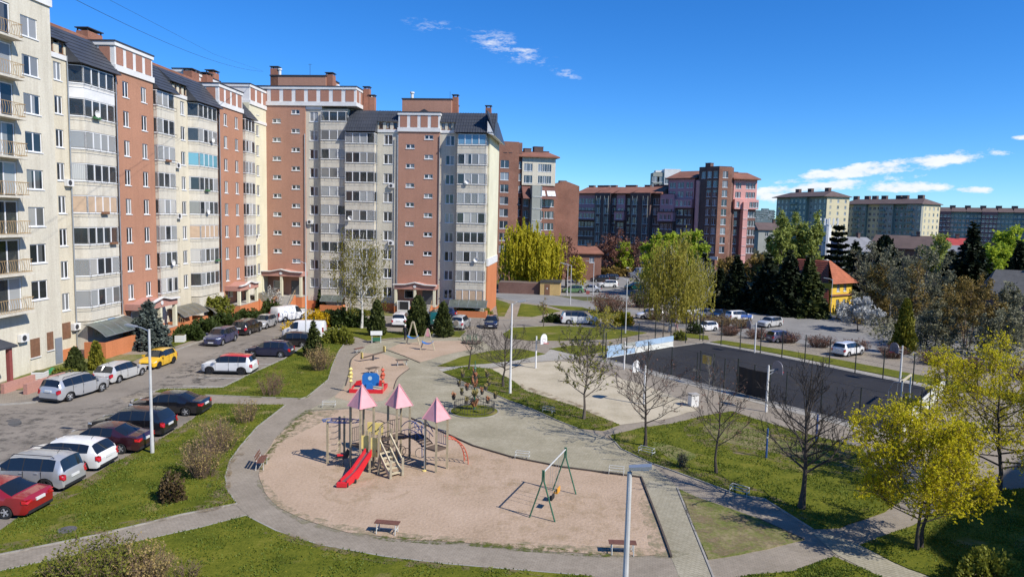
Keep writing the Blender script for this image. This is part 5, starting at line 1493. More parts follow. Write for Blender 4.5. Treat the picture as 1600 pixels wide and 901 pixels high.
# ---------------------------------------------------------------- cars
m_cglass = M('car_glass', (0.012, 0.016, 0.020), 0.03, 0.1, 1, spec=0.9)
m_tyre = M('tyre', (0.016, 0.016, 0.017), 0.9, 0.2, 8)
m_rim = M('alloy_rim', (0.62, 0.63, 0.64), 0.35, 0.1, 6, metal=0.7)
m_rimd = M('dark_alloy_rim', (0.05, 0.05, 0.055), 0.4, 0.1, 6, metal=0.5)
m_lampw = M('headlamp_glass', (0.62, 0.65, 0.68), 0.12, 0.05, 5, spec=0.8)
m_lampr = M('tail_lamp_red', (0.42, 0.012, 0.015), 0.2, 0.15, 5, spec=0.8)
m_plast = M('black_plastic', (0.022, 0.022, 0.024), 0.6, 0.15, 6)
m_plate = M('number_plate', (0.66, 0.66, 0.64), 0.5, 0.05, 5)
m_seam = M('door_seam', (0.012, 0.012, 0.012), 0.8, 0.0, 5)
PAINT = {}
def paint(name, col, metal=0.0):
    if name not in PAINT: PAINT[name] = M('paint_' + name, col, 0.28, 0.04, 0.8, metal=metal, coat=1.0)
    return PAINT[name]

def interp(tab, t):
    for (a, va), (b, vb) in zip(tab[:-1], tab[1:]):
        if t <= b: return va + (vb - va) * ((t - a) / (b - a) if b > a else 0)
    return tab[-1][1]

# top line (t from nose to tail, fraction of height), belt line, kind of each span
PROF = {
 'hatch': dict(top=[(0, .40), (.02, .47), (.10, .55), (.25, .63), (.42, .955), (.55, 1.0), (.78, .975), (.90, .92), (.975, .60), (1, .46)], belt=[(0, .36), (.02, .44), (.10, .52), (.25, .59), (.60, .63), (.95, .66), (1, .44)],
               spans=[(.25, .42, 'ws'), (.43, .575, 'win'), (.587, .755, 'win'), (.768, .875, 'win'), (.90, .97, 'rw')], wh=(.185, .80)),
 'sedan': dict(top=[(0, .42), (.02, .49), (.10, .57), (.27, .65), (.42, .96), (.52, 1.0), (.66, .97), (.70, .95), (.86, .69), (.97, .66), (1, .50)], belt=[(0, .38), (.02, .46), (.10, .54), (.27, .61), (.60, .64), (.86, .66), (.97, .63), (1, .48)],
               spans=[(.27, .42, 'ws'), (.43, .555, 'win'), (.567, .685, 'win'), (.70, .85, 'rw')], wh=(.185, .79)),
 'suv': dict(top=[(0, .44), (.02, .53), (.09, .60), (.24, .66), (.37, .945), (.48, 1.0), (.80, .98), (.93, .93), (.985, .62), (1, .44)], belt=[(0, .40), (.02, .49), (.09, .56), (.24, .61), (.60, .63), (.95, .65), (1, .42)],
             spans=[(.24, .37, 'ws'), (.38, .545, 'win'), (.557, .73, 'win'), (.745, .89, 'win'), (.93, .975, 'rw')], wh=(.185, .80)),
 'mpv': dict(top=[(0, .40), (.02, .48), (.08, .54), (.20, .62), (.38, .955), (.50, 1.0), (.82, .985), (.94, .93), (.99, .58), (1, .44)], belt=[(0, .36), (.02, .44), (.08, .50), (.20, .57), (.60, .61), (.95, .62), (1, .42)],
             spans=[(.20, .38, 'ws'), (.39, .545, 'win'), (.557, .745, 'win'), (.76, .90, 'win'), (.94, .985, 'rw')], wh=(.18, .80)),
 'van': dict(top=[(0, .36), (.02, .44), (.06, .50), (.15, .57), (.27, .93), (.34, .985), (.60, 1.0), (.97, .985), (.995, .90), (1, .38)], belt=[(0, .33), (.02, .41), (.06, .46), (.15, .53), (.60, .56), (.97, .56), (1, .36)],
             spans=[(.15, .27, 'ws'), (.29, .40, 'win')], wh=(.17, .79)),
}
def car_body(kind, L, W, H, dark_lower=False):
    pr = PROF[kind]; hw = W / 2; R = 0.205 * min(H, 1.62) if kind != 'van' else 0.33
    R = max(.29, min(.36, R))
    ts = {t for t, _ in pr['top']} | {t for t, _ in pr['belt']}
    for a, b, _ in pr['spans']: ts |= {a, b}
    for c in pr['wh']:
        q = R / L
        ts |= {c - 1.28 * q, c - 1.08 * q, c - .8 * q, c - .4 * q, c, c + .4 * q, c + .8 * q, c + 1.08 * q, c + 1.28 * q}
    ts = sorted(ts)
    clean = [ts[0]]
    for t in ts[1:]:
        if t - clean[-1] > 0.004: clean.append(t)
    ts = clean
    wt_ = [(0, .72), (.015, .84), (.05, .93), (.12, .985), (.3, 1), (.85, .995), (.95, .965), (.985, .93), (1, .84)]
    rings = []
    for t in ts:
        x = L / 2 - t * L
        zt_, zb_ = interp(pr['top'], t) * H, interp(pr['belt'], t) * H
        w = hw * interp(wt_, t)
        zs = 0.20 if kind != 'suv' else 0.24
        zs += max(0, (0.03 - t)) * 2 + max(0, (t - .97)) * 3
        arch = 0.0
        for c in pr['wh']:
            d = abs(t - c) * L / R
            if d < 1.28: arch = max(arch, R + (R * 1.14) * sqrt(max(0, 1 - (d / 1.28) ** 2)) * .98)
        z0 = max(zs, arch)
        cabin = max(0.0, min(1.0, (zt_ - zb_) / (0.30 * H)))
        zmid = max(.36 * H, z0 + .04)
        zb2 = max(zb_, zmid + .03)
        zt2 = max(zt_, zb2 + .03)
        ring = [(w * (.93 if arch == 0 else .99), z0), (w * 1.0, min(zmid, zb2 - .02)), (w * .975, zb2),
                (w * (.90 - .16 * cabin), zb2 + (zt2 - zb2) * (.55 + .31 * cabin)), (w * (.66 - .12 * cabin), zt2 - (zt2 - zb2) * .04), (0, zt2)]
        rings.append((x, ring))
    body = MB(); glass = {}
    def span_of(t):
        for a, b, k in pr['spans']:
            if a - .002 <= t <= b + .002: return (a, b, k)
        return None
    vid = {}
    bv, bf = [], []
    def add_face(store, pts): store.append(pts)
    faces = []
    for i in range(len(ts) - 1):
        sp = span_of((ts[i] + ts[i + 1]) / 2)
        for r in range(5):
            for s in (1, -1):
                (xa, A), (xb, B) = rings[i], rings[i + 1]
                q = [(xa, s * A[r][0], A[r][1]), (xb, s * B[r][0], B[r][1]), (xb, s * B[r + 1][0], B[r + 1][1]), (xa, s * A[r + 1][0], A[r + 1][1])]
                if s < 0: q = q[::-1]
                tgt = None
                if sp:
                    k = sp[2]
                    if k == 'ws' and r >= 3: tgt = ('windscreen', 0, 0)
                    elif k == 'rw' and r >= 3: tgt = ('rear_window', 0, 0)
                    elif k == 'win' and r == 2: tgt = ('side_window', sp[0], s)
                    elif k == 'ws' and r == 2 and (ts[i] + ts[i + 1]) / 2 > sp[0] + (sp[1] - sp[0]) * .45: tgt = ('side_window', sp[0], s)
                elif r == 2:
                    tm_ = (ts[i] + ts[i + 1]) / 2; wins = [x for x in pr['spans'] if x[2] == 'win']
                    if wins[0][0] - .02 < tm_ < wins[-1][1]: tgt = ('door_pillar', 0, s)
                (glass.setdefault(tgt, []) if tgt else faces).append((q, r))
    for idx, s in ((0, 1), (len(ts) - 1, -1)):
        x, A = rings[idx]
        pts = [(x, y, z) for y, z in A] + [(x, -y, z) for y, z in A[-2::-1]]
        faces.append((pts if s < 0 else pts[::-1], 9))
    return faces, glass, R, rings, ts, pr
def faces_to_mb(fs, mat, mb=None):
    mb = mb or MB(mat)
    vid = {}
    vs, out = [], []
    for q, r in fs:
        idx = []
        for p in q:
            k = (round(p[0], 4), round(p[1], 4), round(p[2], 4))
            if k not in vid: vid[k] = len(vs); vs.append(p)
            if vid[k] not in idx: idx.append(vid[k])
        if len(idx) >= 3: out.append(tuple(idx))
    mb.add(vs, out)
    return mb

def wheel_mesh(R, rimmat):
    key = ('wheel', round(R, 3), rimmat.name)
    if key not in WCACHE:
        t = MB(m_tyre); t.lathe([(R * .66, -.10), (R * .93, -.105), (R, -.075), (R, .075), (R * .93, .105), (R * .66, .10)], 22, axis='y', cap=False)
        r = MB(rimmat)
        r.lathe([(R * .68, -.085), (R * .68, .06), (R * .60, .085), (R * .60, .055), (0, .035)], 20, axis='y')
        for k in range(5):
            a = 2 * pi * k / 5
            r.beam((R * .10 * cos(a), .072, R * .10 * sin(a)), (R * .63 * cos(a), .085, R * .63 * sin(a)), R * .20, .03, up=(0, 1, 0))
        r.lathe([(R * .16, .05), (R * .16, .10), (0, .10)], 10, axis='y')
        d = MB(m_seam)
        for k in range(5):
            a = 2 * pi * (k + .5) / 5
            d.add([(R * .2 * cos(a), .062, R * .2 * sin(a)), (R * .57 * cos(a - .36), .078, R * .57 * sin(a - .36)), (R * .57 * cos(a + .36), .078, R * .57 * sin(a + .36))], [(0, 1, 2), (2, 1, 0)])
        WCACHE[key] = (t.mesh('tyre', 40), r.mesh('rim', 30), d.mesh('rim_gap'))
    return WCACHE[key]

CAR_N = 0
def car(label, kind, col, loc, heading, L=4.4, W=1.8, H=1.48, roof=None, rails=False, rim=None, scale=1.0, group=None, name=None, lower=None, glassmat=None):
    """heading in degrees: 0 = nose towards +x"""
    if isinstance(loc, tuple): loc = SV(loc[0], loc[1])
    t = thing(name or {'hatch': 'hatchback_car', 'sedan': 'sedan_car', 'suv': 'suv_car', 'mpv': 'people_carrier_car', 'van': 'delivery_van'}[kind], label, 'van' if kind == 'van' else 'car', loc, radians(heading), group, scale)
    faces, glass, R, rings, ts, pr = car_body(kind, L, W, H)
    if roof:
        top = [f for f in faces if f[1] in (3, 4) and min(p[2] for p in f[0]) > H * .82]
        faces = [f for f in faces if f not in top]
        faces_to_mb(top, roof).build('roof_panel', t, smooth=35)
    b = faces_to_mb(faces, col).build('body', t, smooth=38)
    for (nm, a, s), fs in sorted(glass.items(), key=str):
        faces_to_mb(fs, m_plast if nm == 'door_pillar' else glassmat or m_cglass).build(nm, t, smooth=40)
    u = MB(m_plast); u.box(-L * .485, -W * .40, .17, L * .485, W * .40, .52)
    u.build('underbody', t)
    tm, rm, gm = wheel_mesh(R, rim or m_rim)
    for c in pr['wh']:
        for s in (1, -1):
            wo_ = ob('wheel', tm, t, (L / 2 - c * L, s * (W / 2 - .125), R), 0 if s > 0 else pi)
            r_ = ob('rim', rm, wo_); ob('rim_gap', gm, wo_)
    def wz(tt):   # half width / belt near a station
        return interp([(a, r[1][2][0]) for a, r in zip(ts, rings)], tt), interp([(a, r[1][2][1]) for a, r in zip(ts, rings)], tt)
    # lamps
    hb = interp(pr['belt'], .05) * H
    for s in (1, -1):
        h = MB(m_lampw); h.extr([(L / 2 - .02 * L, s * W * .26, hb - .16), (L / 2 - .02 * L, s * W * .40, hb - .12), (L / 2 - .085 * L, s * W * .475, hb - .06), (L / 2 - .085 * L, s * W * .475, hb + .015), (L / 2 - .03 * L, s * W * .38, hb - .01), (L / 2 - .015 * L, s * W * .26, hb - .06)], None, (.03, s * .02, .015)); h.build('headlight', t)
        rbz = interp(pr['belt'], .97) * H
        tl = MB(m_lampr)
        if kind in ('sedan',): tl.extr([(-L / 2 - .005, s * W * .27, rbz - .22), (-L / 2 - .005, s * W * .43, rbz - .24), (-L / 2 + .20, s * W * .487, rbz - .20), (-L / 2 + .22, s * W * .487, rbz - .06), (-L / 2 - .005, s * W * .43, rbz - .06), (-L / 2 - .005, s * W * .27, rbz - .08)], None, (-.02, s * .012, 0))
        elif kind == 'van': tl.box(-L / 2 - .025, s * W * .43 - .05, .75, -L / 2 + .10, s * W * .43 + .06, 1.25)
        else: tl.extr([(-L / 2 + .005, s * W * .36, rbz - .30), (-L / 2 + .005, s * W * .445, rbz - .30), (-L / 2 + .17, s * W * .483, rbz - .22), (-L / 2 + .17, s * W * .483, rbz - .02), (-L / 2 + .03, s * W * .45, rbz + .02), (-L / 2 + .03, s * W * .34, rbz - .08)], None, (-.03, s * .012, 0))
        tl.build('tail_light', t)
        mw, mz = wz(.29 if kind != 'van' else .2)
        mi = MB(col); mx = L / 2 - (.31 if kind in ('sedan', 'hatch') else .29 if kind != 'van' else .21) * L
        mi.box(mx - .09, s * (mw - .02), mz + .02, mx + .09, s * (mw + .19), mz + .16); mi.build('wing_mirror', t)
        # door seams, handles, sill
        doors = [a for a, b_, k_ in pr['spans'] if k_ == 'win']
        for a in [.33 if kind in ('sedan', 'hatch') else .30] + doors[1:3] if kind != 'van' else [.24, .41]:
            w_, z_ = wz(a); x = L / 2 - a * L; sm = MB(m_seam)
            sm.box(x - .008, s * (W * .498 - .03), .34, x + .008, s * (W * .498 + .006), z_ - .02); sm.build('door_seam', t)
        hd = MB(col if kind != 'van' else m_plast)
        for a in ((.53, .70) if kind != 'van' else (.38,)):
            w_, z_ = wz(a); x = L / 2 - a * L
            hd.box(x - .09, s * (w_ - .02), z_ - .13, x + .07, s * (w_ + .035), z_ - .09)
        hd.build('door_handle', t)
    g = MB(m_plast); gz0 = hb - .22
    g.box(L / 2 - .03, -W * .24, gz0 - .03, L / 2 + .012, W * .24, gz0 + .10); g.build('grille', t)
    lb = MB(lower or m_plast)
    lb.box(-L / 2 - .02, -W * .40, .24, -L / 2 + .08, W * .40, .36); lb.build('rear_bumper_strip', t)
    lb = MB(lower or m_plast); lb.box(L / 2 - .06, -W * .34, .22, L / 2 + .01, W * .34, .31); lb.build('front_bumper_strip', t)
    pz = .60 if kind != 'sedan' else .66
    if kind in ('suv', 'van'): pz = .78
    p = MB(m_plate); p.box(-L / 2 - .035, -.26, pz, -L / 2 + .05, .26, pz + .12); p.build('number_plate', t)
    p = MB(m_plate); p.box(L / 2 - .02, -.26, .36, L / 2 + .025, .26, .47); p.build('number_plate', t)
    if lower and kind == 'suv':
        cl = MB(lower)
        for s in (1, -1): cl.box(-L * .24, s * W * .46, .22, L * .26, s * W * .503, .34)
        cl.build('sill_cladding', t)
    if rails:
        for s in (1, -1):
            r = MB(m_dark); zr = H + .015
            r.tube([(L * .11, s * W * .335, H * .965), (L * .08, s * W * .335, zr + .03), (-L * .34, s * W * .335, zr), (-L * .37, s * W * .335, H * .95)], .022, 5); r.build('roof_rail', t)
    an = MB(m_plast); an.tube([(-L * .30, 0, H * .975), (-L * .33, 0, H * .975 + .16)], .012, 4); an.build('aerial', t)
    return t

silver = paint('silver', (0.46, 0.47, 0.48), 0.35); black = paint('black', (0.010, 0.010, 0.013)); white = paint('white', (0.74, 0.74, 0.73)); red = paint('cherry_red', (0.27, 0.012, 0.016))
yellow = paint('yellow', (0.75, 0.43, 0.015)); navy = paint('navy_blue', (0.022, 0.028, 0.085)); maroon = paint('maroon_black', (0.035, 0.010, 0.015)); grey = paint('steel_grey', (0.20, 0.21, 0.23), 0.3)
dgreen = paint('petrol_green', (0.012, 0.10, 0.09)); dblue = paint('dark_blue', (0.012, 0.016, 0.045)); redroof = paint('bright_red', (0.52, 0.018, 0.02)); bluep = paint('police_blue', (0.04, 0.12, 0.40))
purple = paint('purple_grey', (0.10, 0.09, 0.14)); beige_p = paint('pale_silver', (0.55, 0.55, 0.53), .2); green_p = paint('mid_green', (0.10, 0.20, 0.09))
GA = 'cars parked nose-in along the near lawn'; GBk = 'cars parked beside the long wing'; GC = 'cars in the upper bays by the lawn'; GD = 'cars before the facing wing'; GE = 'cars in the right car park'; GF = 'cars in the back car park'
# near row
car('cherry red sedan at the lower left frame edge', 'sedan', red, (-22.75, 30.4, 0), 176, 4.6, 1.8, 1.45, group=GA)
car('silver people carrier with roof rails between red sedan and white crossover', 'mpv', silver, (-22.9, 33.2, 0), 176, 4.4, 1.8, 1.66, rails=True, group=GA, rim=m_rimd)
car('white sporty estate with black rear window between silver people carrier and maroon sedan', 'hatch', white, (-22.9, 35.75, 0), 177, 4.6, 1.8, 1.50, group=GA, rim=m_rimd)
car('dark maroon sedan parked beside the lamp post', 'sedan', maroon, (-22.4, 38.3, 0), 178, 4.8, 1.85, 1.47, group=GA)
car('black coupe-backed crossover behind the lamp post', 'hatch', black, (-22.4, 41.1, 0), 178, 4.65, 1.9, 1.58, group=GA)
car('black sedan at the far end of the near row, tail to the lawn', 'sedan', black, (-22.2, 45.2, 0), 180, 4.85, 1.85, 1.45, group=GA)
# along the house
car('silver estate suv with dark rear window at the house kerb', 'suv', silver, (-30.9, 49.3, 0), 77, 4.6, 1.88, 1.70, rails=True, group=GBk)
car('pale silver wedge-backed hatchback between silver suv and yellow car', 'hatch', beige_p, (-30.5, 54.3, 0), 83, 4.45, 1.74, 1.48, group=GBk)
car('small bright yellow hatchback facing the camera', 'hatch', yellow, (-29.95, 58.9, 0), 266, 3.6, 1.62, 1.47, group=GBk, rim=m_rimd)
car('dark blue suv facing the camera beside juniper hedge', 'suv', navy, (-28.85, 69.0, 0), 267, 4.5, 1.82, 1.65, group=GBk)
car('black suv seen from behind, next after the dark blue one', 'suv', black, G(385, 524.5) + Vector((-.6, 2.0, 0)), 86, 4.6, 1.85, 1.66, group=GBk)
car('small silver hatchback facing the camera before the white van', 'hatch', silver, G(410, 515) + Vector((-.4, 2.0, 0)), 265, 3.9, 1.7, 1.55, group=GBk)
car('white panel van parked by the facing wing steps', 'van', white, G(443, 502) + Vector((.2, 1.3, 0)), 62, 4.9, 1.95, 2.0, group=GBk)
# upper bays
car('white crossover with red roof and red rear pillars', 'suv', white, (-22.85, 56.35, 0), 180, 4.2, 1.8, 1.62, roof=redroof, group=GC, rim=m_rimd, lower=m_plast)
car('dark blue hatchback beside the red-roofed white car', 'hatch', dblue, (-21.9, 62.9, 0), 180, 4.2, 1.75, 1.5, group=GC)
car('black hatchback half hidden behind the young spruce', 'hatch', black, (-21.4, 67.6, 0), 180, 4.3, 1.78, 1.48, group=GC)
car('small white van behind the forsythia and lamp post', 'van', white, (-21.6, 72.4, gz(0, 72.4)), 180, 4.5, 1.85, 1.9, group=GC)
# facing wing
car('white suv seen from behind between two thuja trees', 'suv', white, G(622, 511) + Vector((0, 1.9, 0)), 92, 4.4, 1.85, 1.72, group=GD)
car('petrol green van between the two right thuja trees', 'van', dgreen, G(680, 510) + Vector((0, 2.0, 0)), 90, 4.5, 1.85, 1.9, group=GD)
c_ = car('silver off-roader with covered spare wheel on its tail', 'suv', beige_p, G(718, 516) + Vector((0, 1.8, 0)), 78, 3.9, 1.75, 1.72, group=GD)
mb = MB(M('spare_wheel_cover', (0.30, 0.26, 0.21), 0.7, 0.1, 4)); mb.lathe([(0, -.1), (.31, -.1), (.33, -.05), (.33, .06), (0, .06)], 18, (-2.0, 0, .95), 'x'); mb.build('spare_wheel', c_)
car('dark car under a sun-dappled cover of leaves, nose to the camera', 'hatch', dblue, G(767, 514) + Vector((0, 1.8, 0)), 268, 3.9, 1.7, 1.5, group=GD)
car('navy car behind the green van at the right porch', 'hatch', navy, G(689, 497) + Vector((0, 1.0, 0)), 178, 4.2, 1.75, 1.5, group=GD)
# right side
t_ = car('white pickup with dark load cover on the side road', 'suv', white, G(905, 507) + Vector((0, .9, 0)), 4, 5.0, 1.85, 1.78, group=GE, roof=m_dark)
car('white hatchback beyond the forsythia bush', 'hatch', white, G(1017, 499) + Vector((0, .9, 0)), 185, 4.0, 1.75, 1.5, group=GE)
car('white car first in the line under the dark conifers', 'hatch', white, G(1083, 493) + Vector((0, 1.5, 0)), 215, 4.3, 1.75, 1.5, group=GE, scale=.9)
car('grey silver sedan second in the line under the conifers', 'sedan', grey, G(1105, 496.5) + Vector((0, 1.2, 0)), 222, 4.4, 1.75, 1.48, group=GE, scale=.9)
car('black car third in the line under the conifers', 'hatch', black, G(1128, 498.5) + Vector((0, 1.2, 0)), 225, 4.3, 1.75, 1.5, group=GE, scale=.9)
c_ = car('white and blue estate car with yellow rear window panel', 'suv', white, G(1157, 501.5) + Vector((0, .8, 0)), 20, 4.4, 1.8, 1.66, group=GE, scale=.92)
mb = MB(bluep)
for s_ in (1, -1): mb.box(-.3, s_ * .88, .55, 1.75, s_ * .915, 1.02)
mb.build('blue_side_panel', c_)
car('silver car facing left in the sun below the big conifers', 'suv', beige_p, G(1202, 512) + Vector((.5, 1.2, 0)), 216, 4.5, 1.82, 1.6, group=GE, scale=.9)
car('small white hatchback by the court corner, nose to the left', 'hatch', white, G(1106, 518) + Vector((0, .9, 0)), 205, 3.6, 1.65, 1.5, group=GE, scale=.86)
car('purple grey hatchback behind the court fence', 'hatch', purple, G(1226, 536) + Vector((0, 1.0, 0)), 18, 4.1, 1.75, 1.6, group=GE, scale=.86)
car('white suv with black trim parked near the goal end of the court', 'suv', white, G(1332, 557) + Vector((0, 1.0, 0)), 35, 4.4, 1.85, 1.66, group=GE, scale=.88, lower=m_plast)
# back car park
for lb, kd, cl, q, hd in (('dark blue hatchback beside the pole in the back car park', 'hatch', navy, (898, 441), 265), ('pale silver hatchback behind the dark blue one in the back car park', 'hatch', beige_p, (904, 432), 190),
                          ('black suv in the middle of the back car park', 'suv', black, (937, 440), 200), ('second black car right beside the black suv', 'hatch', black, (953, 437), 205),
                          ('white suv in front of two black cars in the back car park', 'suv', white, (949, 449), 190), ('silver sedan at the front of the back car park', 'sedan', silver, (922, 456), 185),
                          ('petrol green car at the right of the back car park', 'hatch', dgreen, (992, 452), 190), ('green car beside the lamp poles in the back car park', 'hatch', green_p, (895, 457), 185)):
    car(lb, kd, cl, G(*q), hd, 4.3, 1.78, 1.5 if kd != 'suv' else 1.66, group=GF)
car('grey box van at the far right of the back car park', 'van', grey, G(1000, 434), 190, 6.0, 2.1, 2.7, group=GF)
car('white delivery van beside the grey box van', 'van', white, G(982, 429), 265, 4.9, 1.9, 2.0, group=GF)
# ---------------------------------------------------------------- playground
m_post = M('weathered_timber_post', (0.36, 0.295, 0.19), 0.8, 0.22, 5, bmp=0.3)
m_postl = M('pale_timber_post', (0.50, 0.43, 0.29), 0.8, 0.15, 5, bmp=0.2)
m_pinkroof = M('faded_pink_panel', (0.66, 0.31, 0.33), 0.6, 0.10, 2)
m_bluem = M('blue_painted_steel', (0.035, 0.09, 0.27), 0.45, 0.15, 5)
m_redpl = M('red_plastic', (0.62, 0.020, 0.030), 0.35, 0.08, 3)
m_yelp = M('yellow_panel', (0.76, 0.60, 0.20), 0.55, 0.1, 3)
m_deck = M('brown_deck_board', (0.12, 0.085, 0.06), 0.8, 0.2, 4)
m_oran = M('orange_red_steel', (0.55, 0.10, 0.05), 0.5, 0.12, 4)
m_slide = M('slide_steel', (0.22, 0.17, 0.18), 0.35, 0.15, 3, metal=0.5)
PGB = Vector((-6.0, 35.4, 0.022))
pg = thing('climbing_tower', 'timber climbing frame with three pink roofed towers, bridges and red slide', 'play equipment', SV(PGB.x, PGB.y, .022))
def L_(x, y, z=0.0): return Vector((x, y, z)) - Vector((PGB.x, PGB.y, 0))
def pbeam(name, p0, p1, w, mat, h=None):
    mb = MB(mat); mb.beam(L_(*p0), L_(*p1), w, h); return mb.build(name, pg)
def ptube(name, pts, r, mat, n=6):
    mb = MB(mat); mb.tube([L_(*p) for p in pts], r, n); return mb.build(name, pg)
TW = [((-7.68, 35.3), 0.60, 3.30, 1.12, 1.25, radians(4)), ((-6.0, 36.9), 0.60, 2.95, 1.15, 1.25, radians(-2)), ((-3.78, 35.35), 0.58, 2.70, 1.10, 1.15, radians(6))]
CORN = []
for (c, hd, ze, rise, zd, a0) in TW:
    cs = [(c[0] + hd * cos(a0 + pi / 2 * k), c[1] + hd * sin(a0 + pi / 2 * k)) for k in range(4)]   # right, back, left, front
    CORN.append(cs)
    for x, y in cs: pbeam('post', (x, y, -.05), (x, y, ze + .05), 0.11, m_post)
    ro = MB(m_pinkroof)
    e = [(c[0] + (hd + .17) * cos(a0 + pi / 2 * k), c[1] + (hd + .17) * sin(a0 + pi / 2 * k)) for k in range(4)]
    for k in range(4):
        a, b = e[k], e[(k + 1) % 4]
        A, B, T = L_(*a, ze), L_(*b, ze), L_(*c, ze + rise)
        pm = MB(m_pinkroof)
        g = (A + B + T) / 3
        A2, B2, T2 = [p + (g - p) * .02 for p in (A, B, T)]
        nrm = (B - A).cross(T - A).normalized() * .025
        pm.add([A2, B2, T2, A2 - nrm, B2 - nrm, T2 - nrm], [(0, 1, 2), (5, 4, 3), (0, 3, 4, 1), (1, 4, 5, 2), (2, 5, 3, 0)])
        pm.build('roof_panel', pg)
    hp = MB(m_pinkroof)
    for k in range(4): hp.beam(L_(*e[k], ze), L_(*c, ze + rise + .03), .05)
    hp.build('roof_ridge', pg)
    dk = MB(m_deck); dk.prism([(L_(*p).x * 1, L_(*p).y) for p in cs], zd - .07, zd); dk.build('deck', pg)
def panel_rail(a, b, z, h, n, mat=m_bluem, name='railing'):
    mb = MB(mat); A = Vector((*a, 0)); B = Vector((*b, 0))
    for zz in (z + .12, z + h): mb.tube([L_(A.x, A.y, zz), L_(B.x, B.y, zz)], .022, 5)
    for i in range(1, n):
        q = A.lerp(B, i / n); mb.tube([L_(q.x, q.y, z + .12), L_(q.x, q.y, z + h)], .016, 4)
    return mb.build(name, pg)
T1, T2, T3 = CORN
panel_rail(T3[0], T3[1], 1.15, .85, 6); panel_rail(T1[1], T1[2], 1.25, .85, 7, m_dark); panel_rail(T2[1], T2[2], 1.25, .8, 6, m_dark)
# lower deck with stairs and slide in front of towers 1 and 2
lowposts = [(-7.12, 34.55, 2.15), (-6.75, 35.35, 2.2), (-6.62, 34.35, 2.2), (-6.15, 35.4, 2.1), (-7.35, 34.95, 2.1)]
for x, y, z in lowposts: pbeam('post', (x, y, -.05), (x, y, z), .105, m_post)
mb = MB(m_deck); mb.prism([(L_(-7.35, 34.95).x, L_(-7.35, 34.95).y), (L_(-6.62, 34.35).x, L_(-6.62, 34.35).y), (L_(-5.95, 35.45).x, L_(-5.95, 35.45).y), (L_(-6.75, 35.9).x, L_(-6.75, 35.9).y)], 1.13, 1.2); mb.build('deck', pg)
# stairs going down to the right
sa, sb_ = Vector((-6.45, 34.85, 1.15)), Vector((-5.62, 33.95, 0.0))
dirn = (sb_ - sa); side = Vector((-dirn.y, dirn.x, 0)).normalized() * .36
for s_ in (-1, 1):
    a, b = sa + side * s_, sb_ + side * s_
    pbeam('stringer', tuple(a), tuple(b), .06, m_postl, .18)
    pbeam('handrail', (a.x, a.y, a.z + .75), (b.x, b.y, b.z + .78), .06, m_postl, .09)
    pbeam('post', (b.x, b.y, -.05), (b.x, b.y, .95), .10, m_postl)
for i in range(5):
    c = sa + dirn * ((i + .6) / 5.4)
    pbeam('tread', tuple(c - side * .95), tuple(c + side * .95), .2, m_postl, .045)
# slide: steel bed between red sides, car-shaped foot
st, sm_, se = Vector((-7.15, 34.35, 1.12)), Vector((-7.62, 33.35, .42)), Vector((-8.0, 32.55, .22))
sd = Vector((se.y - st.y, -(se.x - st.x), 0))  .normalized() * .14
bed = MB(m_slide); pts = [st, sm_, se]
vs = []
for p in pts: vs += [L_(*(p - sd)), L_(*(p + sd))]
bed.add(vs + [v - Vector((0, 0, .05)) for v in vs], [(0, 1, 3, 2), (2, 3, 5, 4), (6, 8, 9, 7), (8, 10, 11, 9)]); bed.build('slide_bed', pg)
for s_ in (-1, 1):
    sw = MB(m_redpl); prof = []
    for p, up, dn in ((st, .2, -.12), (sm_, .22, -.28), (se + (se - sm_) * .02, .10, -.2)): prof.append((p + sd * s_ * 1.12, up, dn))
    poly = [L_(p.x, p.y, p.z + u) for p, u, d in prof] + [L_(p.x, p.y, p.z + d) for p, u, d in reversed(prof)]
    sw.extr(poly, None, sd.normalized() * .06 * s_); sw.build('slide_side', pg)
    wl = MB(m_black)
    for p in (sm_.lerp(se, .25), sm_.lerp(se, .95)):
        q = L_(p.x, p.y, .09) + sd * s_ * 1.45
        wl.lathe([(0, -.04), (.12, -.04), (.12, .04), (0, .04)], 12, tuple(q), 'x')
    wl.build('toy_wheel', pg)
mb = MB(m_redpl); q = L_(*(se + (se - sm_) * .12)); mb.box(q.x - .25, q.y - .12, .04, q.x + .25, q.y + .1, .24); mb.build('slide_nose', pg)
for dx, dy, w_, z0_, z1_ in ((-.30, .22, .46, 1.2, 1.9), (.30, .02, .56, .85, 1.85)):
    mb = MB(m_yelp); mb.box(L_(-7.15 + dx, 0).x - w_ / 2, L_(0, 34.5 + dy).y - .02, z0_, L_(-7.15 + dx, 0).x + w_ / 2, L_(0, 34.5 + dy).y + .02, z1_); mb.build('yellow_panel', pg)
for x_, y_ in ((-7.35, 36.3), (-6.95, 36.2)):
    mb = MB(m_yelp); mb.box(L_(x_, 0).x - .25, L_(0, y_).y - .02, 1.5, L_(x_, 0).x + .22, L_(0, y_).y + .02, 2.15); mb.build('yellow_panel', pg)
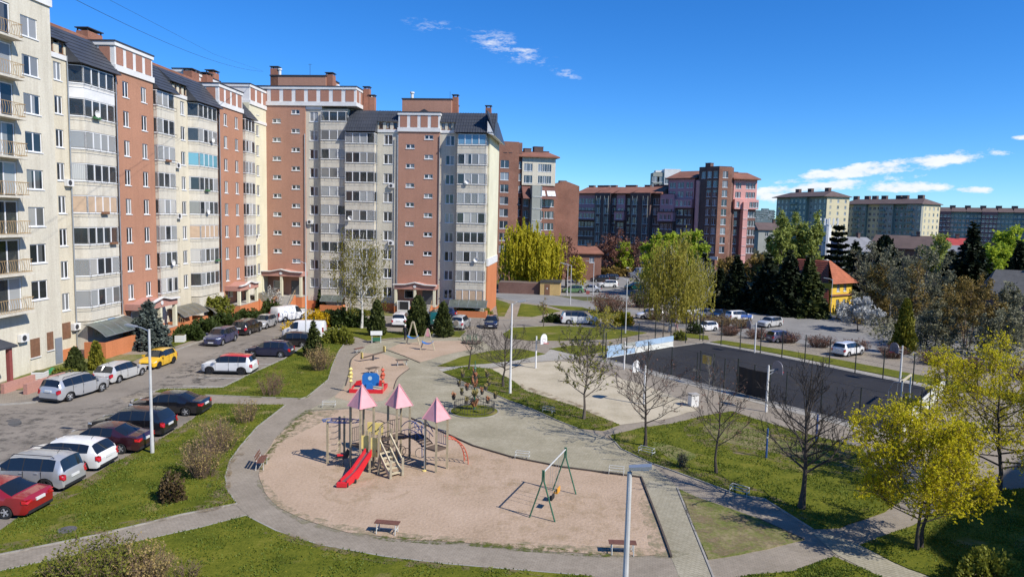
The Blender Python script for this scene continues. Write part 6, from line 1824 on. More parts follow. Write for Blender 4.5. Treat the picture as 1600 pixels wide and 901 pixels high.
# left ladder with oval monkey bars
pl_, pr_ = (-9.62, 35.75), (-9.12, 36.35)
for q, z in ((pl_, 2.35), (pr_, 2.4), ((-8.95, 36.75), 2.35)): pbeam('post', (*q, -.05), (*q, z), .105, m_post)
for i in range(6):
    z = .35 + .33 * i
    ptube('rung', [(pl_[0], pl_[1], z), ((pl_[0] + pr_[0]) / 2 + .15, (pl_[1] + pr_[1]) / 2 - .2, z), (pr_[0], pr_[1], z)], .02, m_postl, 5)
ov_ = []
for i in range(25):
    a = 2 * pi * i / 24; ov_.append((-8.95 + 1.0 * cos(a) + .12 * sin(a), 36.0 + .42 * sin(a) - .1 * cos(a), 2.28))
ptube('oval_rail', ov_, .028, m_bluem, 6)
ptube('oval_rail', [(x * .55 - 8.95 * .45, y * .55 + 36 * .45, z) for x, y, z in ov_], .022, m_bluem, 6)
for i in range(7):
    a = -0.8 + .27 * i
    ptube('rung', [(-8.95 + a * 1.05, 36.0 - .38, 2.28), (-8.95 + a * 1.05, 36.0 + .38, 2.28)], .02, m_bluem, 5)
# plank bridge T1-T2, arched bridge T2-T3
def bridge(a, b, z0, z1, sag, wd, n, railh, col):
    A = Vector((*a, z0)); B = Vector((*b, z1)); d = B - A; sdv = Vector((-d.y, d.x, 0)).normalized() * wd / 2
    prev = None
    for i in range(n):
        t0 = (i + .5) / n
        c = A.lerp(B, t0); c.z += sag * 4 * t0 * (1 - t0)
        mb = MB(m_deck); mb.beam(L_(*(c - sdv)), L_(*(c + sdv)), d.length / n * .9, .05); mb.build('plank', pg)
    for s_ in (-1, 1):
        for hh in (0.04, railh, railh * 1.55):
            pts = []
            for i in range(13):
                t0 = i / 12; c = A.lerp(B, t0) + sdv * s_; pts.append((c.x, c.y, c.z + sag * 4 * t0 * (1 - t0) + hh + (.25 * sin(pi * t0) if hh > railh else 0)))
            ptube('bridge_rail', pts, .024, col if hh > .1 else m_dark, 5)
        for i in range(1, 6):
            t0 = i / 6; c = A.lerp(B, t0) + sdv * s_; z = c.z + sag * 4 * t0 * (1 - t0)
            ptube('bridge_baluster', [(c.x, c.y, z), (c.x, c.y, z + railh)], .014, col, 4)
bridge((-7.15, 35.6), (-6.5, 36.6), 1.22, 1.22, 0.0, .6, 6, .5, m_dark)
bridge((-5.55, 36.65), (-4.25, 35.6), 1.22, 1.12, 0.28, .75, 10, .45, m_bluem)
# coiled rails and loops under and beside the towers
for cx, cy, cz, r_, mt in ((-5.2, 37.0, 1.7, .28, m_bluem), (-4.9, 36.8, 1.9, .24, m_bluem), (-5.75, 36.2, .65, .25, m_dark), (-5.45, 36.1, .6, .22, m_dark), (-4.6, 35.15, .9, .25, m_dark)):
    ptube('ring_rail', [(cx + r_ * cos(a * pi / 8), cy + r_ * .5 * sin(a * pi / 8) * .4, cz + r_ * sin(a * pi / 8)) for a in range(17)], .017, mt, 5)
ptube('fireman_pole', [(-4.35, 34.95, 2.3), (-4.35, 34.95, 0)], .025, m_metal)
mb = MB(m_yelp); q = L_(-4.35, 34.95); mb.lathe([(.11, 0), (.11, .05), (0, .06)], 10, (q.x, q.y, 0)); mb.build('pole_foot', pg)
ptube('fireman_pole', [(-4.75, 36.7, 1.9), (-4.75, 36.9, 1.85), (-4.72, 36.95, 0)], .026, m_bluem)
# red arched climber on the right tower
arc = [(-3.35 + 1.0 * (1 - cos(a)), 35.9 + .35 * (1 - cos(a)), 1.25 * cos(a * .0 + 0) * (cos(a) ** .8 if a < pi / 2 else 0)) for a in [i * pi / 2 / 10 for i in range(11)]]
arc = [(-3.3 + 1.05 * sin(i * pi / 20), 35.85 + .55 * sin(i * pi / 20), 1.55 * cos(i * pi / 20)) for i in range(11)]
for o_ in (-.25, .25): ptube('climber_rail', [(x - o_ * .5, y + o_, z) for x, y, z in arc], .026, m_oran)
for i in range(1, 11):
    x, y, z = arc[i]
    ptube('rung', [(x + .125, y - .25, z), (x - .02, y, z - .10), (x - .125, y + .25, z)], .02, m_oran, 5)
# shade net of ropes
mb = MB(m_dark)
for i in range(6):
    t0 = i / 5
    mb.tube([L_(-6.9 + .9 * t0, 35.0 + .25 * t0, .35), L_(-6.9 + .9 * t0, 35.0 + .25 * t0, 1.15)], .012, 4)
    mb.tube([L_(-6.9, 35.0, .35 + .16 * i), L_(-6.0, 35.25, .35 + .16 * i)], .012, 4)
mb.build('climbing_net', pg)
# little spring animal by the slide
sp = thing('spring_rider', 'small dark spring rider in the shade left of the red slide', 'play equipment', G(534, 729, .02), .4)
mb = MB(m_dark); mb.tube([(.1 * cos(i * .9), .1 * sin(i * .9), .02 + i * .017) for i in range(24)], .018, 5); mb.build('spring', sp)
mb = MB(m_dark); mb.extr([(-.4, -.03, .45), (.3, -.03, .42), (.45, -.03, .75), (.3, -.03, .95), (.15, -.03, .7), (-.35, -.03, .62)], None, (0, .06, 0)); mb.build('animal_panel', sp)
mb = MB(m_redpl); mb.box(-.25, -.13, .62, .05, .13, .67); mb.build('seat', sp)

# green swing set
sw = thing('swing_set', 'green steel swing frame with one yellow and one dark seat on the sand', 'swing', SV(1.85, 30.8, .022))
m_gst = M('green_painted_steel', (0.030, 0.13, 0.075), 0.5, 0.15, 4)
def S_(x, y, z): return (x - 1.85, y - 30.8, z)
nm_, fm_ = Vector((1.24, 29.2)), Vector((2.45, 32.45)); ax = (fm_ - nm_).normalized(); pr2 = Vector((ax.y, -ax.x))
for mid in (nm_, fm_):
    for s_ in (-1, 1):
        f_ = mid + pr2 * .60 * s_
        mb = MB(m_gst); mb.tube([S_(f_.x, f_.y, -.03), S_(mid.x + pr2.x * .04 * s_, mid.y + pr2.y * .04 * s_, 1.75), S_(mid.x + pr2.x * .03 * s_, mid.y + pr2.y * .03 * s_, 2.25)], .035, 7); mb.build('leg', sw)
mb = MB(M('swing_bar_grey', (0.5, 0.5, 0.48), 0.5, 0.1, 3)); mb.tube([S_(nm_.x, nm_.y, 2.15), S_(fm_.x, fm_.y, 2.15)], .035, 7); mb.build('top_bar', sw)
for t0, mt, nmn in ((.36, m_black, 'seat'), (.62, M('orange_seat', (0.72, 0.33, 0.03), 0.5, 0.1, 4), 'seat')):
    c = nm_.lerp(fm_, t0)
    for s_ in (-1, 1):
        q = c + ax * .2 * s_
        mb = MB(m_metal); mb.tube([S_(q.x, q.y, 2.15), S_(q.x, q.y, .55)], .010, 4); mb.build('chain', sw)
    mb = MB(mt); c3 = Vector(S_(c.x, c.y, .48)); a3, b3 = Vector((*ax, 0)), Vector((*pr2, 0))
    mb.extr([c3 - a3 * .22 - b3 * .1, c3 + a3 * .22 - b3 * .1, c3 + a3 * .22 + b3 * .1, c3 - a3 * .22 + b3 * .1], None, (0, 0, .07))
    mb.extr([c3 - a3 * .22 + b3 * .08, c3 + a3 * .22 + b3 * .08, c3 + a3 * .22 + b3 * .11, c3 - a3 * .22 + b3 * .11], None, (0, 0, .26)); mb.build(nmn, sw)

# benches
m_bench = M('brown_bench_slat', (0.16, 0.07, 0.045), 0.6, 0.2, 4)
m_bframe = M('white_painted_frame', (0.50, 0.50, 0.46), 0.6, 0.12, 4)
def bench(label, loc, rz, w=1.05, planks=True, back=True):
    t = thing('bench' if planks else 'bare_bench', label, 'bench', loc, rz, 'playground benches')
    for s_ in (-1, 1):
        x = s_ * (w / 2 - .12)
        mb = MB(m_bframe); mb.tube([(x, -.16, 0), (x, -.18, .40), (x, .16, .42), (x, .22, 0)], .025 if planks else .014, 5); mb.tube([(x, .14, .42), (x, .27, .82)] if back else [(x, -.18, .2), (x, .2, .2)], .024, 5); mb.build('bench_leg', t)
    mb = MB(m_bframe); mb.tube([(-w / 2 + .12, .0, .2), (w / 2 - .12, .0, .2)], .018, 5); mb.build('stretcher', t)
    if planks:
        for k in range(3):
            mb = MB(m_bench); mb.box(-w / 2, -.19 + .125 * k, .445, w / 2, -.08 + .125 * k, .48); mb.build('seat_slat', t)
        if back:
            for k in range(2):
                mb = MB(m_bench); mb.box(-w / 2, .17 + .04 * k, .56 + .14 * k, w / 2, .20 + .04 * k, .67 + .14 * k); mb.build('back_slat', t)
    else:
        mb = MB(m_bframe); mb.tube([(-w / 2 + .12, -.18, .41), (w / 2 - .12, -.18, .41)], .02, 5); mb.tube([(-w / 2 + .12, .16, .42), (w / 2 - .12, .16, .42)], .02, 5); mb.build('seat_rail', t)
    return t
bench('brown slatted bench on the path edge below the red slide', G(605, 832), radians(172), 1.05, back=False)
bench('brown slatted bench beside the foreground lamp post', G(972, 864), radians(178), 1.1, back=False)
bench('brown slatted bench on the curved path at the left of the sand', G(409, 730), radians(98), 1.15)
bench('bare white bench frame on the sand edge behind the swings', G(816, 717), radians(-12), 1.0, False, False)
bench('bare white bench frame nearest the sand corner', G(963, 741), radians(-12), 1.0, False, False)
bench('bare white bench frame on the lawn under bare trees', G(1010, 710), radians(-38), 1.1, False, False)
bench('bare white bench frame beside the diagonal path', G(1155, 772), radians(-38), 1.1, False, False)
bench('bare white bench frame behind the climbing towers', G(514, 636), radians(5), 1.1, False, False)
bench('bare white bench frame on the tree strip by the sand court', G(857, 645), radians(-35), 1.0, False, False)
bench('low wooden bench at the bend of the curved path', G(561, 551), radians(60), 1.2, True, False)
bench('light bench frame beside the two nest swings', G(683, 527), radians(4), 1.2, False, False)
# round fenced bed with flower sculpture
fx = G(741, 643)
fb = thing('flower_bed', 'round grass bed ringed by a low black fence', 'flower bed', (fx.x, fx.y, .016))
mb = MB(m_grass); mb.lathe([(1.62, -.01), (1.60, .06), (1.2, .10), (0, .16)], 30); mb.build('grass_mound', fb, smooth=60)
mb = MB(m_kerb); mb.lathe([(1.70, 0), (1.70, .05), (1.62, .05), (1.62, 0)], 30); mb.build('edging_ring', fb)
for k in range(44):
    if k == 0:
        pmb = MB(m_dark); pmb.tube([(0, 0, .05), (0, 0, .66)], .016, 4); pmb.lathe([(.03, .62), (.0, .70)], 5); pme_ = pmb.mesh('fence_picket')
    a = 2 * pi * k / 44
    ob('fence_picket', pme_, fb, (1.38 * cos(a), 1.38 * sin(a), 0))
for z in (.18, .55):
    mb = MB(m_dark); mb.tube([(1.38 * cos(a * pi / 20), 1.38 * sin(a * pi / 20), z) for a in range(41)], .016, 4); mb.build('fence_rail', fb)
fs_ = thing('flower_tower', 'tiered metal flower stand with dry plants in hanging pots', 'sculpture', (fx.x, fx.y, .17), scale=1.15)
mb = MB(m_gst); mb.tube([(0, 0, 0), (0, 0, 2.0), (0, 0, 2.95)], [.06, .045, .02], 8); mb.lathe([(.0, 0), (.11, .08), (.0, .2)], 8, (0, 0, 2.4)); mb.build('stem', fs_)
m_pot = M('dark_wire_pot', (0.07, 0.06, 0.05), 0.8, 0.2, 5)
m_dryf = M_leaf('dry_red_flowers', (0.30, 0.10, 0.06), (0.52, 0.28, 0.14), .2, 3.0)
m_dryg = M_leaf('dry_olive_stalks', (0.18, 0.15, 0.05), (0.36, 0.30, 0.12), .2, 3.0)
def tuft(parent, c, r, n, mat, name='dry_flowers', h=.5):
    mb = MB(mat)
    for _ in range(n):
        a = rb.uniform(0, 2 * pi); q = rb.uniform(.0, 1) ** .5 * r
        p = Vector(c) + Vector((q * cos(a) * .4, q * sin(a) * .4, 0)); e = Vector(c) + Vector((q * cos(a) * 1.3, q * sin(a) * 1.3, rb.uniform(.45, 1) * h))
        d = (e - p).orthogonal().normalized() * .035
        mb.add([p - d * .4, p + d * .4, e + d, e - d], [(0, 1, 2, 3)])
        if rb.random() < .8:
            w = Vector((rb.uniform(-1, 1), rb.uniform(-1, 1), rb.uniform(-1, 1))).normalized(); u = w.orthogonal().normalized(); v = w.cross(u)
            mb.add([e + (u + v) * .04, e + (u - v) * .04, e - (u + v) * .04, e + (v - u) * .04], [(0, 1, 2, 3)])
    o = mb.build(name, parent); o['kind'] = 'stuff'
    return o
for z, r, n, off in ((.62, 1.25, 6, .2), (1.35, .95, 5, .5), (1.95, .72, 4, .1)):
    for k in range(n):
        a = off + 2 * pi * k / n; e = (r * cos(a), r * sin(a), z + .02)
        mb = MB(m_dark); mb.tube([(0, 0, z + .35), (r * .45 * cos(a), r * .45 * sin(a), z + .02), e], .016, 4); mb.tube([(0, 0, z), e], .012, 4); mb.build('arm', fs_)
        mb = MB(m_pot); mb.lathe([(.07, -.02), (.13, .2), (.11, .2), (.05, 0)], 9, e); pt_ = mb.build('pot', fs_)
        tuft(pt_, (e[0], e[1], e[2] + .15), .11, 12, m_dryf if k % 2 else m_dryg, h=.30)
for z, r, n in ((.15, .22, 34), (.75, .18, 34), (1.35, .16, 30)): tuft(fs_, (0, 0, z), r, n, m_dryf if z != .75 else m_dryg, h=.5)
# sandbox with car-shaped front and totem posts
sx = G(572, 614)
sbx = thing('sandbox', 'red and blue sandbox with car-shaped panels and carved totem posts', 'play equipment', (sx.x, sx.y, .022))
for x0, y0, x1, y1 in ((-1.25, -.1, 1.25, .0), (-1.25, 2.0, 1.25, 2.1)):
    mb = MB(m_redpl); mb.box(x0, y0, 0, x1, y1, .28); mb.build('side_board', sbx)
for x in (-1.25, 1.15):
    mb = MB(m_redpl); mb.box(x, .002, 0, x + .1, 1.998, .28); mb.build('side_board', sbx)
mb = MB(m_bluem if False else M('bright_blue_panel', (0.015, 0.16, 0.50), 0.5, 0.1, 3)); m_bbl = MATS['bright_blue_panel']
mb.extr([(-.55, 1.2, .25), (.75, 1.2, .25), (.75, 1.2, 1.05), (.55, 1.2, 1.25), (-.35, 1.2, 1.25), (-.55, 1.2, 1.05)], None, (0, .05, 0)); bp = mb.build('blue_back_panel', sbx)
mb = MB(M('pale_blue_disc', (0.45, 0.6, 0.66), .5, .05, 3)); mb.lathe([(0, -.01), (.16, -.01), (.16, 0), (0, 0)], 14, (.05, 1.195, .85), 'y'); mb.build('round_motif', bp)
mb = MB(m_bbl); mb.extr([(.0, .02, .26), (.5, .02, .26), (.5, .02, .62), (.38, .02, .75), (.0, .02, .75)], None, (0, .06, 0)); mb.build('blue_front_panel', sbx)
mb = MB(m_redpl); mb.extr([(.75, 1.0, .28), (1.15, 1.0, .28), (1.15, 1.0, .75), (.8, 1.0, .75)], None, (0, .06, 0)); mb.extr([(-1.1, 1.2, .28), (-.6, 1.2, .28), (-.6, 1.2, .7), (-1.0, 1.2, .6)], None, (0, .06, 0)); mb.build('red_seat_panel', sbx)
for x, mt, col in ((-1.2, m_yelp, m_oran), (1.2, m_oran, m_post)):
    mb = MB(m_post); mb.tube([(x, .2, 0), (x, .2, 2.0)], .06, 7); tp = mb.build('totem_post', sbx)
    mb = MB(mt)
    for k in range(4): mb.lathe([(.05, 0), (.16, .12), (.06, .28)], 7, (x, .2, .7 + .3 * k))
    mb.extr([(x - .22, .16, 1.2), (x, .16, 1.0), (x + .2, .16, 1.35), (x, .16, 1.75)], None, (0, .05, 0)); mb.build('carving', tp)
mb = MB(m_sandb); mb.box(-1.15, .05, .02, 1.15, 1.95, .12); mb.build('sand_fill', sbx)
# nest swings
def nest(label, loc, rz, mt, h):
    t = thing('nest_swing', label, 'swing', loc, rz, 'nest swings')
    for x in (-.72, .72):
        mb = MB(mt); mb.beam((x, 0, 0), (x * .12, 0, h), .11); mb.build('leg', t)
    mb = MB(m_pinkroof if h < 2.2 else mt); mb.extr([(-.2, -.05, h - .7 if h < 2.2 else h - .1), (.2, -.05, h - .7 if h < 2.2 else h - .1), (.08, -.05, h + .08), (-.08, -.05, h + .08)], None, (0, .1, 0)); mb.build('top_plate', t)
    mb = MB(m_bbl)
    for i in range(8):
        a, b = -pi / 2 * .9 + pi * .9 * i / 8, -pi / 2 * .9 + pi * .9 * (i + 1) / 8
        mb.extr([(.55 * sin(a), -.25, .95 - .3 * cos(a)), (.55 * sin(b), -.25, .95 - .3 * cos(b)), (.55 * sin(b), -.25, 1.0 - .3 * cos(b)), (.55 * sin(a), -.25, 1.0 - .3 * cos(a))], None, (0, .5, 0))
    mb.build('seat_sling', t)
    for x in (-.5, .5):
        mb = MB(m_metal); mb.tube([(x, 0, .98), (x * .3, 0, h - .1)], .012, 4); mb.build('chain', t)
nest('tall pale wooden nest swing with blue sling, the farther of two', G(645, 538), radians(-12), m_postl, 2.35)
nest('nest swing with salmon top plate and blue sling, the nearer of two', G(668, 547), radians(-8), m_postl, 2.1)
# seesaw
ss = thing('seesaw', 'brown seesaw plank with yellow end boards on the small sand area', 'play equipment', G(583, 563), radians(35))
mb = MB(m_deck); mb.beam((-1.2, 0, .3), (1.2, 0, .75), .25, .08); mb.build('plank', ss)
mb = MB(m_dark); mb.tube([(0, 0, 0), (0, 0, .5)], .09, 8); mb.build('pivot', ss)
for x, z in ((-1.1, .35), (1.1, .75)):
    mb = MB(m_yelp); mb.box(x - .03, -.22, z, x + .03, .22, z + .5); mb.build('end_board', ss)
# small tables and house
def table(label, loc, rz):
    t = thing('play_table', label, 'table', loc, rz, 'little play tables')
    for k in range(4):
        mb = MB(m_deck); mb.box(-.55, -.3 + .155 * k, .5, .55, -.16 + .155 * k, .54); mb.build('top_slat', t)
    for x in (-.4, .4):
        mb = MB(m_bframe); mb.tube([(x, -.25, 0), (x, 0, .5), (x, .25, 0)], .025, 5); mb.build('leg', t)
table('small slatted table right of the seesaw', G(628, 571), .3)
table('small slatted table between seesaw and sandbox', G(582, 584), .9)
ph_ = thing('playhouse', 'small white and teal play cabin at the lawn edge', 'play equipment', G(588, 535), .2)
mb = MB(m_bframe)
for x, y in ((-.45, -.3), (.45, -.3), (.45, .3), (-.45, .3)): mb.box(x - .04, y - .04, 0, x + .04, y + .04, .9)
mb.build('corner_posts', ph_)['kind'] = 'stuff'
mb = MB(m_bframe); mb.extr([(-.6, -.45, .85), (.6, -.45, .85), (.6, 0, 1.2), (-.6, 0, 1.2)], None, (0, 0, .04)); mb.extr([(-.6, .45, .85), (.6, .45, .85), (.6, 0, 1.2), (-.6, 0, 1.2)], None, (0, 0, .04)); mb.build('roof', ph_)
mb = MB(m_gst); mb.box(-.5, -.34, .2, .5, -.3, .6); mb.build('side_panel', ph_)
# carousel
cr = thing('carousel', 'low green roundabout with railings at the plaza edge', 'play equipment', G(737, 536))
mb = MB(m_deck); mb.lathe([(0, .12), (1.05, .12), (1.05, .2), (0, .2)], 18); mb.build('platform', cr)
mb = MB(m_gst)
for k in range(6):
    a = pi * k / 3
    mb.tube([(.3 * cos(a), .3 * sin(a), .2), (.35 * cos(a), .35 * sin(a), .85), (.95 * cos(a), .95 * sin(a), .85), (1.0 * cos(a), 1.0 * sin(a), .2)], .025, 5)
mb.build('railing', cr)
# ---------------------------------------------------------------- court furniture, lamps, poles and small things
m_fpost = M('dark_green_post', (0.020, 0.026, 0.024), 0.55, 0.2, 4)
m_wire = M('fence_wire', (0.02, 0.02, 0.02), 0.6, 0.1, 4)
def court_fence(label, A, B, n, h, mesh=True, skip=(), step=0.55):
    t = thing('court_fence', label, 'fence', (A.x, A.y, 0.02), atan2((B - A).y, (B - A).x))
    L = (B - A).length
    pm = MB(m_fpost); pm.box(-.035, -.035, 0, .035, .035, h); pme2 = pm.mesh('post')
    for i in range(n + 1):
        if i in skip: continue
        ob('post', pme2, t, (L * i / n, 0, 0))
    for z in (h - .03, h * .5, .12):
        mb = MB(m_wire); mb.tube([(0, 0, z), (L, 0, z)], .009, 4); mb.build('rail_wire', t)
    if mesh:
        mb = MB(m_wire)
        x = 0.0
        while x < L:
            x1 = x + h
            mb.tube([(x, 0, 0), (min(L, x1), 0, min(h, L - x))], .0022, 3, cap=False)
            mb.tube([(x, 0, h), (min(L, x1), 0, max(0, h - (L - x)))], .0022, 3, cap=False)
            x += step
        o = mb.build('wire_mesh', t); o['kind'] = 'stuff'
    return t
ff = court_fence('wire fence along the near long side of the dark court', CA, CD, 10, 2.5)
bf = court_fence('wire fence along the far long side of the dark court', CB, CC, 10, 2.7)
court_fence('wire fence behind the pale blue end boards', CA + Vector((-.25, .4)), CB + Vector((-.25, .4)), 6, 2.9)
court_fence('wire fence behind the white end boards', CD + Vector((.3, -.4)), CC + Vector((.3, -.4)), 5, 2.5)
m_pblue = M('pale_blue_board', (0.33, 0.45, 0.58), 0.5, 0.10, 1.0); m_cboard = M('cream_white_board', (0.66, 0.66, 0.60), 0.5, 0.08, 1.0)
def end_boards(label, A, B, n, h, upper, lower):
    t = thing('end_boards', label, 'barrier', (A.x, A.y, .03), atan2((B - A).y, (B - A).x)); L = (B - A).length
    for i in range(n):
        x0, x1 = L * i / n + .01, L * (i + 1) / n - .01
        mb = MB(lower(i)); mb.box(x0, -.03, .05, x1, .03, h * .48); mb.build('board', t)
        mb = MB(upper(i)); mb.box(x0, -.03, h * .5, x1, .03, h); mb.build('board', t)
    mb = MB(m_cboard); mb.box(0, -.06, 0, L, .06, .05); mb.build('base_rail', t)
end_boards('pale blue and cream boards closing the left end of the court', CA + Vector((.15, .2)), CA.lerp(CB, .66), 5, 1.15, lambda i: m_pblue if i != 1 else m_greyw, lambda i: m_pblue if i < 2 else m_cboard)
end_boards('white boards closing the right end of the court', CD + Vector((.1, .15)), CC + Vector((-.15, -.2)), 6, 1.15, lambda i: m_cboard, lambda i: m_cboard)
# gate with yellow notice and black tarpaulin on the near fence
gt_ = thing('fence_gate', 'narrow court gate with yellow notice sign', 'gate', (CA.lerp(CD, .44).x - .12, CA.lerp(CD, .44).y - .12, .02), atan2((CD - CA).y, (CD - CA).x))
for x in (-.7, .7):
    mb = MB(m_fpost); mb.box(x - .04, -.04, 0, x + .04, .04, 2.75); mb.build('post', gt_)
for z in (.3, 1.15, 2.6):
    mb = MB(m_fpost); mb.box(-.66, -.02, z - .02, .66, .02, z + .02); mb.build('gate_rail', gt_)
mb = MB(M('yellow_notice', (0.45, 0.32, 0.05), 0.6, 0.2, 6)); mb.box(-.45, -.06, 1.75, .45, -.045, 2.45); ys = mb.build('notice_sign', gt_)
mb = MB(M('notice_print_brown', (0.25, 0.13, 0.04), 0.7, 0.1, 5))
for k in range(5): mb.box(-.36, -.064, 2.32 - .11 * k, .36 - .1 * (k % 2), -.061, 2.36 - .11 * k)
mb.build('printed_lines', ys)
tp_ = thing('goal_net_screen', 'black tarpaulin screen hung on the near court fence', 'screen', (CA.lerp(CD, .60).x - .1, CA.lerp(CD, .60).y - .1, .02), atan2((CD - CA).y, (CD - CA).x))
mb = MB(M('black_tarpaulin', (0.012, 0.012, 0.013), 0.7, 0.3, 3))
nn = 14
vs = [(-1.35 + 2.7 * i / nn, -.05 - .04 * sin(i * 1.7), z - .05 * sin(pi * i / nn)) for z in (.1, 1.1, 2.15) for i in range(nn + 1)]
mb.add(vs, [(r * (nn + 1) + i, r * (nn + 1) + i + 1, (r + 1) * (nn + 1) + i + 1, (r + 1) * (nn + 1) + i) for r in range(2) for i in range(nn)])
mb.build('tarpaulin', tp_, smooth=60)
for x in (-1.45, 1.45):
    mb = MB(m_fpost); mb.box(x - .05, -.05, 0, x + .05, .05, 2.75); mb.build('post', tp_)
# goals
def goal(label, loc, rz, mt):
    t = thing('football_goal', label, 'goal', loc, rz, 'court goals')
    for x in (-1.5, 1.5):
        mb = MB(m_cboard); mb.box(x - .05, -.05, 0, x + .05, .05, 2.0); mb.build('goal_post', t)
        mb = MB(m_metal); mb.tube([(x, .04, 1.95), (x, .55, 1.9), (x, .85, 1.2), (x, .9, 0)], .025, 5); mb.build('back_stay', t)
    mb = MB(mt); mb.box(-1.56, -.06, 2.0, 1.56, .06, 2.12); mb.build('crossbar', t)
mid = CC.lerp(CD, .45)
goal('goal with orange-brown crossbar before the white end boards', (mid.x - 1.2, mid.y + .9, .03), atan2((CC - CD).y, (CC - CD).x), m_postl)
# basketball hoops
m_board_w = M('white_backboard', (0.72, 0.72, 0.72), 0.4, 0.05, 2); m_board_g = M('grey_backboard', (0.20, 0.19, 0.22), 0.4, 0.1, 2)
def hoop(label, base, face_deg, h=3.0, bw=1.05, mt=None, arm=.75, polew=True):
    t = thing('basketball_hoop', label, 'basketball hoop', base, radians(face_deg), 'basketball hoops')
    mb = MB(m_white if polew else m_metal); mb.lathe([(.085, 0), (.07, h - .1), (.06, h + .15)], 8); mb.build('pole', t)
    mb = MB(m_metal); mb.beam((0, 0, h - .25), (arm, 0, h - .15), .06, .08); mb.beam((0, 0, h - .55), (arm, 0, h - .2), .05); mb.build('arm', t)
    pts = [(arm, -bw / 2, h - .45), (arm, bw / 2, h - .45)] + [(arm, bw / 2 * cos(a * pi / 10), h - .05 + .48 * sin(a * pi / 10)) for a in range(11)]
    mb = MB(mt or m_board_w); mb.extr(pts, None, (.04, 0, 0)); b = mb.build('backboard', t)
    mb = MB(m_redpl); mb.tube([(arm + .28 + .22 * cos(a * pi / 8), .22 * sin(a * pi / 8), h - .38) for a in range(17)], .018, 5); mb.tube([(arm + .04, 0, h - .38), (arm + .08, 0, h - .38)], .02, 4); mb.build('rim', t)
    mb = MB(m_dark)
    c0 = (arm + .042, -.2, h - .28)
    for a, b2 in (((-.2, -.28), (.2, -.28)), ((-.2, .0), (.2, .0)), ((-.2, -.28), (-.2, 0)), ((.2, -.28), (.2, 0))):
        mb.beam((arm + .045, a[0], h + a[1]), (arm + .045, b2[0], h + b2[1]), .03, .008)
    mb.build('target_box', b)
hoop('basketball hoop at the far left corner of the sand court', G(837, 575), -35, 2.75)
hoop('basketball hoop with big white board on a pale green post in the sand court', G(1006, 632), 140, 2.75, 1.0)
hoop('grey-boarded hoop at the near fence of the dark court', G(1197, 643), 20, 3.2, 1.1, m_board_g)
hoop('grey-boarded hoop at the far fence behind the court corner', G(1179, 551), 185, 3.0, 1.1, m_board_g)
hoop('grey-boarded hoop at the far right of the dark court', G(1406, 596), 190, 3.0, 1.1, m_board_g)
wp = thing('court_post', 'white post with short arm at the left end of the court', 'post', G(975, 577))
mb = MB(m_white); mb.lathe([(.07, 0), (.055, 2.55)], 8); mb.build('pole', wp)
mb = MB(m_white); mb.beam((-.05, 0, 2.05), (1.05, .1, 2.08), .09, .12); mb.build('arm', wp)
for q in ((1197, 716), (1275, 691)):
    t = thing('volleyball_post', 'blue volleyball post on the lawn, ' + ('the nearer of two' if q[0] < 1200 else 'the farther of two'), 'post', G(*q), group='volleyball posts')
    mb = MB(m_bluem); mb.lathe([(.06, 0), (.055, 1.75), (.0, 1.78)], 8); mb.build('pole', t)
    mb = MB(m_white); mb.lathe([(.066, 1.2), (.066, 1.3), (.0, 1.3)], 8); mb.build('band', t)
bx = thing('white_block', 'low white concrete block beside the court gate path', 'block', G(1083, 634), .3)
mb = MB(m_white); mb.box(-.3, -.25, 0, .3, .25, .85); mb.build('block_body', bx)
mb = MB(m_concrete); mb.box(-.34, -.29, .85, .34, .29, .93); mb.build('cap_slab', bx)

# ---------------------------------------------------------------- lamp posts
m_pole = M('painted_grey_pole', (0.50, 0.50, 0.48), 0.55, 0.12, 1.5)
def lamp(label, loc, h, rz, arm=1.2, r=.085, group='courtyard lamp posts', mat=None):
    t = thing('street_lamp', label, 'lamp post', loc, rz, group)
    mb = MB(mat or m_pole); mb.lathe([(r * 1.25, 0), (r * 1.2, .9), (r, 1.0), (r * .7, h)], 10); mb.build('pole', t, smooth=30)
    mb = MB(m_metal); mb.tube([(0, 0, h - .12), (arm * .6, 0, h + .08), (arm, 0, h + .12)], .028, 6); mb.build('arm', t)
    mb = MB(m_metal); mb.extr([(arm - .05, -.11, h + .08), (arm + .55, -.13, h + .16), (arm + .55, .13, h + .16), (arm - .05, .11, h + .08)], None, (0, 0, .08)); lm = mb.build('lamp_head', t)
    mb = MB(m_lampw); mb.extr([(arm + .05, -.09, h + .068), (arm + .48, -.10, h + .118), (arm + .48, .10, h + .118), (arm + .05, .09, h + .068)], None, (0, 0, .02)); mb.build('lens', lm)
    return t
def zat(px, py, loc): return P(px, py, loc.y).z - loc.z
b = G(238, 708); lamp('tall grey lamp post on the left lawn between parked cars', b, zat(233, 514, b), radians(175), .75)
b = G(797, 615); lamp('white lamp post on the tree strip beside the plaza', b, zat(800, 474, b), radians(20), .5, mat=m_white)
d_ = ray(984, 737); t_ = (6.62 - CAMZ) / d_.z
lamp('thick lamp post in the foreground with flat head', Vector((d_.x * t_, d_.y * t_, 0)), 6.62, radians(-10), .02, .092)
b = G(478, 534); lamp('slim lamp post behind the black hatchback on the upper lawn', b, zat(476, 410, b), radians(190), .7)
b = G(548, 507); lamp('greenish lamp post by the birch before the facing wing', b, zat(547, 440, b), radians(180), .5, .06)
GP = 'poles round the back car park'
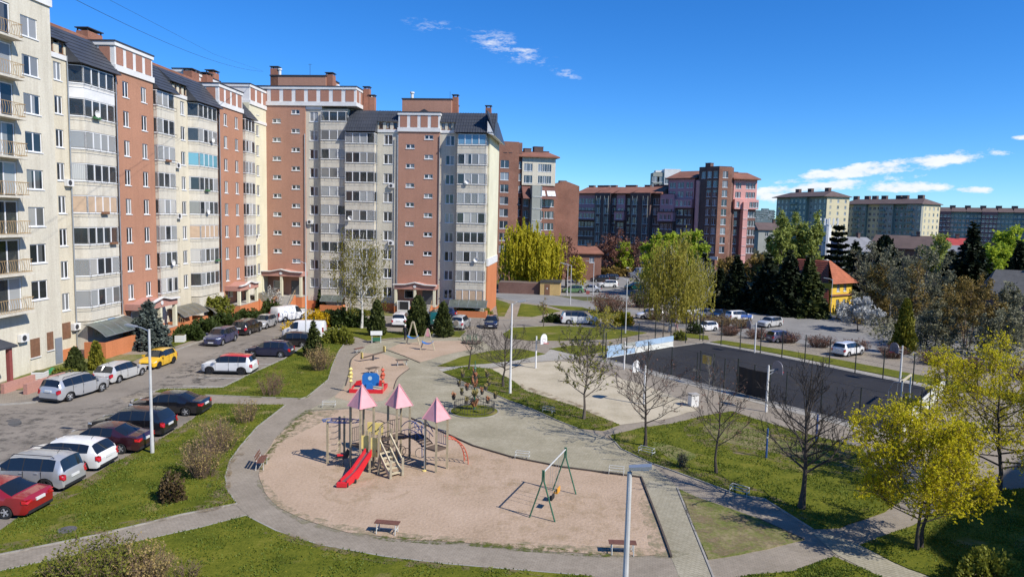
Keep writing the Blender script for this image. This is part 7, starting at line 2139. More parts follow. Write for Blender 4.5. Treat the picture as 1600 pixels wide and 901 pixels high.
for lb, q, top in (('concrete pole left of a close pair by the back car park', (886, 462), 412), ('concrete pole right of a close pair by the back car park', (891, 476), 414), ('concrete pole at the back car park entrance', (926, 473), 409), ('grey pole in the brown hedge beyond the court', (977, 521), 436),
                   ('lamp pole on the road before the purple terrace', (925, 418), 371), ('lamp pole right of the road lamp before the purple terrace', (949, 421), 390), ('slim lamp pole before the yellow house', (1297, 496), 436), ('lamp pole behind dark conifers', (1123, 450), 418)):
    b = G(*q)
    lamp(lb, b, zat(q[0], top, b), radians(180 if q[0] != 949 else 190), .9, .075, GP)
sg = thing('road_sign', 'small dark red sign at the back car park entrance', 'sign', G(918, 471))
mb = MB(m_metal); mb.tube([(0, 0, 0), (0, 0, 1.9)], .03, 6); mb.build('post', sg)
mb = MB(m_redp); mb.box(-.3, -.04, 1.3, .3, 0, 1.9); mb.build('sign_plate', sg)
bd = thing('banner_stand', 'pale upright banner beside the orange gable end', 'banner', G(784, 447), 0)
mb = MB(m_cboard); mb.box(-.45, -.03, .5, .45, .03, 2.4); bb = mb.build('banner', bd)
mb = MB(m_mauve); mb.box(-.3, -.034, .9, .2, -.031, 1.9); mb.build('printed_picture', bb)
for x in (-.42, .42):
    mb = MB(m_metal); mb.tube([(x, 0, 0), (x, 0, 2.4)], .025, 5); mb.build('leg', bd)
# planters, tarp, bollard
for lb, q in (('white slatted planter box on the pavement by the near block', (63, 594)), ('white slatted planter box by the juniper bed', (282, 534)), ('white slatted planter box at the facing wing steps', (472, 489))):
    t = thing('planter_box', lb, 'planter', G(*q), .2, 'white planter boxes')
    for k in range(4):
        mb = MB(m_white); mb.box(-.45, -.4, .05 + .17 * k, .45, .4, .19 + .17 * k); mb.build('slat_ring', t)
    mb = MB(m_soil); mb.box(-.4, -.35, .7, .4, .35, .74); mb.build('soil', t)
tb = thing('tarpaulin_heap', 'crumpled green tarpaulin on the ground beside the planter', 'tarpaulin', G(84, 583))
mb = MB(M('green_tarpaulin', (0.02, 0.20, 0.07), 0.5, 0.2, 3)); nn = 10
vs = [(-.9 + 1.8 * i / nn, -.45 + .9 * j / 5, max(.02, .42 * sin(pi * i / nn) * sin(pi * j / 5) + rb.uniform(-.07, .09))) for j in range(6) for i in range(nn + 1)]
mb.add(vs, [(r * (nn + 1) + i, r * (nn + 1) + i + 1, (r + 1) * (nn + 1) + i + 1, (r + 1) * (nn + 1) + i) for r in range(5) for i in range(nn)]); mb.build('sheet', tb)
# overhead cable from the roof of the corner block
cb_a, cb_b = P(411, 112, 104), P(60, -30, 36)
pts = []
for i in range(25):
    t0 = i / 24; p = cb_a.lerp(cb_b, t0); p.z -= 2.6 * 4 * t0 * (1 - t0) * .35; pts.append(p - cb_a)
cbl = MB(m_black); cbl.tube(pts, .013, 4)
tag(cbl.build('overhead_cable', loc=cb_a), 'thin black cable sagging from the corner roof across the sky', 'cable')
cb2 = P(300, 0, 60)
cbl = MB(m_black); cbl.tube([Vector((0, 0, 0)), (P(110, -30, 36) - cb_a) * .5 + Vector((0, 0, -.6)), P(110, -30, 36) - cb_a], .008, 4)
tag(cbl.build('overhead_cable', loc=cb_a + Vector((0, 0, .05))), 'second finer cable just above the thick sagging one', 'cable')

# ---------------------------------------------------------------- people
def person(label, loc, rz, top, trousers, hat, skin=(0.50, 0.32, 0.24), h=1.68):
    t = thing('person', label, 'person', loc, rz)
    k = h / 1.7
    J = dict(pel=(0, 0, .93), ch=(0, .02, 1.28), nk=(0, .02, 1.46), hd=(0, .0, 1.60), hl=(.10, 0, .88), hr=(-.10, 0, .88), kl=(.12, -.05, .48), kr=(-.11, .06, .48), al=(.12, .0, .08), ar=(-.11, .16, .09), tl=(.13, -.14, .03), tr=(-.11, .03, .03),
             sl=(.19, .02, 1.40), sr=(-.19, .02, 1.40), el=(.26, .06, 1.12), er=(-.25, -.02, 1.12), wl=(.24, -.08, .90), wr=(-.25, -.16, .93), fl=(.235, -.13, .82), fr=(-.25, -.22, .87))
    R = dict(pel=.13, ch=.15, nk=.055, hd=.10, hl=.09, hr=.09, kl=.062, kr=.062, al=.045, ar=.045, tl=.04, tr=.04, sl=.065, sr=.065, el=.045, er=.045, wl=.033, wr=.033, fl=.03, fr=.03)
    E = [('pel', 'ch'), ('ch', 'nk'), ('nk', 'hd'), ('pel', 'hl'), ('hl', 'kl'), ('kl', 'al'), ('al', 'tl'), ('pel', 'hr'), ('hr', 'kr'), ('kr', 'ar'), ('ar', 'tr'), ('ch', 'sl'), ('sl', 'el'), ('el', 'wl'), ('wl', 'fl'), ('ch', 'sr'), ('sr', 'er'), ('er', 'wr'), ('wr', 'fr')]
    names = list(J)
    me = bpy.data.meshes.new('body')
    me.from_pydata([tuple(c * k for c in J[n]) for n in names], [(names.index(a), names.index(b)) for a, b in E], [])
    o = ob('body', me, t)
    sk = o.modifiers.new('skin', 'SKIN'); sk.use_smooth_shade = True
    for i, n in enumerate(names):
        sv = me.skin_vertices[0].data[i]; sv.radius = (R[n] * k, R[n] * k * .85); sv.use_root = (n == 'pel')
    sb2 = o.modifiers.new('sub', 'SUBSURF'); sb2.levels = 1; sb2.render_levels = 1
    m, nt, bs = new_mat('clothes_' + label[:12].replace(' ', '_'))
    sp_ = nd(nt, 'ShaderNodeSeparateXYZ'); tcn = nd(nt, 'ShaderNodeTexCoord'); nt.links.new(tcn.outputs['Object'], sp_.inputs[0])
    c = mixc(nt, mth(nt, 'GREATER_THAN', sp_.outputs[2], .95 * k), (*trousers, 1), (*top, 1))
    c = mixc(nt, mth(nt, 'GREATER_THAN', sp_.outputs[2], 1.45 * k), c, (*skin, 1))
    c = mixc(nt, mth(nt, 'LESS_THAN', sp_.outputs[2], .07 * k), c, (.03, .03, .03, 1))
    nt.links.new(c, bs.inputs['Base Color']); bs.inputs['Roughness'].default_value = .85
    me.materials.append(m)
    mb = MB(M('hair_' + label[:8].replace(' ', '_'), hat, .8, .15, 6)); mb.lathe([(.105 * k, 1.585 * k), (.118 * k, 1.63 * k), (.10 * k, 1.71 * k), (.05 * k, 1.745 * k), (0, 1.75 * k)], 12, (0, .015, 0)); mb.build('hair', t, smooth=60)
    mb = MB(M('skin_face', skin, .6, .05, 6)); mb.lathe([(0, -.035), (.022, -.01), (.012, .02), (0, .03)], 6, (0, -.10 * k, 1.59 * k)); mb.build('nose', t)
    return t
person('person in pale pink top and white cap standing behind the court corner', G(1057, 520), radians(200), (.62, .40, .40), (.45, .25, .27), (.7, .7, .68))
person('person in dark clothes beside the farther nest swing', G(633, 531), radians(150), (.02, .022, .03), (.02, .02, .03), (.5, .5, .48))
# ---------------------------------------------------------------- trees, shrubs, hedges
def quads_mesh(name, P0, U, V, mat):
    """N quads from centres and half-axes (numpy arrays N x 3)"""
    n = len(P0)
    co = np.empty((n, 4, 3), np.float32)
    co[:, 0] = P0 - U - V; co[:, 1] = P0 + U - V; co[:, 2] = P0 + U + V; co[:, 3] = P0 - U + V
    me = bpy.data.meshes.new(name)
    me.vertices.add(4 * n); me.loops.add(4 * n); me.polygons.add(n)
    me.vertices.foreach_set('co', co.ravel())
    me.loops.foreach_set('vertex_index', np.arange(4 * n, dtype=np.int32))
    me.polygons.foreach_set('loop_start', np.arange(0, 4 * n, 4, dtype=np.int32))
    me.materials.append(mat); me.update(); me.validate()
    return me
def unit(a): return a / (np.linalg.norm(a, axis=1, keepdims=True) + 1e-9)
def rand_leaves(name, pts, size, mat, rs, aspect=0.7, flat=0.0, outward=None):
    n = len(pts)
    N = unit(rs.normal(size=(n, 3)) + np.array([0, 0, flat]) + (outward if outward is not None else 0))
    U = unit(np.cross(N, rs.normal(size=(n, 3)))); V = np.cross(N, U)
    s = (size * rs.uniform(.6, 1.35, size=(n, 1)))
    return quads_mesh(name, pts, U * s * .5, V * s * .5 * aspect, mat)

m_bark = M('grey_brown_bark', (0.12, 0.097, 0.078), 0.95, 0.3, 6, bmp=0.4)
m_barkd = M('dark_bark', (0.065, 0.052, 0.042), 0.95, 0.3, 6, bmp=0.4)
m_barkr = M('reddish_twig_bark', (0.19, 0.125, 0.085), 0.95, 0.25, 6)
m_barkg = M('pale_grey_bark', (0.19, 0.175, 0.15), 0.95, 0.25, 6)
m_birch = M('birch_bark', (0.55, 0.53, 0.48), 0.85, 0.35, 3.5)
lf_maple = M_leaf('maple_flower_yellow', (0.46, 0.42, 0.010), (0.78, 0.68, 0.03), .5, .8)
lf_mapler = M_leaf('maple_flower_olive', (0.30, 0.24, 0.02), (0.55, 0.47, 0.04), .45, .8)
lf_birch = M_leaf('birch_leaf_olive', (0.27, 0.24, 0.035), (0.48, 0.42, 0.08), .5, .5)
lf_bsm = M_leaf('thin_birch_leaf', (0.13, 0.115, 0.015), (0.27, 0.24, 0.04), .35, .5)
lf_lime = M_leaf('fresh_green_leaf', (0.26, 0.34, 0.025), (0.50, 0.58, 0.06), .5, .5)
lf_will = M_leaf('willow_leaf_yellow', (0.38, 0.34, 0.018), (0.64, 0.56, 0.04), .45, .5)
lf_popl = M_leaf('pale_poplar_leaf', (0.22, 0.26, 0.05), (0.40, 0.44, 0.12), .45, .4)
lf_bud = M_leaf('tan_bud_leaf', (0.16, 0.11, 0.03), (0.32, 0.23, 0.06), .3, .6)
lf_grey = M_leaf('grey_green_leaf', (0.10, 0.105, 0.055), (0.28, 0.265, 0.165), .3, .6)
lf_white = M_leaf('white_blossom', (0.36, 0.36, 0.33), (0.62, 0.62, 0.59), .3, .8)
lf_dkcon = M_leaf('dark_conifer_needle', (0.006, 0.011, 0.005), (0.026, 0.038, 0.012), .10, .8)
lf_thuja = M_leaf('thuja_green', (0.020, 0.035, 0.010), (0.10, 0.115, 0.026), .15, .9)
lf_thujy = M_leaf('thuja_yellow_green', (0.085, 0.095, 0.012), (0.30, 0.27, 0.03), .15, .9)
lf_blue = M_leaf('blue_spruce_needle', (0.055, 0.072, 0.062), (0.17, 0.20, 0.17), .12, 1.0)
lf_jun = M_leaf('juniper_green', (0.018, 0.032, 0.008), (0.075, 0.105, 0.020), .15, 1.2)
lf_fors = M_leaf('forsythia_yellow', (0.50, 0.30, 0.01), (0.78, 0.55, 0.02), .3, 1.5)
lf_shrub = M_leaf('shrub_spring_leaf', (0.11, 0.13, 0.015), (0.28, 0.28, 0.04), .35, 1.2)
lf_tan = M_leaf('dry_tan_leaf', (0.30, 0.21, 0.075), (0.50, 0.38, 0.15), .35, 1.2)
lf_red = M_leaf('red_bud_twig', (0.14, 0.06, 0.045), (0.24, 0.12, 0.08), .2, 1.2)

def woody(seed, h, r, hb, n1=12, n2=6, n3=4, tr=None, ang=.9, mat=None, up=.55, lean=(0, 0), n4=0, trunks=1, r3=.010, fork=False):
    """trunk with limbs, branches and twigs inside an ellipsoid crown; returns wood builder and twig points"""
    g = random.Random(seed)
    mb = MB(mat or m_bark); tr = tr or h * .018
    tips = []
    cz = (h + hb) / 2; rz_ = (h - hb) / 2 * 1.02
    def surf(az, t):      # point on crown shell at height fraction t
        z = hb + (h - hb) * t
        q = sqrt(max(.05, 1 - ((z - cz) / rz_) ** 2))
        return Vector((r * q * cos(az) + lean[0] * z / h, r * q * sin(az) + lean[1] * z / h, z))
    for tk in range(trunks):
        off = Vector((g.uniform(-.25, .25), g.uniform(-.25, .25), 0)) * (0 if trunks == 1 else 1)
        top = Vector((lean[0] + g.uniform(-.1, .1) * r, lean[1] + g.uniform(-.1, .1) * r, h * (.93 if not fork else .8))) + (off * 4 if trunks > 1 else Vector())
        n = 7; tp = []
        for i in range(n + 1):
            t = i / n
            tp.append(off + top * t + Vector((g.uniform(-1, 1), g.uniform(-1, 1), 0)) * (h * .012 if 0 < i else 0))
        rr = [tr * (1.3 if i == 0 else 1) * (1 - .93 * (i / n) ** .62) + .008 for i in range(n + 1)]
        mb.tube(tp, rr, 7)
        def trunk_at(z):
            for i in range(n):
                if tp[i + 1].z >= z: return tp[i].lerp(tp[i + 1], (z - tp[i].z) / max(1e-6, tp[i + 1].z - tp[i].z)), rr[i]
            return tp[-1], rr[-1]
        for i in range(n1 // trunks):
            f = (i + g.uniform(.1, .9)) / (n1 // trunks)
            z0 = hb * .8 + (h * .66 - hb * .8) * f
            az = i * 2.4 + g.uniform(-.4, .4) + tk
            s0, sr = trunk_at(z0)
            e = surf(az, min(.985, max(.06, .10 + up * .22 + (.9 - up * .2) * f + g.uniform(-.1, .12))))
            e = s0.lerp(e, g.uniform(.78, 1.02))
            m1 = s0.lerp(e, .5) + Vector((g.uniform(-.06, .06) * r, g.uniform(-.06, .06) * r, -.06 * (e - s0).length))
            b0 = max(.014, tr * .42 * (1 - .55 * f)); path = [s0, s0.lerp(m1, .5) + Vector((0, 0, .0)), m1, m1.lerp(e, .55) + Vector((g.uniform(-.05, .05) * r, g.uniform(-.05, .05) * r, .03 * r)), e]
            mb.tube(path, [b0, b0 * .8, b0 * .58, b0 * .36, .008], 5)
            for j in range(n2):
                t2 = .22 + .78 * (j + g.random()) / n2
                k = min(3, int(t2 * 4)); p = path[k].lerp(path[k + 1], t2 * 4 - k)
                d = (path[k + 1] - path[k]).normalized()
                sd = d.cross(Vector((g.uniform(-1, 1), g.uniform(-1, 1), g.uniform(-.3, 1)))).normalized()
                dr = (d * g.uniform(.45, .9) + sd * ang * g.uniform(.5, 1.0) + Vector((0, 0, .35))).normalized()
                L2 = (e - s0).length * g.uniform(.26, .46) * (1.15 - .5 * t2)
                q1 = p + dr * L2 * .5 + Vector((0, 0, .02)); q2 = p + dr * L2 + Vector((g.uniform(-.1, .1), g.uniform(-.1, .1), .06 * 1)) * L2
                mb.tube([p, q1, q2], [max(.010, b0 * .32), max(.008, b0 * .2), .006], 4, cap=False)
                tips.append((q1, q2))
                for l in range(n3):
                    t3 = .3 + .7 * (l + g.random()) / n3
                    a = p.lerp(q1, t3 * 2) if t3 < .5 else q1.lerp(q2, t3 * 2 - 1)
                    dd = (dr * .8 + Vector((g.uniform(-1, 1), g.uniform(-1, 1), g.uniform(-.25, .9))) * .8).normalized()
                    L3 = L2 * g.uniform(.25, .5)
                    b_ = a + dd * L3
                    mb.tube([a, a.lerp(b_, .5) + Vector((0, 0, .03 * L3)), b_], [r3, r3 * .75, r3 * .45], 3, cap=False)
                    tips.append((a, b_))
                    for _ in range(n4):
                        t4 = g.uniform(.25, 1); c_ = a.lerp(b_, t4)
                        ddd = (dd * .7 + Vector((g.uniform(-1, 1), g.uniform(-1, 1), g.uniform(-.2, .9))) * .8).normalized()
                        f_ = c_ + ddd * L3 * g.uniform(.3, .6)
                        mb.tube([c_, f_], [r3 * .65, r3 * .35], 3, cap=False)
                        tips.append((c_, f_))
    return mb, tips
def along(tips, n, rs, jit):
    A = np.array([t[0] for t in tips], np.float32); B = np.array([t[1] for t in tips], np.float32)
    i = rs.integers(0, len(A), n); t = rs.uniform(.25, 1.08, (n, 1))
    return A[i] + (B[i] - A[i]) * t + rs.normal(size=(n, 3)) * jit

def place(q, top, wpx):
    b = G(*q); h = P(q[0], top, b.y).z - b.z; r = wpx / FPX * CT * b.y
    return b, h, r
def tree(label, q, top, wpx, seed, leaf=None, nleaf=0, lsize=.2, jit=.12, hbf=.3, cluster=1, name='deciduous_tree', group='courtyard trees', world=None, lflat=.3, leaf2=None, **kw):
    b, h, r = place(q, top, wpx) if world is None else world
    t = thing(name, label, 'tree', b, 0, group)
    mb, tips = woody(seed, h, r, h * hbf, **kw)
    mb.build('trunk', t, smooth=50)
    rs = np.random.default_rng(seed)
    if nleaf:
        c = along(tips, max(1, nleaf // cluster), rs, jit)
        if cluster > 1: c = np.repeat(c, cluster, 0) + rs.normal(size=(len(c) * cluster, 3)) * lsize * .55
        o = ob('crown', rand_leaves('crown', c, lsize, leaf, rs, flat=lflat), t)
        if leaf2:
            c = along(tips, max(1, nleaf // 3 // cluster), rs, jit)
            if cluster > 1: c = np.repeat(c, cluster, 0) + rs.normal(size=(len(c) * cluster, 3)) * lsize * .55
            ob('crown', rand_leaves('crown', c, lsize, leaf2, rs, flat=lflat), t)
    return t

# bare and budding trees of the courtyard
tree('budding tree with yellow-green top on the strip beside the sand court', (912, 655), 502, 54, 1, lf_shrub, 900, .10, .05, .28, 1, n1=18, n2=8, n3=6, n4=2, mat=m_bark, tr=.10, r3=.012, leaf2=lf_birch)
tree('bare tree with red-brown twigs before the white backboard', (1008, 697), 545, 66, 2, lf_red, 500, .06, .04, .30, 1, n1=17, n2=7, n3=5, n4=2, mat=m_barkd, tr=.10, ang=1.1)
tree('slim bare young tree left of the large bare tree', (1119, 740), 562, 55, 3, lf_red, 350, .055, .04, .28, 1, n1=13, n2=6, n3=4, n4=1, mat=m_barkd, tr=.075, ang=.8)
tree('large bare spreading tree in the middle of the right lawn', (1252, 795), 560, 84, 4, None, 0, n1=20, n2=8, n3=6, n4=2, hbf=.30, mat=m_barkd, tr=.15, ang=1.0)
tree('bare tree beside the white lamp post', (786, 604), 508, 54, 5, None, 0, n1=18, n2=8, n3=5, n4=2, hbf=.32, mat=m_barkd, tr=.10)
tree('thin bare leaning tree behind the flower stand', (732, 578), 500, 26, 6, None, 0, n1=11, n2=6, n3=4, n4=1, hbf=.35, mat=m_barkd, tr=.08, lean=(.5, 0))
tree('yellow flowering maple in the lower right corner', (1432, 856), 640, 106, 7, lf_maple, 33000, .058, .16, .22, 5, n1=26, n2=9, n3=6, n4=1, mat=m_barkd, tr=.085, trunks=2, lflat=.6, leaf2=lf_mapler)
bm_ = G(1560, 768)
tree('second yellow maple half out of frame at the right edge', None, 0, 0, 8, lf_maple, 36000, .06, .18, .2, 5, n1=26, n2=9, n3=6, n4=1, mat=m_barkd, tr=.13, world=(bm_, 7.4, 4.7), lflat=.6, leaf2=lf_mapler)
tree('young thin tree on the small far lawn', (849, 511), 466, 10, 9, lf_bud, 260, .12, .08, .35, 1, n1=9, n2=5, n3=3, mat=m_bark, tr=.06)
tree('yellow-budded tree behind the pickup', (944, 536), 478, 26, 10, lf_birch, 900, .15, .12, .35, 1, n1=12, n2=6, n3=4, mat=m_barkg, tr=.07)
tree('small bare tree right of the blue end boards', (1036, 528), 470, 20, 11, None, 0, n1=10, n2=6, n3=4, n4=1, hbf=.35, mat=m_barkd, tr=.06)
tree('bare sapling before the black screen', (1106, 628), 552, 22, 12, None, 0, n1=9, n2=5, n3=4, hbf=.2, mat=m_barkg, tr=.035)

def weeping(label, q, top, wpx, seed, leaf, nstr, lsize, hbf=.28, mat=None, name='birch_tree', drop=.35, group='courtyard trees', world=None, per=14, trunk_r=None, jit=.3):
    b, h, r = place(q, top, wpx) if world is None else world
    t = thing(name, label, 'tree', b, 0, group)
    mb, tips = woody(seed, h, r, h * hbf, n1=16, n2=6, n3=3, mat=mat or m_birch, tr=trunk_r or h * .012, up=.8, ang=.8)
    mb.build('trunk', t, smooth=50)
    rs = np.random.default_rng(seed)
    c = along(tips, nstr, rs, jit)
    L = drop * h * rs.uniform(.3, 1.0, nstr)
    L = np.minimum(L, c[:, 2] - h * .12)
    k = rs.uniform(0, 1, (nstr, per))
    pts = np.repeat(c[:, None, :], per, 1)
    pts[:, :, 2] -= k * L[:, None]
    pts[:, :, :2] += rs.normal(size=(nstr, per, 2)) * .06 * h * .06
    pts = pts.reshape(-1, 3)
    n = len(pts)
    N = unit(rs.normal(size=(n, 3)) * np.array([1, 1, .35])); V = unit(np.array([0, 0, 1.0]) + rs.normal(size=(n, 3)) * .35); U = unit(np.cross(V, N))
    s = lsize * rs.uniform(.6, 1.3, (n, 1))
    ob('crown', quads_mesh('crown', pts, U * s * .3, V * s * .75, leaf), t)
    return t
weeping('tall weeping birch with thin spring leaves before the facing wing', (565, 513), 352, 46, 21, lf_bsm, 750, .11, .26, per=10, jit=.4)
weeping('large olive birch with white trunk beyond the court', (1046, 518), 372, 40, 22, lf_birch, 1150, .17, .2, per=12, jit=.8)
weeping('golden weeping willow beside the yellow brick hut', (826, 452), 363, 41, 23, lf_will, 2300, .32, .35, mat=m_bark, name='willow_tree', drop=.42, per=16, trunk_r=.35, jit=1.15)
weeping('thin half-bare birch right of the big olive birch', (1092, 512), 400, 26, 24, lf_birch, 200, .2, .35, per=8)

GF_ = 'trees beyond the car park'
def far_tree(label, px, Y, top, wpx, seed, leaf, n, ls, base=None, name='deciduous_tree', hbf=.12, mat=None, bare=False, **kw):
    if px > 1095 and Y < 135: Y *= 1.2
    if 900 < px < 1010 and Y > 155: Y = 190
    z = GB; b = Vector((at(px, Y), Y, z)); h = P(px, top, Y).z - z; r = wpx / FPX * CT * Y
    kk = dict(n1=14, n2=6, n3=4); kk.update(kw)
    return tree(label, None, 0, 0, seed, leaf, n, ls, ls * .9, hbf, 1, name, GF_, (b, h, r), mat=mat or m_bark, **kk)
far_tree('fresh green lime tree left behind the olive birch', 1040, 135, 368, 32, 31, lf_lime, 11000, .36)
far_tree('fresh green lime tree right behind the olive birch', 1082, 138, 366, 36, 32, lf_lime, 12000, .36)
far_tree('pale green poplar left of the white mast', 1222, 140, 340, 24, 33, lf_popl, 9000, .32, hbf=.08)
far_tree('pale green poplar in the middle left of the white mast', 1246, 143, 338, 24, 34, lf_popl, 9000, .32, hbf=.08)
far_tree('pale green poplar closest to the white mast', 1270, 140, 343, 20, 35, lf_popl, 8000, .32, hbf=.08)
far_tree('brown bare tree before the purple terrace, left', 950, 170, 378, 20, 36, lf_red, 1400, .3, mat=m_barkr, n4=1)
far_tree('brown bare tree before the purple terrace, tallest', 963, 172, 360, 24, 37, lf_red, 1600, .3, mat=m_barkr, n4=1)
far_tree('small light green tree before the purple terrace', 977, 160, 380, 14, 38, lf_lime, 1800, .4)
far_tree('brown bare tree beside the big lime', 1002, 170, 372, 20, 39, lf_red, 1400, .3, mat=m_barkr, n4=1)
far_tree('bare tree before the red gable', 888, 150, 372, 18, 40, lf_red, 900, .28, mat=m_barkr, n4=1)
far_tree('small yellow-green tree by the back car park poles', 905, 148, 404, 14, 41, lf_will, 900, .35)
far_tree('grey-green fruit tree right of the white blossom tree', 1400, 88, 392, 44, 42, lf_grey, 4200, .2, mat=m_barkg, n4=1, n1=18)
far_tree('grey-green fruit tree beyond the yellow house', 1370, 100, 382, 36, 43, lf_grey, 3000, .24, mat=m_barkg, n4=1)
far_tree('grey-green bushy tree in the middle of the gardens', 1450, 92, 388, 44, 44, lf_grey, 3600, .24, mat=m_barkg, n4=1, n1=18)
far_tree('white blossoming cherry before the yellow house', 1352, 80, 468, 34, 45, lf_white, 6000, .18, mat=m_barkd, hbf=.25)
far_tree('tan round shrub-tree with many upright stems', 1527, 66, 436, 52, 46, lf_bud, 9000, .15, mat=m_barkr, trunks=4, n1=24, n4=1, hbf=.2, up=.9, tr=.07)
far_tree('tan budded tree behind the grey fruit tree', 1378, 88, 415, 18, 47, lf_bud, 2400, .22, mat=m_barkr)
far_tree('light green tree under the far blue-grey row', 1572, 150, 362, 34, 48, lf_lime, 5000, .5, hbf=.1)
far_tree('bright green round tree at the far right', 1562, 120, 382, 26, 49, lf_lime, 4500, .42, hbf=.1)
far_tree('light green tree right of the long cream block', 1468, 180, 368, 18, 50, lf_popl, 2500, .5)
far_tree('grey bare garden tree at the right frame edge', 1590, 70, 450, 34, 51, lf_grey, 3500, .2, mat=m_barkg, n4=1)
far_tree('rust-brown bare tree between the fruit trees', 1440, 84, 406, 16, 52, lf_bud, 1200, .2, mat=m_barkr, n4=1)
far_tree('grey garden tree behind the thuja column', 1428, 84, 436, 24, 53, lf_grey, 2200, .2, mat=m_barkg, n4=1)
far_tree('grey garden tree right of the tan shrub-tree', 1580, 62, 485, 34, 54, lf_grey, 3500, .18, mat=m_barkg, n4=1)
far_tree('low grey bush-tree along the garden fence', 1478, 66, 488, 30, 55, lf_grey, 3500, .18, mat=m_barkg, n4=1)
for i, (px, Y, tp, w) in enumerate(((1140, 150, 404, 20), (1190, 150, 402, 20), (1165, 130, 412, 18))):
    far_tree('brownish bare thicket tree behind the conifers, ' + ('left', 'right', 'nearest')[i], px, Y, tp, w, 56 + i, lf_bud, 1800, .35, mat=m_barkr)

def conifer(label, q, top, wpx, seed, leaf, n, ls, world=None, name='conifer_tree', group='conifers', shape='spruce', hb=.04, mat=None, droop=.35, steps=12):
    b, h, r = place(q, top, wpx) if world is None else world
    t = thing(name, label, 'tree', b, 0, group)
    g = random.Random(seed); rs = np.random.default_rng(seed)
    mb = MB(mat or m_barkd); mb.tube([(0, 0, -.05), (0, 0, h * .5), (0, 0, h * .97)], [h * .018 + .02, h * .011 + .01, .008], 6)
    z0 = h * hb
    C, U, V = [], [], []
    if shape in ('spruce', 'pine'):
        nl = steps; azs = []
        for i in range(nl):
            f = (i + .3) / nl
            z = z0 + (h - z0) * f
            R = r * (1 - f) ** (.85 if shape == 'spruce' else .5) * g.uniform(.82, 1.12) + .05 * r
            nb = max(5, int(11 * (1 - f) + 5)) if shape == 'spruce' else 6
            for j in range(nb):
                a = 2 * pi * j / nb + i * 1.3 + g.uniform(-.25, .25); Rj = R * g.uniform(.7, 1.1)
                dz = -droop * Rj + (.12 * Rj)
                e = Vector((Rj * cos(a), Rj * sin(a), z + dz + (h - z0) / nl * .3))
                s_ = Vector((0, 0, z + .1 * Rj))
                mb.tube([s_, e], [.012 + .012 * Rj, .006], 3, cap=False)
                azs.append((s_, e))
        A = np.array([p[0] for p in azs]); B = np.array([p[1] for p in azs])
        ln = np.linalg.norm(B - A, axis=1); pr_ = ln / ln.sum()
        i = rs.choice(len(A), n, p=pr_); tt = rs.uniform(.12, 1.03, (n, 1)) ** .8
        D = unit(B - A)[i]
        pts = A[i] + (B[i] - A[i]) * tt
        side = unit(np.cross(D, np.array([0, 0, 1.0])))
        off = rs.normal(size=(n, 1)) * ln[i][:, None] * .16 * (1.15 - tt)
        pts = pts + side * off + np.array([0, 0, 1.0]) * (rs.normal(size=(n, 1)) * (.035 * r if shape == 'pine' else .6 * (h - z0) / nl) - np.abs(off) * .25)
        Ud = unit(D + side * np.sign(off) * .8 + rs.normal(size=(n, 3)) * .35)
        Nn = unit(np.array([0, 0, 1.0]) + rs.normal(size=(n, 3)) * .7); Vd = unit(np.cross(Nn, Ud))
        s = ls * rs.uniform(.6, 1.3, (n, 1))
        me = quads_mesh('foliage', pts, Ud * s * .6, Vd * s * .28, leaf)
    else:   # thuja: upright sprays filling a lumpy cone
        u = rs.uniform(0, 1, n) ** 1.25; z = z0 + (h - z0) * u
        prof = np.minimum(1.0, (u * 6 + .55)) * (1 - u) ** .62 if shape == 'thuja' else np.sqrt(np.clip(1 - (2 * u - .85) ** 2 * .8, 0.02, 1))
        a = rs.uniform(0, 2 * pi, n)
        lump = 1 + .16 * np.sin(a * 5 + u * 17) + .13 * np.sin(a * 9 - u * 31 + 1)
        R = r * prof * lump * rs.uniform(.45, 1.0, n) ** .45
        pts = np.stack([R * np.cos(a), R * np.sin(a), z], 1) + rs.normal(size=(n, 3)) * ls * .3
        O = np.stack([np.cos(a), np.sin(a), np.full(n, .3)], 1)
        Vd = unit(np.array([0, 0, 1.0]) + O * .55 + rs.normal(size=(n, 3)) * .4); Nn = unit(rs.normal(size=(n, 3)) + O * .6); Ud = unit(np.cross(Vd, Nn))
        s = ls * rs.uniform(.6, 1.4, (n, 1))
        me = quads_mesh('foliage', pts, Ud * s * .32, Vd * s * .55, leaf)
    mb.build('trunk', t)
    ob('crown', me, t)
    return t
conifer('grey-blue spruce behind the yellow car', (233, 543), 470, 38, 61, lf_blue, 9000, .26, steps=14, droop=.2)
conifer('round-topped thuja left of the nest swings', (589, 524), 471, 13, 62, lf_thuja, 5000, .28, shape='thuja')
conifer('broad thuja right behind the nest swings', (653, 523), 464, 20, 63, lf_thuja, 6500, .28, shape='thuja')
conifer('dark thuja right of the nest swings', (692, 526), 474, 15, 64, lf_thuja, 5000, .26, shape='thuja')
conifer('yellow-green thuja cone by the near block', (151, 577), 536, 11, 65, lf_thujy, 3500, .20, shape='thuja')
conifer('dark green thuja before the cellar canopy of the near block', (118, 583), 545, 15, 66, lf_thuja, 4000, .20, shape='thuja')
conifer('young spruce on the upper lawn before the white van', (490, 556), 502, 17, 67, lf_thuja, 4000, .24, steps=11)
conifer('dark spruce beside the facing wing steps', (503, 483), 447, 11, 68, lf_jun, 3000, .34, steps=10)
conifer('thuja column in the gardens behind the far hoop', (1411, 552), 468, 17, 69, lf_thujy, 5500, .24, shape='thuja')
WC = 'conifers along the car park'
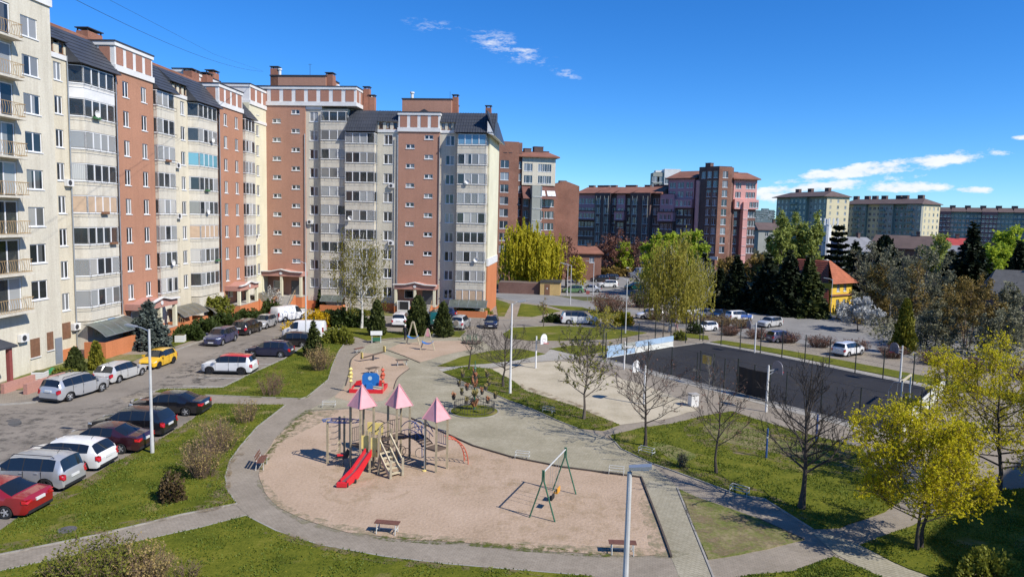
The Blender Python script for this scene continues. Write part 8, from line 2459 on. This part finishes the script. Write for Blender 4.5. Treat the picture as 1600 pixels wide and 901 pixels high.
for i, (lb, px, Y, tp, w, lf, sh) in enumerate((
    ('dark spruce left in the row behind the car park', 1104, 100, 398, 16, lf_dkcon, 'spruce'), ('dark spruce with sunny edge in the row behind the car park', 1156, 98, 402, 22, lf_dkcon, 'spruce'),
    ('huge dark conifer left of the yellow house, first', 1205, 96, 402, 28, lf_dkcon, 'spruce'), ('huge dark conifer left of the yellow house, middle', 1238, 93, 394, 28, lf_dkcon, 'spruce'), ('huge dark conifer left of the yellow house, nearest to it', 1270, 92, 400, 24, lf_thuja, 'spruce'),
    ('dark spruce right of the spreading pine', 1340, 130, 378, 20, lf_dkcon, 'spruce'), ('dark conifer below the long cream block', 1385, 140, 372, 26, lf_dkcon, 'thuja'),
    ('tall dark spruce under the far blue-grey row', 1522, 108, 350, 34, lf_dkcon, 'spruce'), ('dark conifer at the far right frame edge', 1597, 100, 378, 24, lf_dkcon, 'spruce'), ('dark conifer left of the tall dark spruce', 1492, 112, 392, 26, lf_dkcon, 'spruce'),
    ('dark conifer between the white van and the lime trees', 1130, 108, 420, 16, lf_dkcon, 'spruce'), ('dark conifer behind the yellow house', 1352, 118, 402, 22, lf_dkcon, 'thuja'))):
    if Y < 135: Y *= 1.2
    b = Vector((at(px, Y), Y, GB)); h = P(px, tp, Y).z - GB
    conifer(lb, None, 0, 0, 70 + i, lf, 9000, .62 if sh == 'thuja' else .6, (b, h, 1.3 * w / FPX * CT * Y), group=WC, shape=sh, steps=20)
b = Vector((at(1312, 140), 140, GB))
conifer('layered pine with flat branches beside the white mast', None, 0, 0, 90, lf_dkcon, 4500, .7, (b, P(1312, 352, 140).z - GB, 24 / FPX * CT * 140), group=WC, shape='pine', steps=9, droop=.05, hb=.25)

def shrub(label, q, wpx, hpx, seed, stems, mat, leaf=None, nleaf=0, ls=.08, name='bare_shrub', group='shrubs', spread=.9, sub=4, world=None, sr=.012, leaf_low=False):
    if world is None: b = G(*q); k = b.y * CT / FPX; r, h = wpx * k, hpx * k
    else: b, h, r = world
    t = thing(name, label, 'shrub', b, 0, group)
    g = random.Random(seed); mb = MB(mat); tips = []
    for i in range(stems):
        a = g.uniform(0, 2 * pi); q_ = sqrt(g.random()) * r; hh = h * g.uniform(.55, 1.0) * (1 - .35 * (q_ / r) ** 2)
        p0 = Vector((q_ * .45 * cos(a), q_ * .45 * sin(a), 0)); p2 = Vector((q_ * spread * cos(a), q_ * spread * sin(a), hh)); p1 = p0.lerp(p2, .5) + Vector((g.uniform(-.06, .06), g.uniform(-.06, .06), .06 * h))
        mb.tube([p0, p1, p2], [sr, sr * .7, sr * .35], 3, cap=False); tips += [(p0, p1), (p1, p2)]
        for _ in range(sub):
            s_ = p0.lerp(p1, g.uniform(.5, 1)) if g.random() < .4 else p1.lerp(p2, g.random()); e = s_ + Vector((g.uniform(-1, 1), g.uniform(-1, 1), g.uniform(.1, 1.2))).normalized() * h * g.uniform(.12, .3)
            mb.tube([s_, e], [sr * .55, sr * .3], 3, cap=False); tips.append((s_, e))
    mb.build('stems', t)['kind'] = 'stuff'
    if nleaf:
        rs = np.random.default_rng(seed); c = along(tips, nleaf, rs, .06)
        if leaf_low: c[:, 2] *= rs.uniform(.15, .75, nleaf)
        ob('leaves', rand_leaves('leaves', c, ls, leaf, rs, flat=.3), t)
    return t
def bush(label, q, wpx, hpx, seed, leaf, n, ls, name='evergreen_shrub', group='shrubs', flat=1.0, world=None, depth=None):
    if world is None: b = G(*q); k = b.y * CT / FPX; r, h = wpx * k, hpx * k
    else: b, h, r = world
    t = thing(name, label, 'shrub', b, 0, group); rs = np.random.default_rng(seed); g = random.Random(seed)
    mb = MB(m_barkd); dp = depth or r * .75
    for i in range(14):
        a = g.uniform(0, 2 * pi); mb.tube([(0, 0, 0), (r * .4 * cos(a), dp * .4 * sin(a), h * .4), (r * .8 * cos(a), dp * .8 * sin(a), h * .6 * g.uniform(.6, 1.2))], [.03, .02, .008], 4, cap=False)
    mb.build('stems', t)['kind'] = 'stuff'
    a = rs.uniform(0, 2 * pi, n); e = np.arcsin(rs.uniform(0, 1, n))
    lump = (1 + .22 * np.sin(a * 3 + seed) + .16 * np.sin(a * 7 + e * 5)) * rs.uniform(.45, 1.0, n) ** .4
    pts = np.stack([r * np.cos(a) * np.cos(e) * lump, dp * np.sin(a) * np.cos(e) * lump, h * np.sin(e) * lump * .95 + .03], 1)
    O = unit(pts + 1e-6); V = unit(O + rs.normal(size=(n, 3)) * .5 + np.array([0, 0, .4])); N = unit(rs.normal(size=(n, 3)) + O * .4); U = unit(np.cross(V, N)); s = ls * rs.uniform(.6, 1.4, (n, 1))
    ob('foliage', quads_mesh('foliage', pts, U * s * .35, V * s * .5, leaf), t)
    return t
# foreground and lawn shrubs
shrub('large bare twig shrub with green base at the lower left', (150, 925), 75, 98, 101, 120, m_barkr, lf_shrub, 5200, .06, spread=1.0, sub=5)
shrub('bare twig shrub right of the largest lower left one', (228, 918), 48, 84, 102, 80, m_barkr, lf_tan, 1800, .06, spread=1.0, sub=5)
shrub('sparse twig shrub at the bottom edge below the sidewalk', (290, 912), 28, 50, 103, 30, m_barkr, lf_shrub, 500, .06, sub=4, leaf_low=True)
shrub('low olive shrub at the lower left corner', (85, 915), 42, 40, 104, 60, m_bark, lf_shrub, 2600, .08, sub=4)
shrub('tan leafing shrub on the left lawn beside the path', (318, 745), 34, 74, 105, 90, m_barkr, lf_tan, 1200, .06, sub=5, spread=1.1)
shrub('long tan shrub in the middle of the left lawn', (345, 705), 36, 62, 106, 90, m_barkr, lf_tan, 900, .06, sub=5, spread=1.1)
bush('small dark purple-brown bush on the left lawn', (267, 783), 21, 46, 107, M_leaf('dark_purple_leaf', (0.05, 0.035, 0.018), (0.16, 0.11, 0.05), .2, 2.0), 1500, .09, name='dark_bush')
shrub('brown twig shrub at the top of the left lawn by the crossing', (383, 660), 26, 44, 108, 55, m_barkr, lf_tan, 500, .06, sub=4)
shrub('brown twig shrub on the upper lawn near the path', (424, 618), 28, 44, 109, 60, m_barkr, lf_red, 500, .06, sub=4)
shrub('reddish twig shrub beside the young spruce', (500, 578), 26, 42, 110, 90, m_barkr, lf_tan, 1600, .07, sub=5)
bush('green-brown bush at the tip of the upper lawn', (532, 536), 24, 24, 111, lf_shrub, 2200, .16, name='leafy_shrub')
bush('golden forsythia before the facing wing', (495, 512), 22, 26, 112, lf_fors, 1800, .18, name='forsythia_shrub')
bush('sparse forsythia left of the fuller one', (460, 517), 22, 16, 113, lf_fors, 350, .16, name='forsythia_shrub')
bush('spreading dark juniper right of the forsythia', (540, 510), 34, 24, 114, lf_jun, 4000, .24)
bush('orange-yellow forsythia beyond the small lawn', (972, 508), 15, 18, 115, lf_fors, 1200, .22, name='forsythia_shrub')
bush('low dark juniper on the small far lawn', (865, 503), 16, 11, 116, lf_jun, 1500, .24)
for lb, q, w, h, s_ in (('juniper bush first in the bed along the long wing', (298, 530), 22, 20, 117), ('juniper bush second in the bed along the long wing', (322, 522), 22, 22, 118), ('juniper bush third in the bed along the long wing', (352, 512), 24, 20, 119), ('juniper bush fourth in the bed along the long wing', (385, 503), 22, 18, 120), ('dark juniper by the second porch of the long wing', (420, 492), 22, 20, 121)):
    bush(lb, q, w, h, s_, lf_jun, 3200, .22, group='junipers along the long wing')
tree('small leafy tree with brown crown beside the long wing', (322, 508), 468, 17, 122, lf_shrub, 1800, .17, .14, .35, 1, n1=10, n2=6, n3=4, mat=m_barkg, tr=.05, leaf2=lf_red)
tree('small green leafy tree right of the brown-crowned one', (346, 508), 464, 19, 123, lf_shrub, 2800, .18, .14, .35, 1, n1=10, n2=6, n3=4, mat=m_barkg, tr=.05)
tree('small white blossoming tree by the facing wing steps', (425, 487), 450, 17, 124, lf_white, 700, .14, .12, .3, 1, n1=10, n2=6, n3=4, n4=1, mat=m_barkr, tr=.05)
bush('olive bush under the near block', (100, 592), 20, 16, 125, lf_shrub, 1800, .14, name='leafy_shrub')
bush('low shrub row left under the facing wing', (520, 494), 20, 9, 126, lf_jun, 1400, .22); bush('low shrub row middle under the facing wing', (560, 492), 24, 8, 127, lf_shrub, 1200, .22, name='leafy_shrub')
bush('yellow-green hedge under the right balconies of the facing wing', (735, 492), 28, 15, 128, lf_thujy, 3000, .22, name='hedge')
bush('olive bush at the lower right frame corner', (1540, 915), 50, 55, 129, lf_shrub, 4000, .10, name='leafy_shrub')
shrub('little dark twig bush on the right lawn beside the path', (1066, 731), 9, 32, 130, 40, m_barkd, lf_grey, 400, .05, sub=4, spread=.7)
bush('small leafy bush at the court corner', (1062, 531), 12, 14, 131, lf_shrub, 900, .14, name='leafy_shrub')
bush('green bush beside the white hatchback', (1086, 521), 12, 18, 132, lf_jun, 900, .16)
shrub('brown twig thicket beside the back car park entrance', (955, 488), 42, 34, 133, 160, m_barkr, lf_red, 900, .16, sub=5, sr=.03)
shrub('brown twig thicket right of the back car park', (1010, 480), 34, 30, 134, 120, m_barkr, lf_jun, 1200, .2, sub=5, sr=.03)
# bare hedges between the court and the car park
ORD = 'first second third fourth fifth sixth seventh eighth ninth'.split()
hd_a, hd_b = SV(22.0, 75.0).xy, SV(41.0, 52.6).xy
for i in range(9):
    f = (i + .5) / 9; c = hd_a.lerp(hd_b, f)
    g_ = 'bare hedge behind the court'
    o = shrub('bare brown hedge plant behind the court, ' + ORD[i] + ' from the left', None, 0, 0, 140 + i, 170, m_barkr, lf_red, 900, .09, 'hedge_plant', g_, 1.0, 4, (Vector((c.x, c.y, gz(c.x, c.y))), 1.45, 1.7), .016)
hd_a, hd_b = SV(17.5, 90.5).xy, SV(27.0, 79.0).xy
for i in range(6):
    f = (i + .5) / 6; c = hd_a.lerp(hd_b, f)
    shrub('bare brown hedge plant between birch and car park, ' + ORD[i] + ' from the left', None, 0, 0, 160 + i, 150, m_barkr, lf_tan, 700, .09, 'hedge_plant', 'bare hedge by the birch', 1.0, 4, (Vector((c.x, c.y, gz(c.x, c.y))), 1.7, 1.6), .018)
# garden ground cover behind the car park: a continuous mass of undergrowth
def thicket(name, label, poly, n, h, ls, leaf, seed):
    rs = np.random.default_rng(seed); P_ = np.array([p for p in poly], float)
    lo, hi = P_.min(0), P_.max(0); pts = rs.uniform(lo, hi, (n * 3, 2))
    inside = np.zeros(len(pts), bool); j = len(P_) - 1
    for i in range(len(P_)):
        c = ((P_[i, 1] > pts[:, 1]) != (P_[j, 1] > pts[:, 1])) & (pts[:, 0] < (P_[j, 0] - P_[i, 0]) * (pts[:, 1] - P_[i, 1]) / (P_[j, 1] - P_[i, 1] + 1e-9) + P_[i, 0])
        inside ^= c; j = i
    pts = pts[inside][:n]; n = len(pts)
    hh = h * (.35 + .65 * (np.sin(pts[:, 0] * .9) * np.sin(pts[:, 1] * .7 + 1) * .5 + .5)) * rs.uniform(0, 1, n) ** .6
    p3 = np.column_stack([pts, hh + GB + .05])
    o = ob(name, rand_leaves(name, p3, ls, leaf, rs, flat=.5))
    return tag(o, label, 'undergrowth', kind='stuff')
thicket('undergrowth', 'dark garden undergrowth behind the car park', [(34, 128), (46, 121), (64, 106), (72, 84), (96, 84), (100, 130), (66, 150), (36, 146)], 16000, 2.2, .5, lf_grey, 201)
thicket('undergrowth', 'scrub between the conifers and the distant houses', [(28, 134), (60, 152), (120, 120), (160, 200), (110, 260), (62, 210), (44, 178), (24, 150)], 14000, 3.0, .9, lf_grey, 202)
thicket('undergrowth', 'low scrub along the gardens near the drive', [(44, 58), (50, 52), (70, 62), (74, 72), (62, 80), (55, 68)], 7000, 1.5, .22, lf_shrub, 203)
gp = lambda *q: [tuple(G(*p).xy) for p in q]
thicket('undergrowth', 'grey-brown garden twigs and brush right of the car park', gp((1345, 512), (1385, 545), (1440, 566), (1610, 600), (1660, 560), (1610, 512), (1450, 496)), 9000, 2.6, .22, lf_grey, 206)
thicket('undergrowth', 'tan brush behind the second hedge of the car park', gp((1300, 500), (1345, 512), (1450, 496), (1560, 480), (1400, 470)), 7000, 2.8, .26, lf_bud, 207)
thicket('undergrowth', 'distant tree belt under the far blocks', [(60, 235), (130, 225), (330, 300), (330, 360), (190, 330), (120, 300), (70, 300)], 12000, 6.0, 2.0, lf_grey, 204)
thicket('undergrowth', 'scrub before the brown brick houses', [(0, 188), (34, 194), (52, 190), (52, 181), (30, 180), (0, 182)], 6000, 2.2, .7, lf_bud, 205)
# grass blades standing at lawn edges and tufts in the sand margin
def blades(name, polys, n, hmin, hmax, leaf, seed, dz=.05):
    rs = np.random.default_rng(seed); out = []
    for pl in polys:
        P_ = np.array([[v.x, v.y] for v in (G(*p) for p in pl)]); lo, hi = P_.min(0), P_.max(0); pts = rs.uniform(lo, hi, (n * 2, 2))
        inside = np.zeros(len(pts), bool); j = len(P_) - 1
        for i in range(len(P_)):
            c = ((P_[i, 1] > pts[:, 1]) != (P_[j, 1] > pts[:, 1])) & (pts[:, 0] < (P_[j, 0] - P_[i, 0]) * (pts[:, 1] - P_[i, 1]) / (P_[j, 1] - P_[i, 1] + 1e-9) + P_[i, 0])
            inside ^= c; j = i
        out.append(pts[inside][:n])
    pts = np.vstack(out); n = len(pts)
    keep = (np.sin(pts[:, 0] * 2.1 + np.sin(pts[:, 1] * 1.3) * 2) * np.sin(pts[:, 1] * 1.7 + 2) + rs.normal(size=n) * .5) > .0
    pts = pts[keep]; n = len(pts)
    h = rs.uniform(hmin, hmax, (n, 1)); zc = np.array([gz(x, y) for x, y in pts]) + dz
    c = np.column_stack([pts, zc + h[:, 0] * .5]); V = unit(np.array([0, 0, 1.0]) + rs.normal(size=(n, 3)) * .45) * h * .5
    U = unit(np.cross(V, rs.normal(size=(n, 3)))) * .02
    return tag(ob(name, quads_mesh(name, c, U, V, leaf)), 'short uneven grass standing on the courtyard lawns', 'grass', kind='stuff')
lf_grass = M_leaf('grass_blade', (0.055, 0.10, 0.010), (0.20, 0.24, 0.035), .3, .8)
blades('grass', [LAWNS[k][1] for k in (0, 4, 7, 5, 8, 1, 9)], 24000, .035, .085, lf_grass, 301)
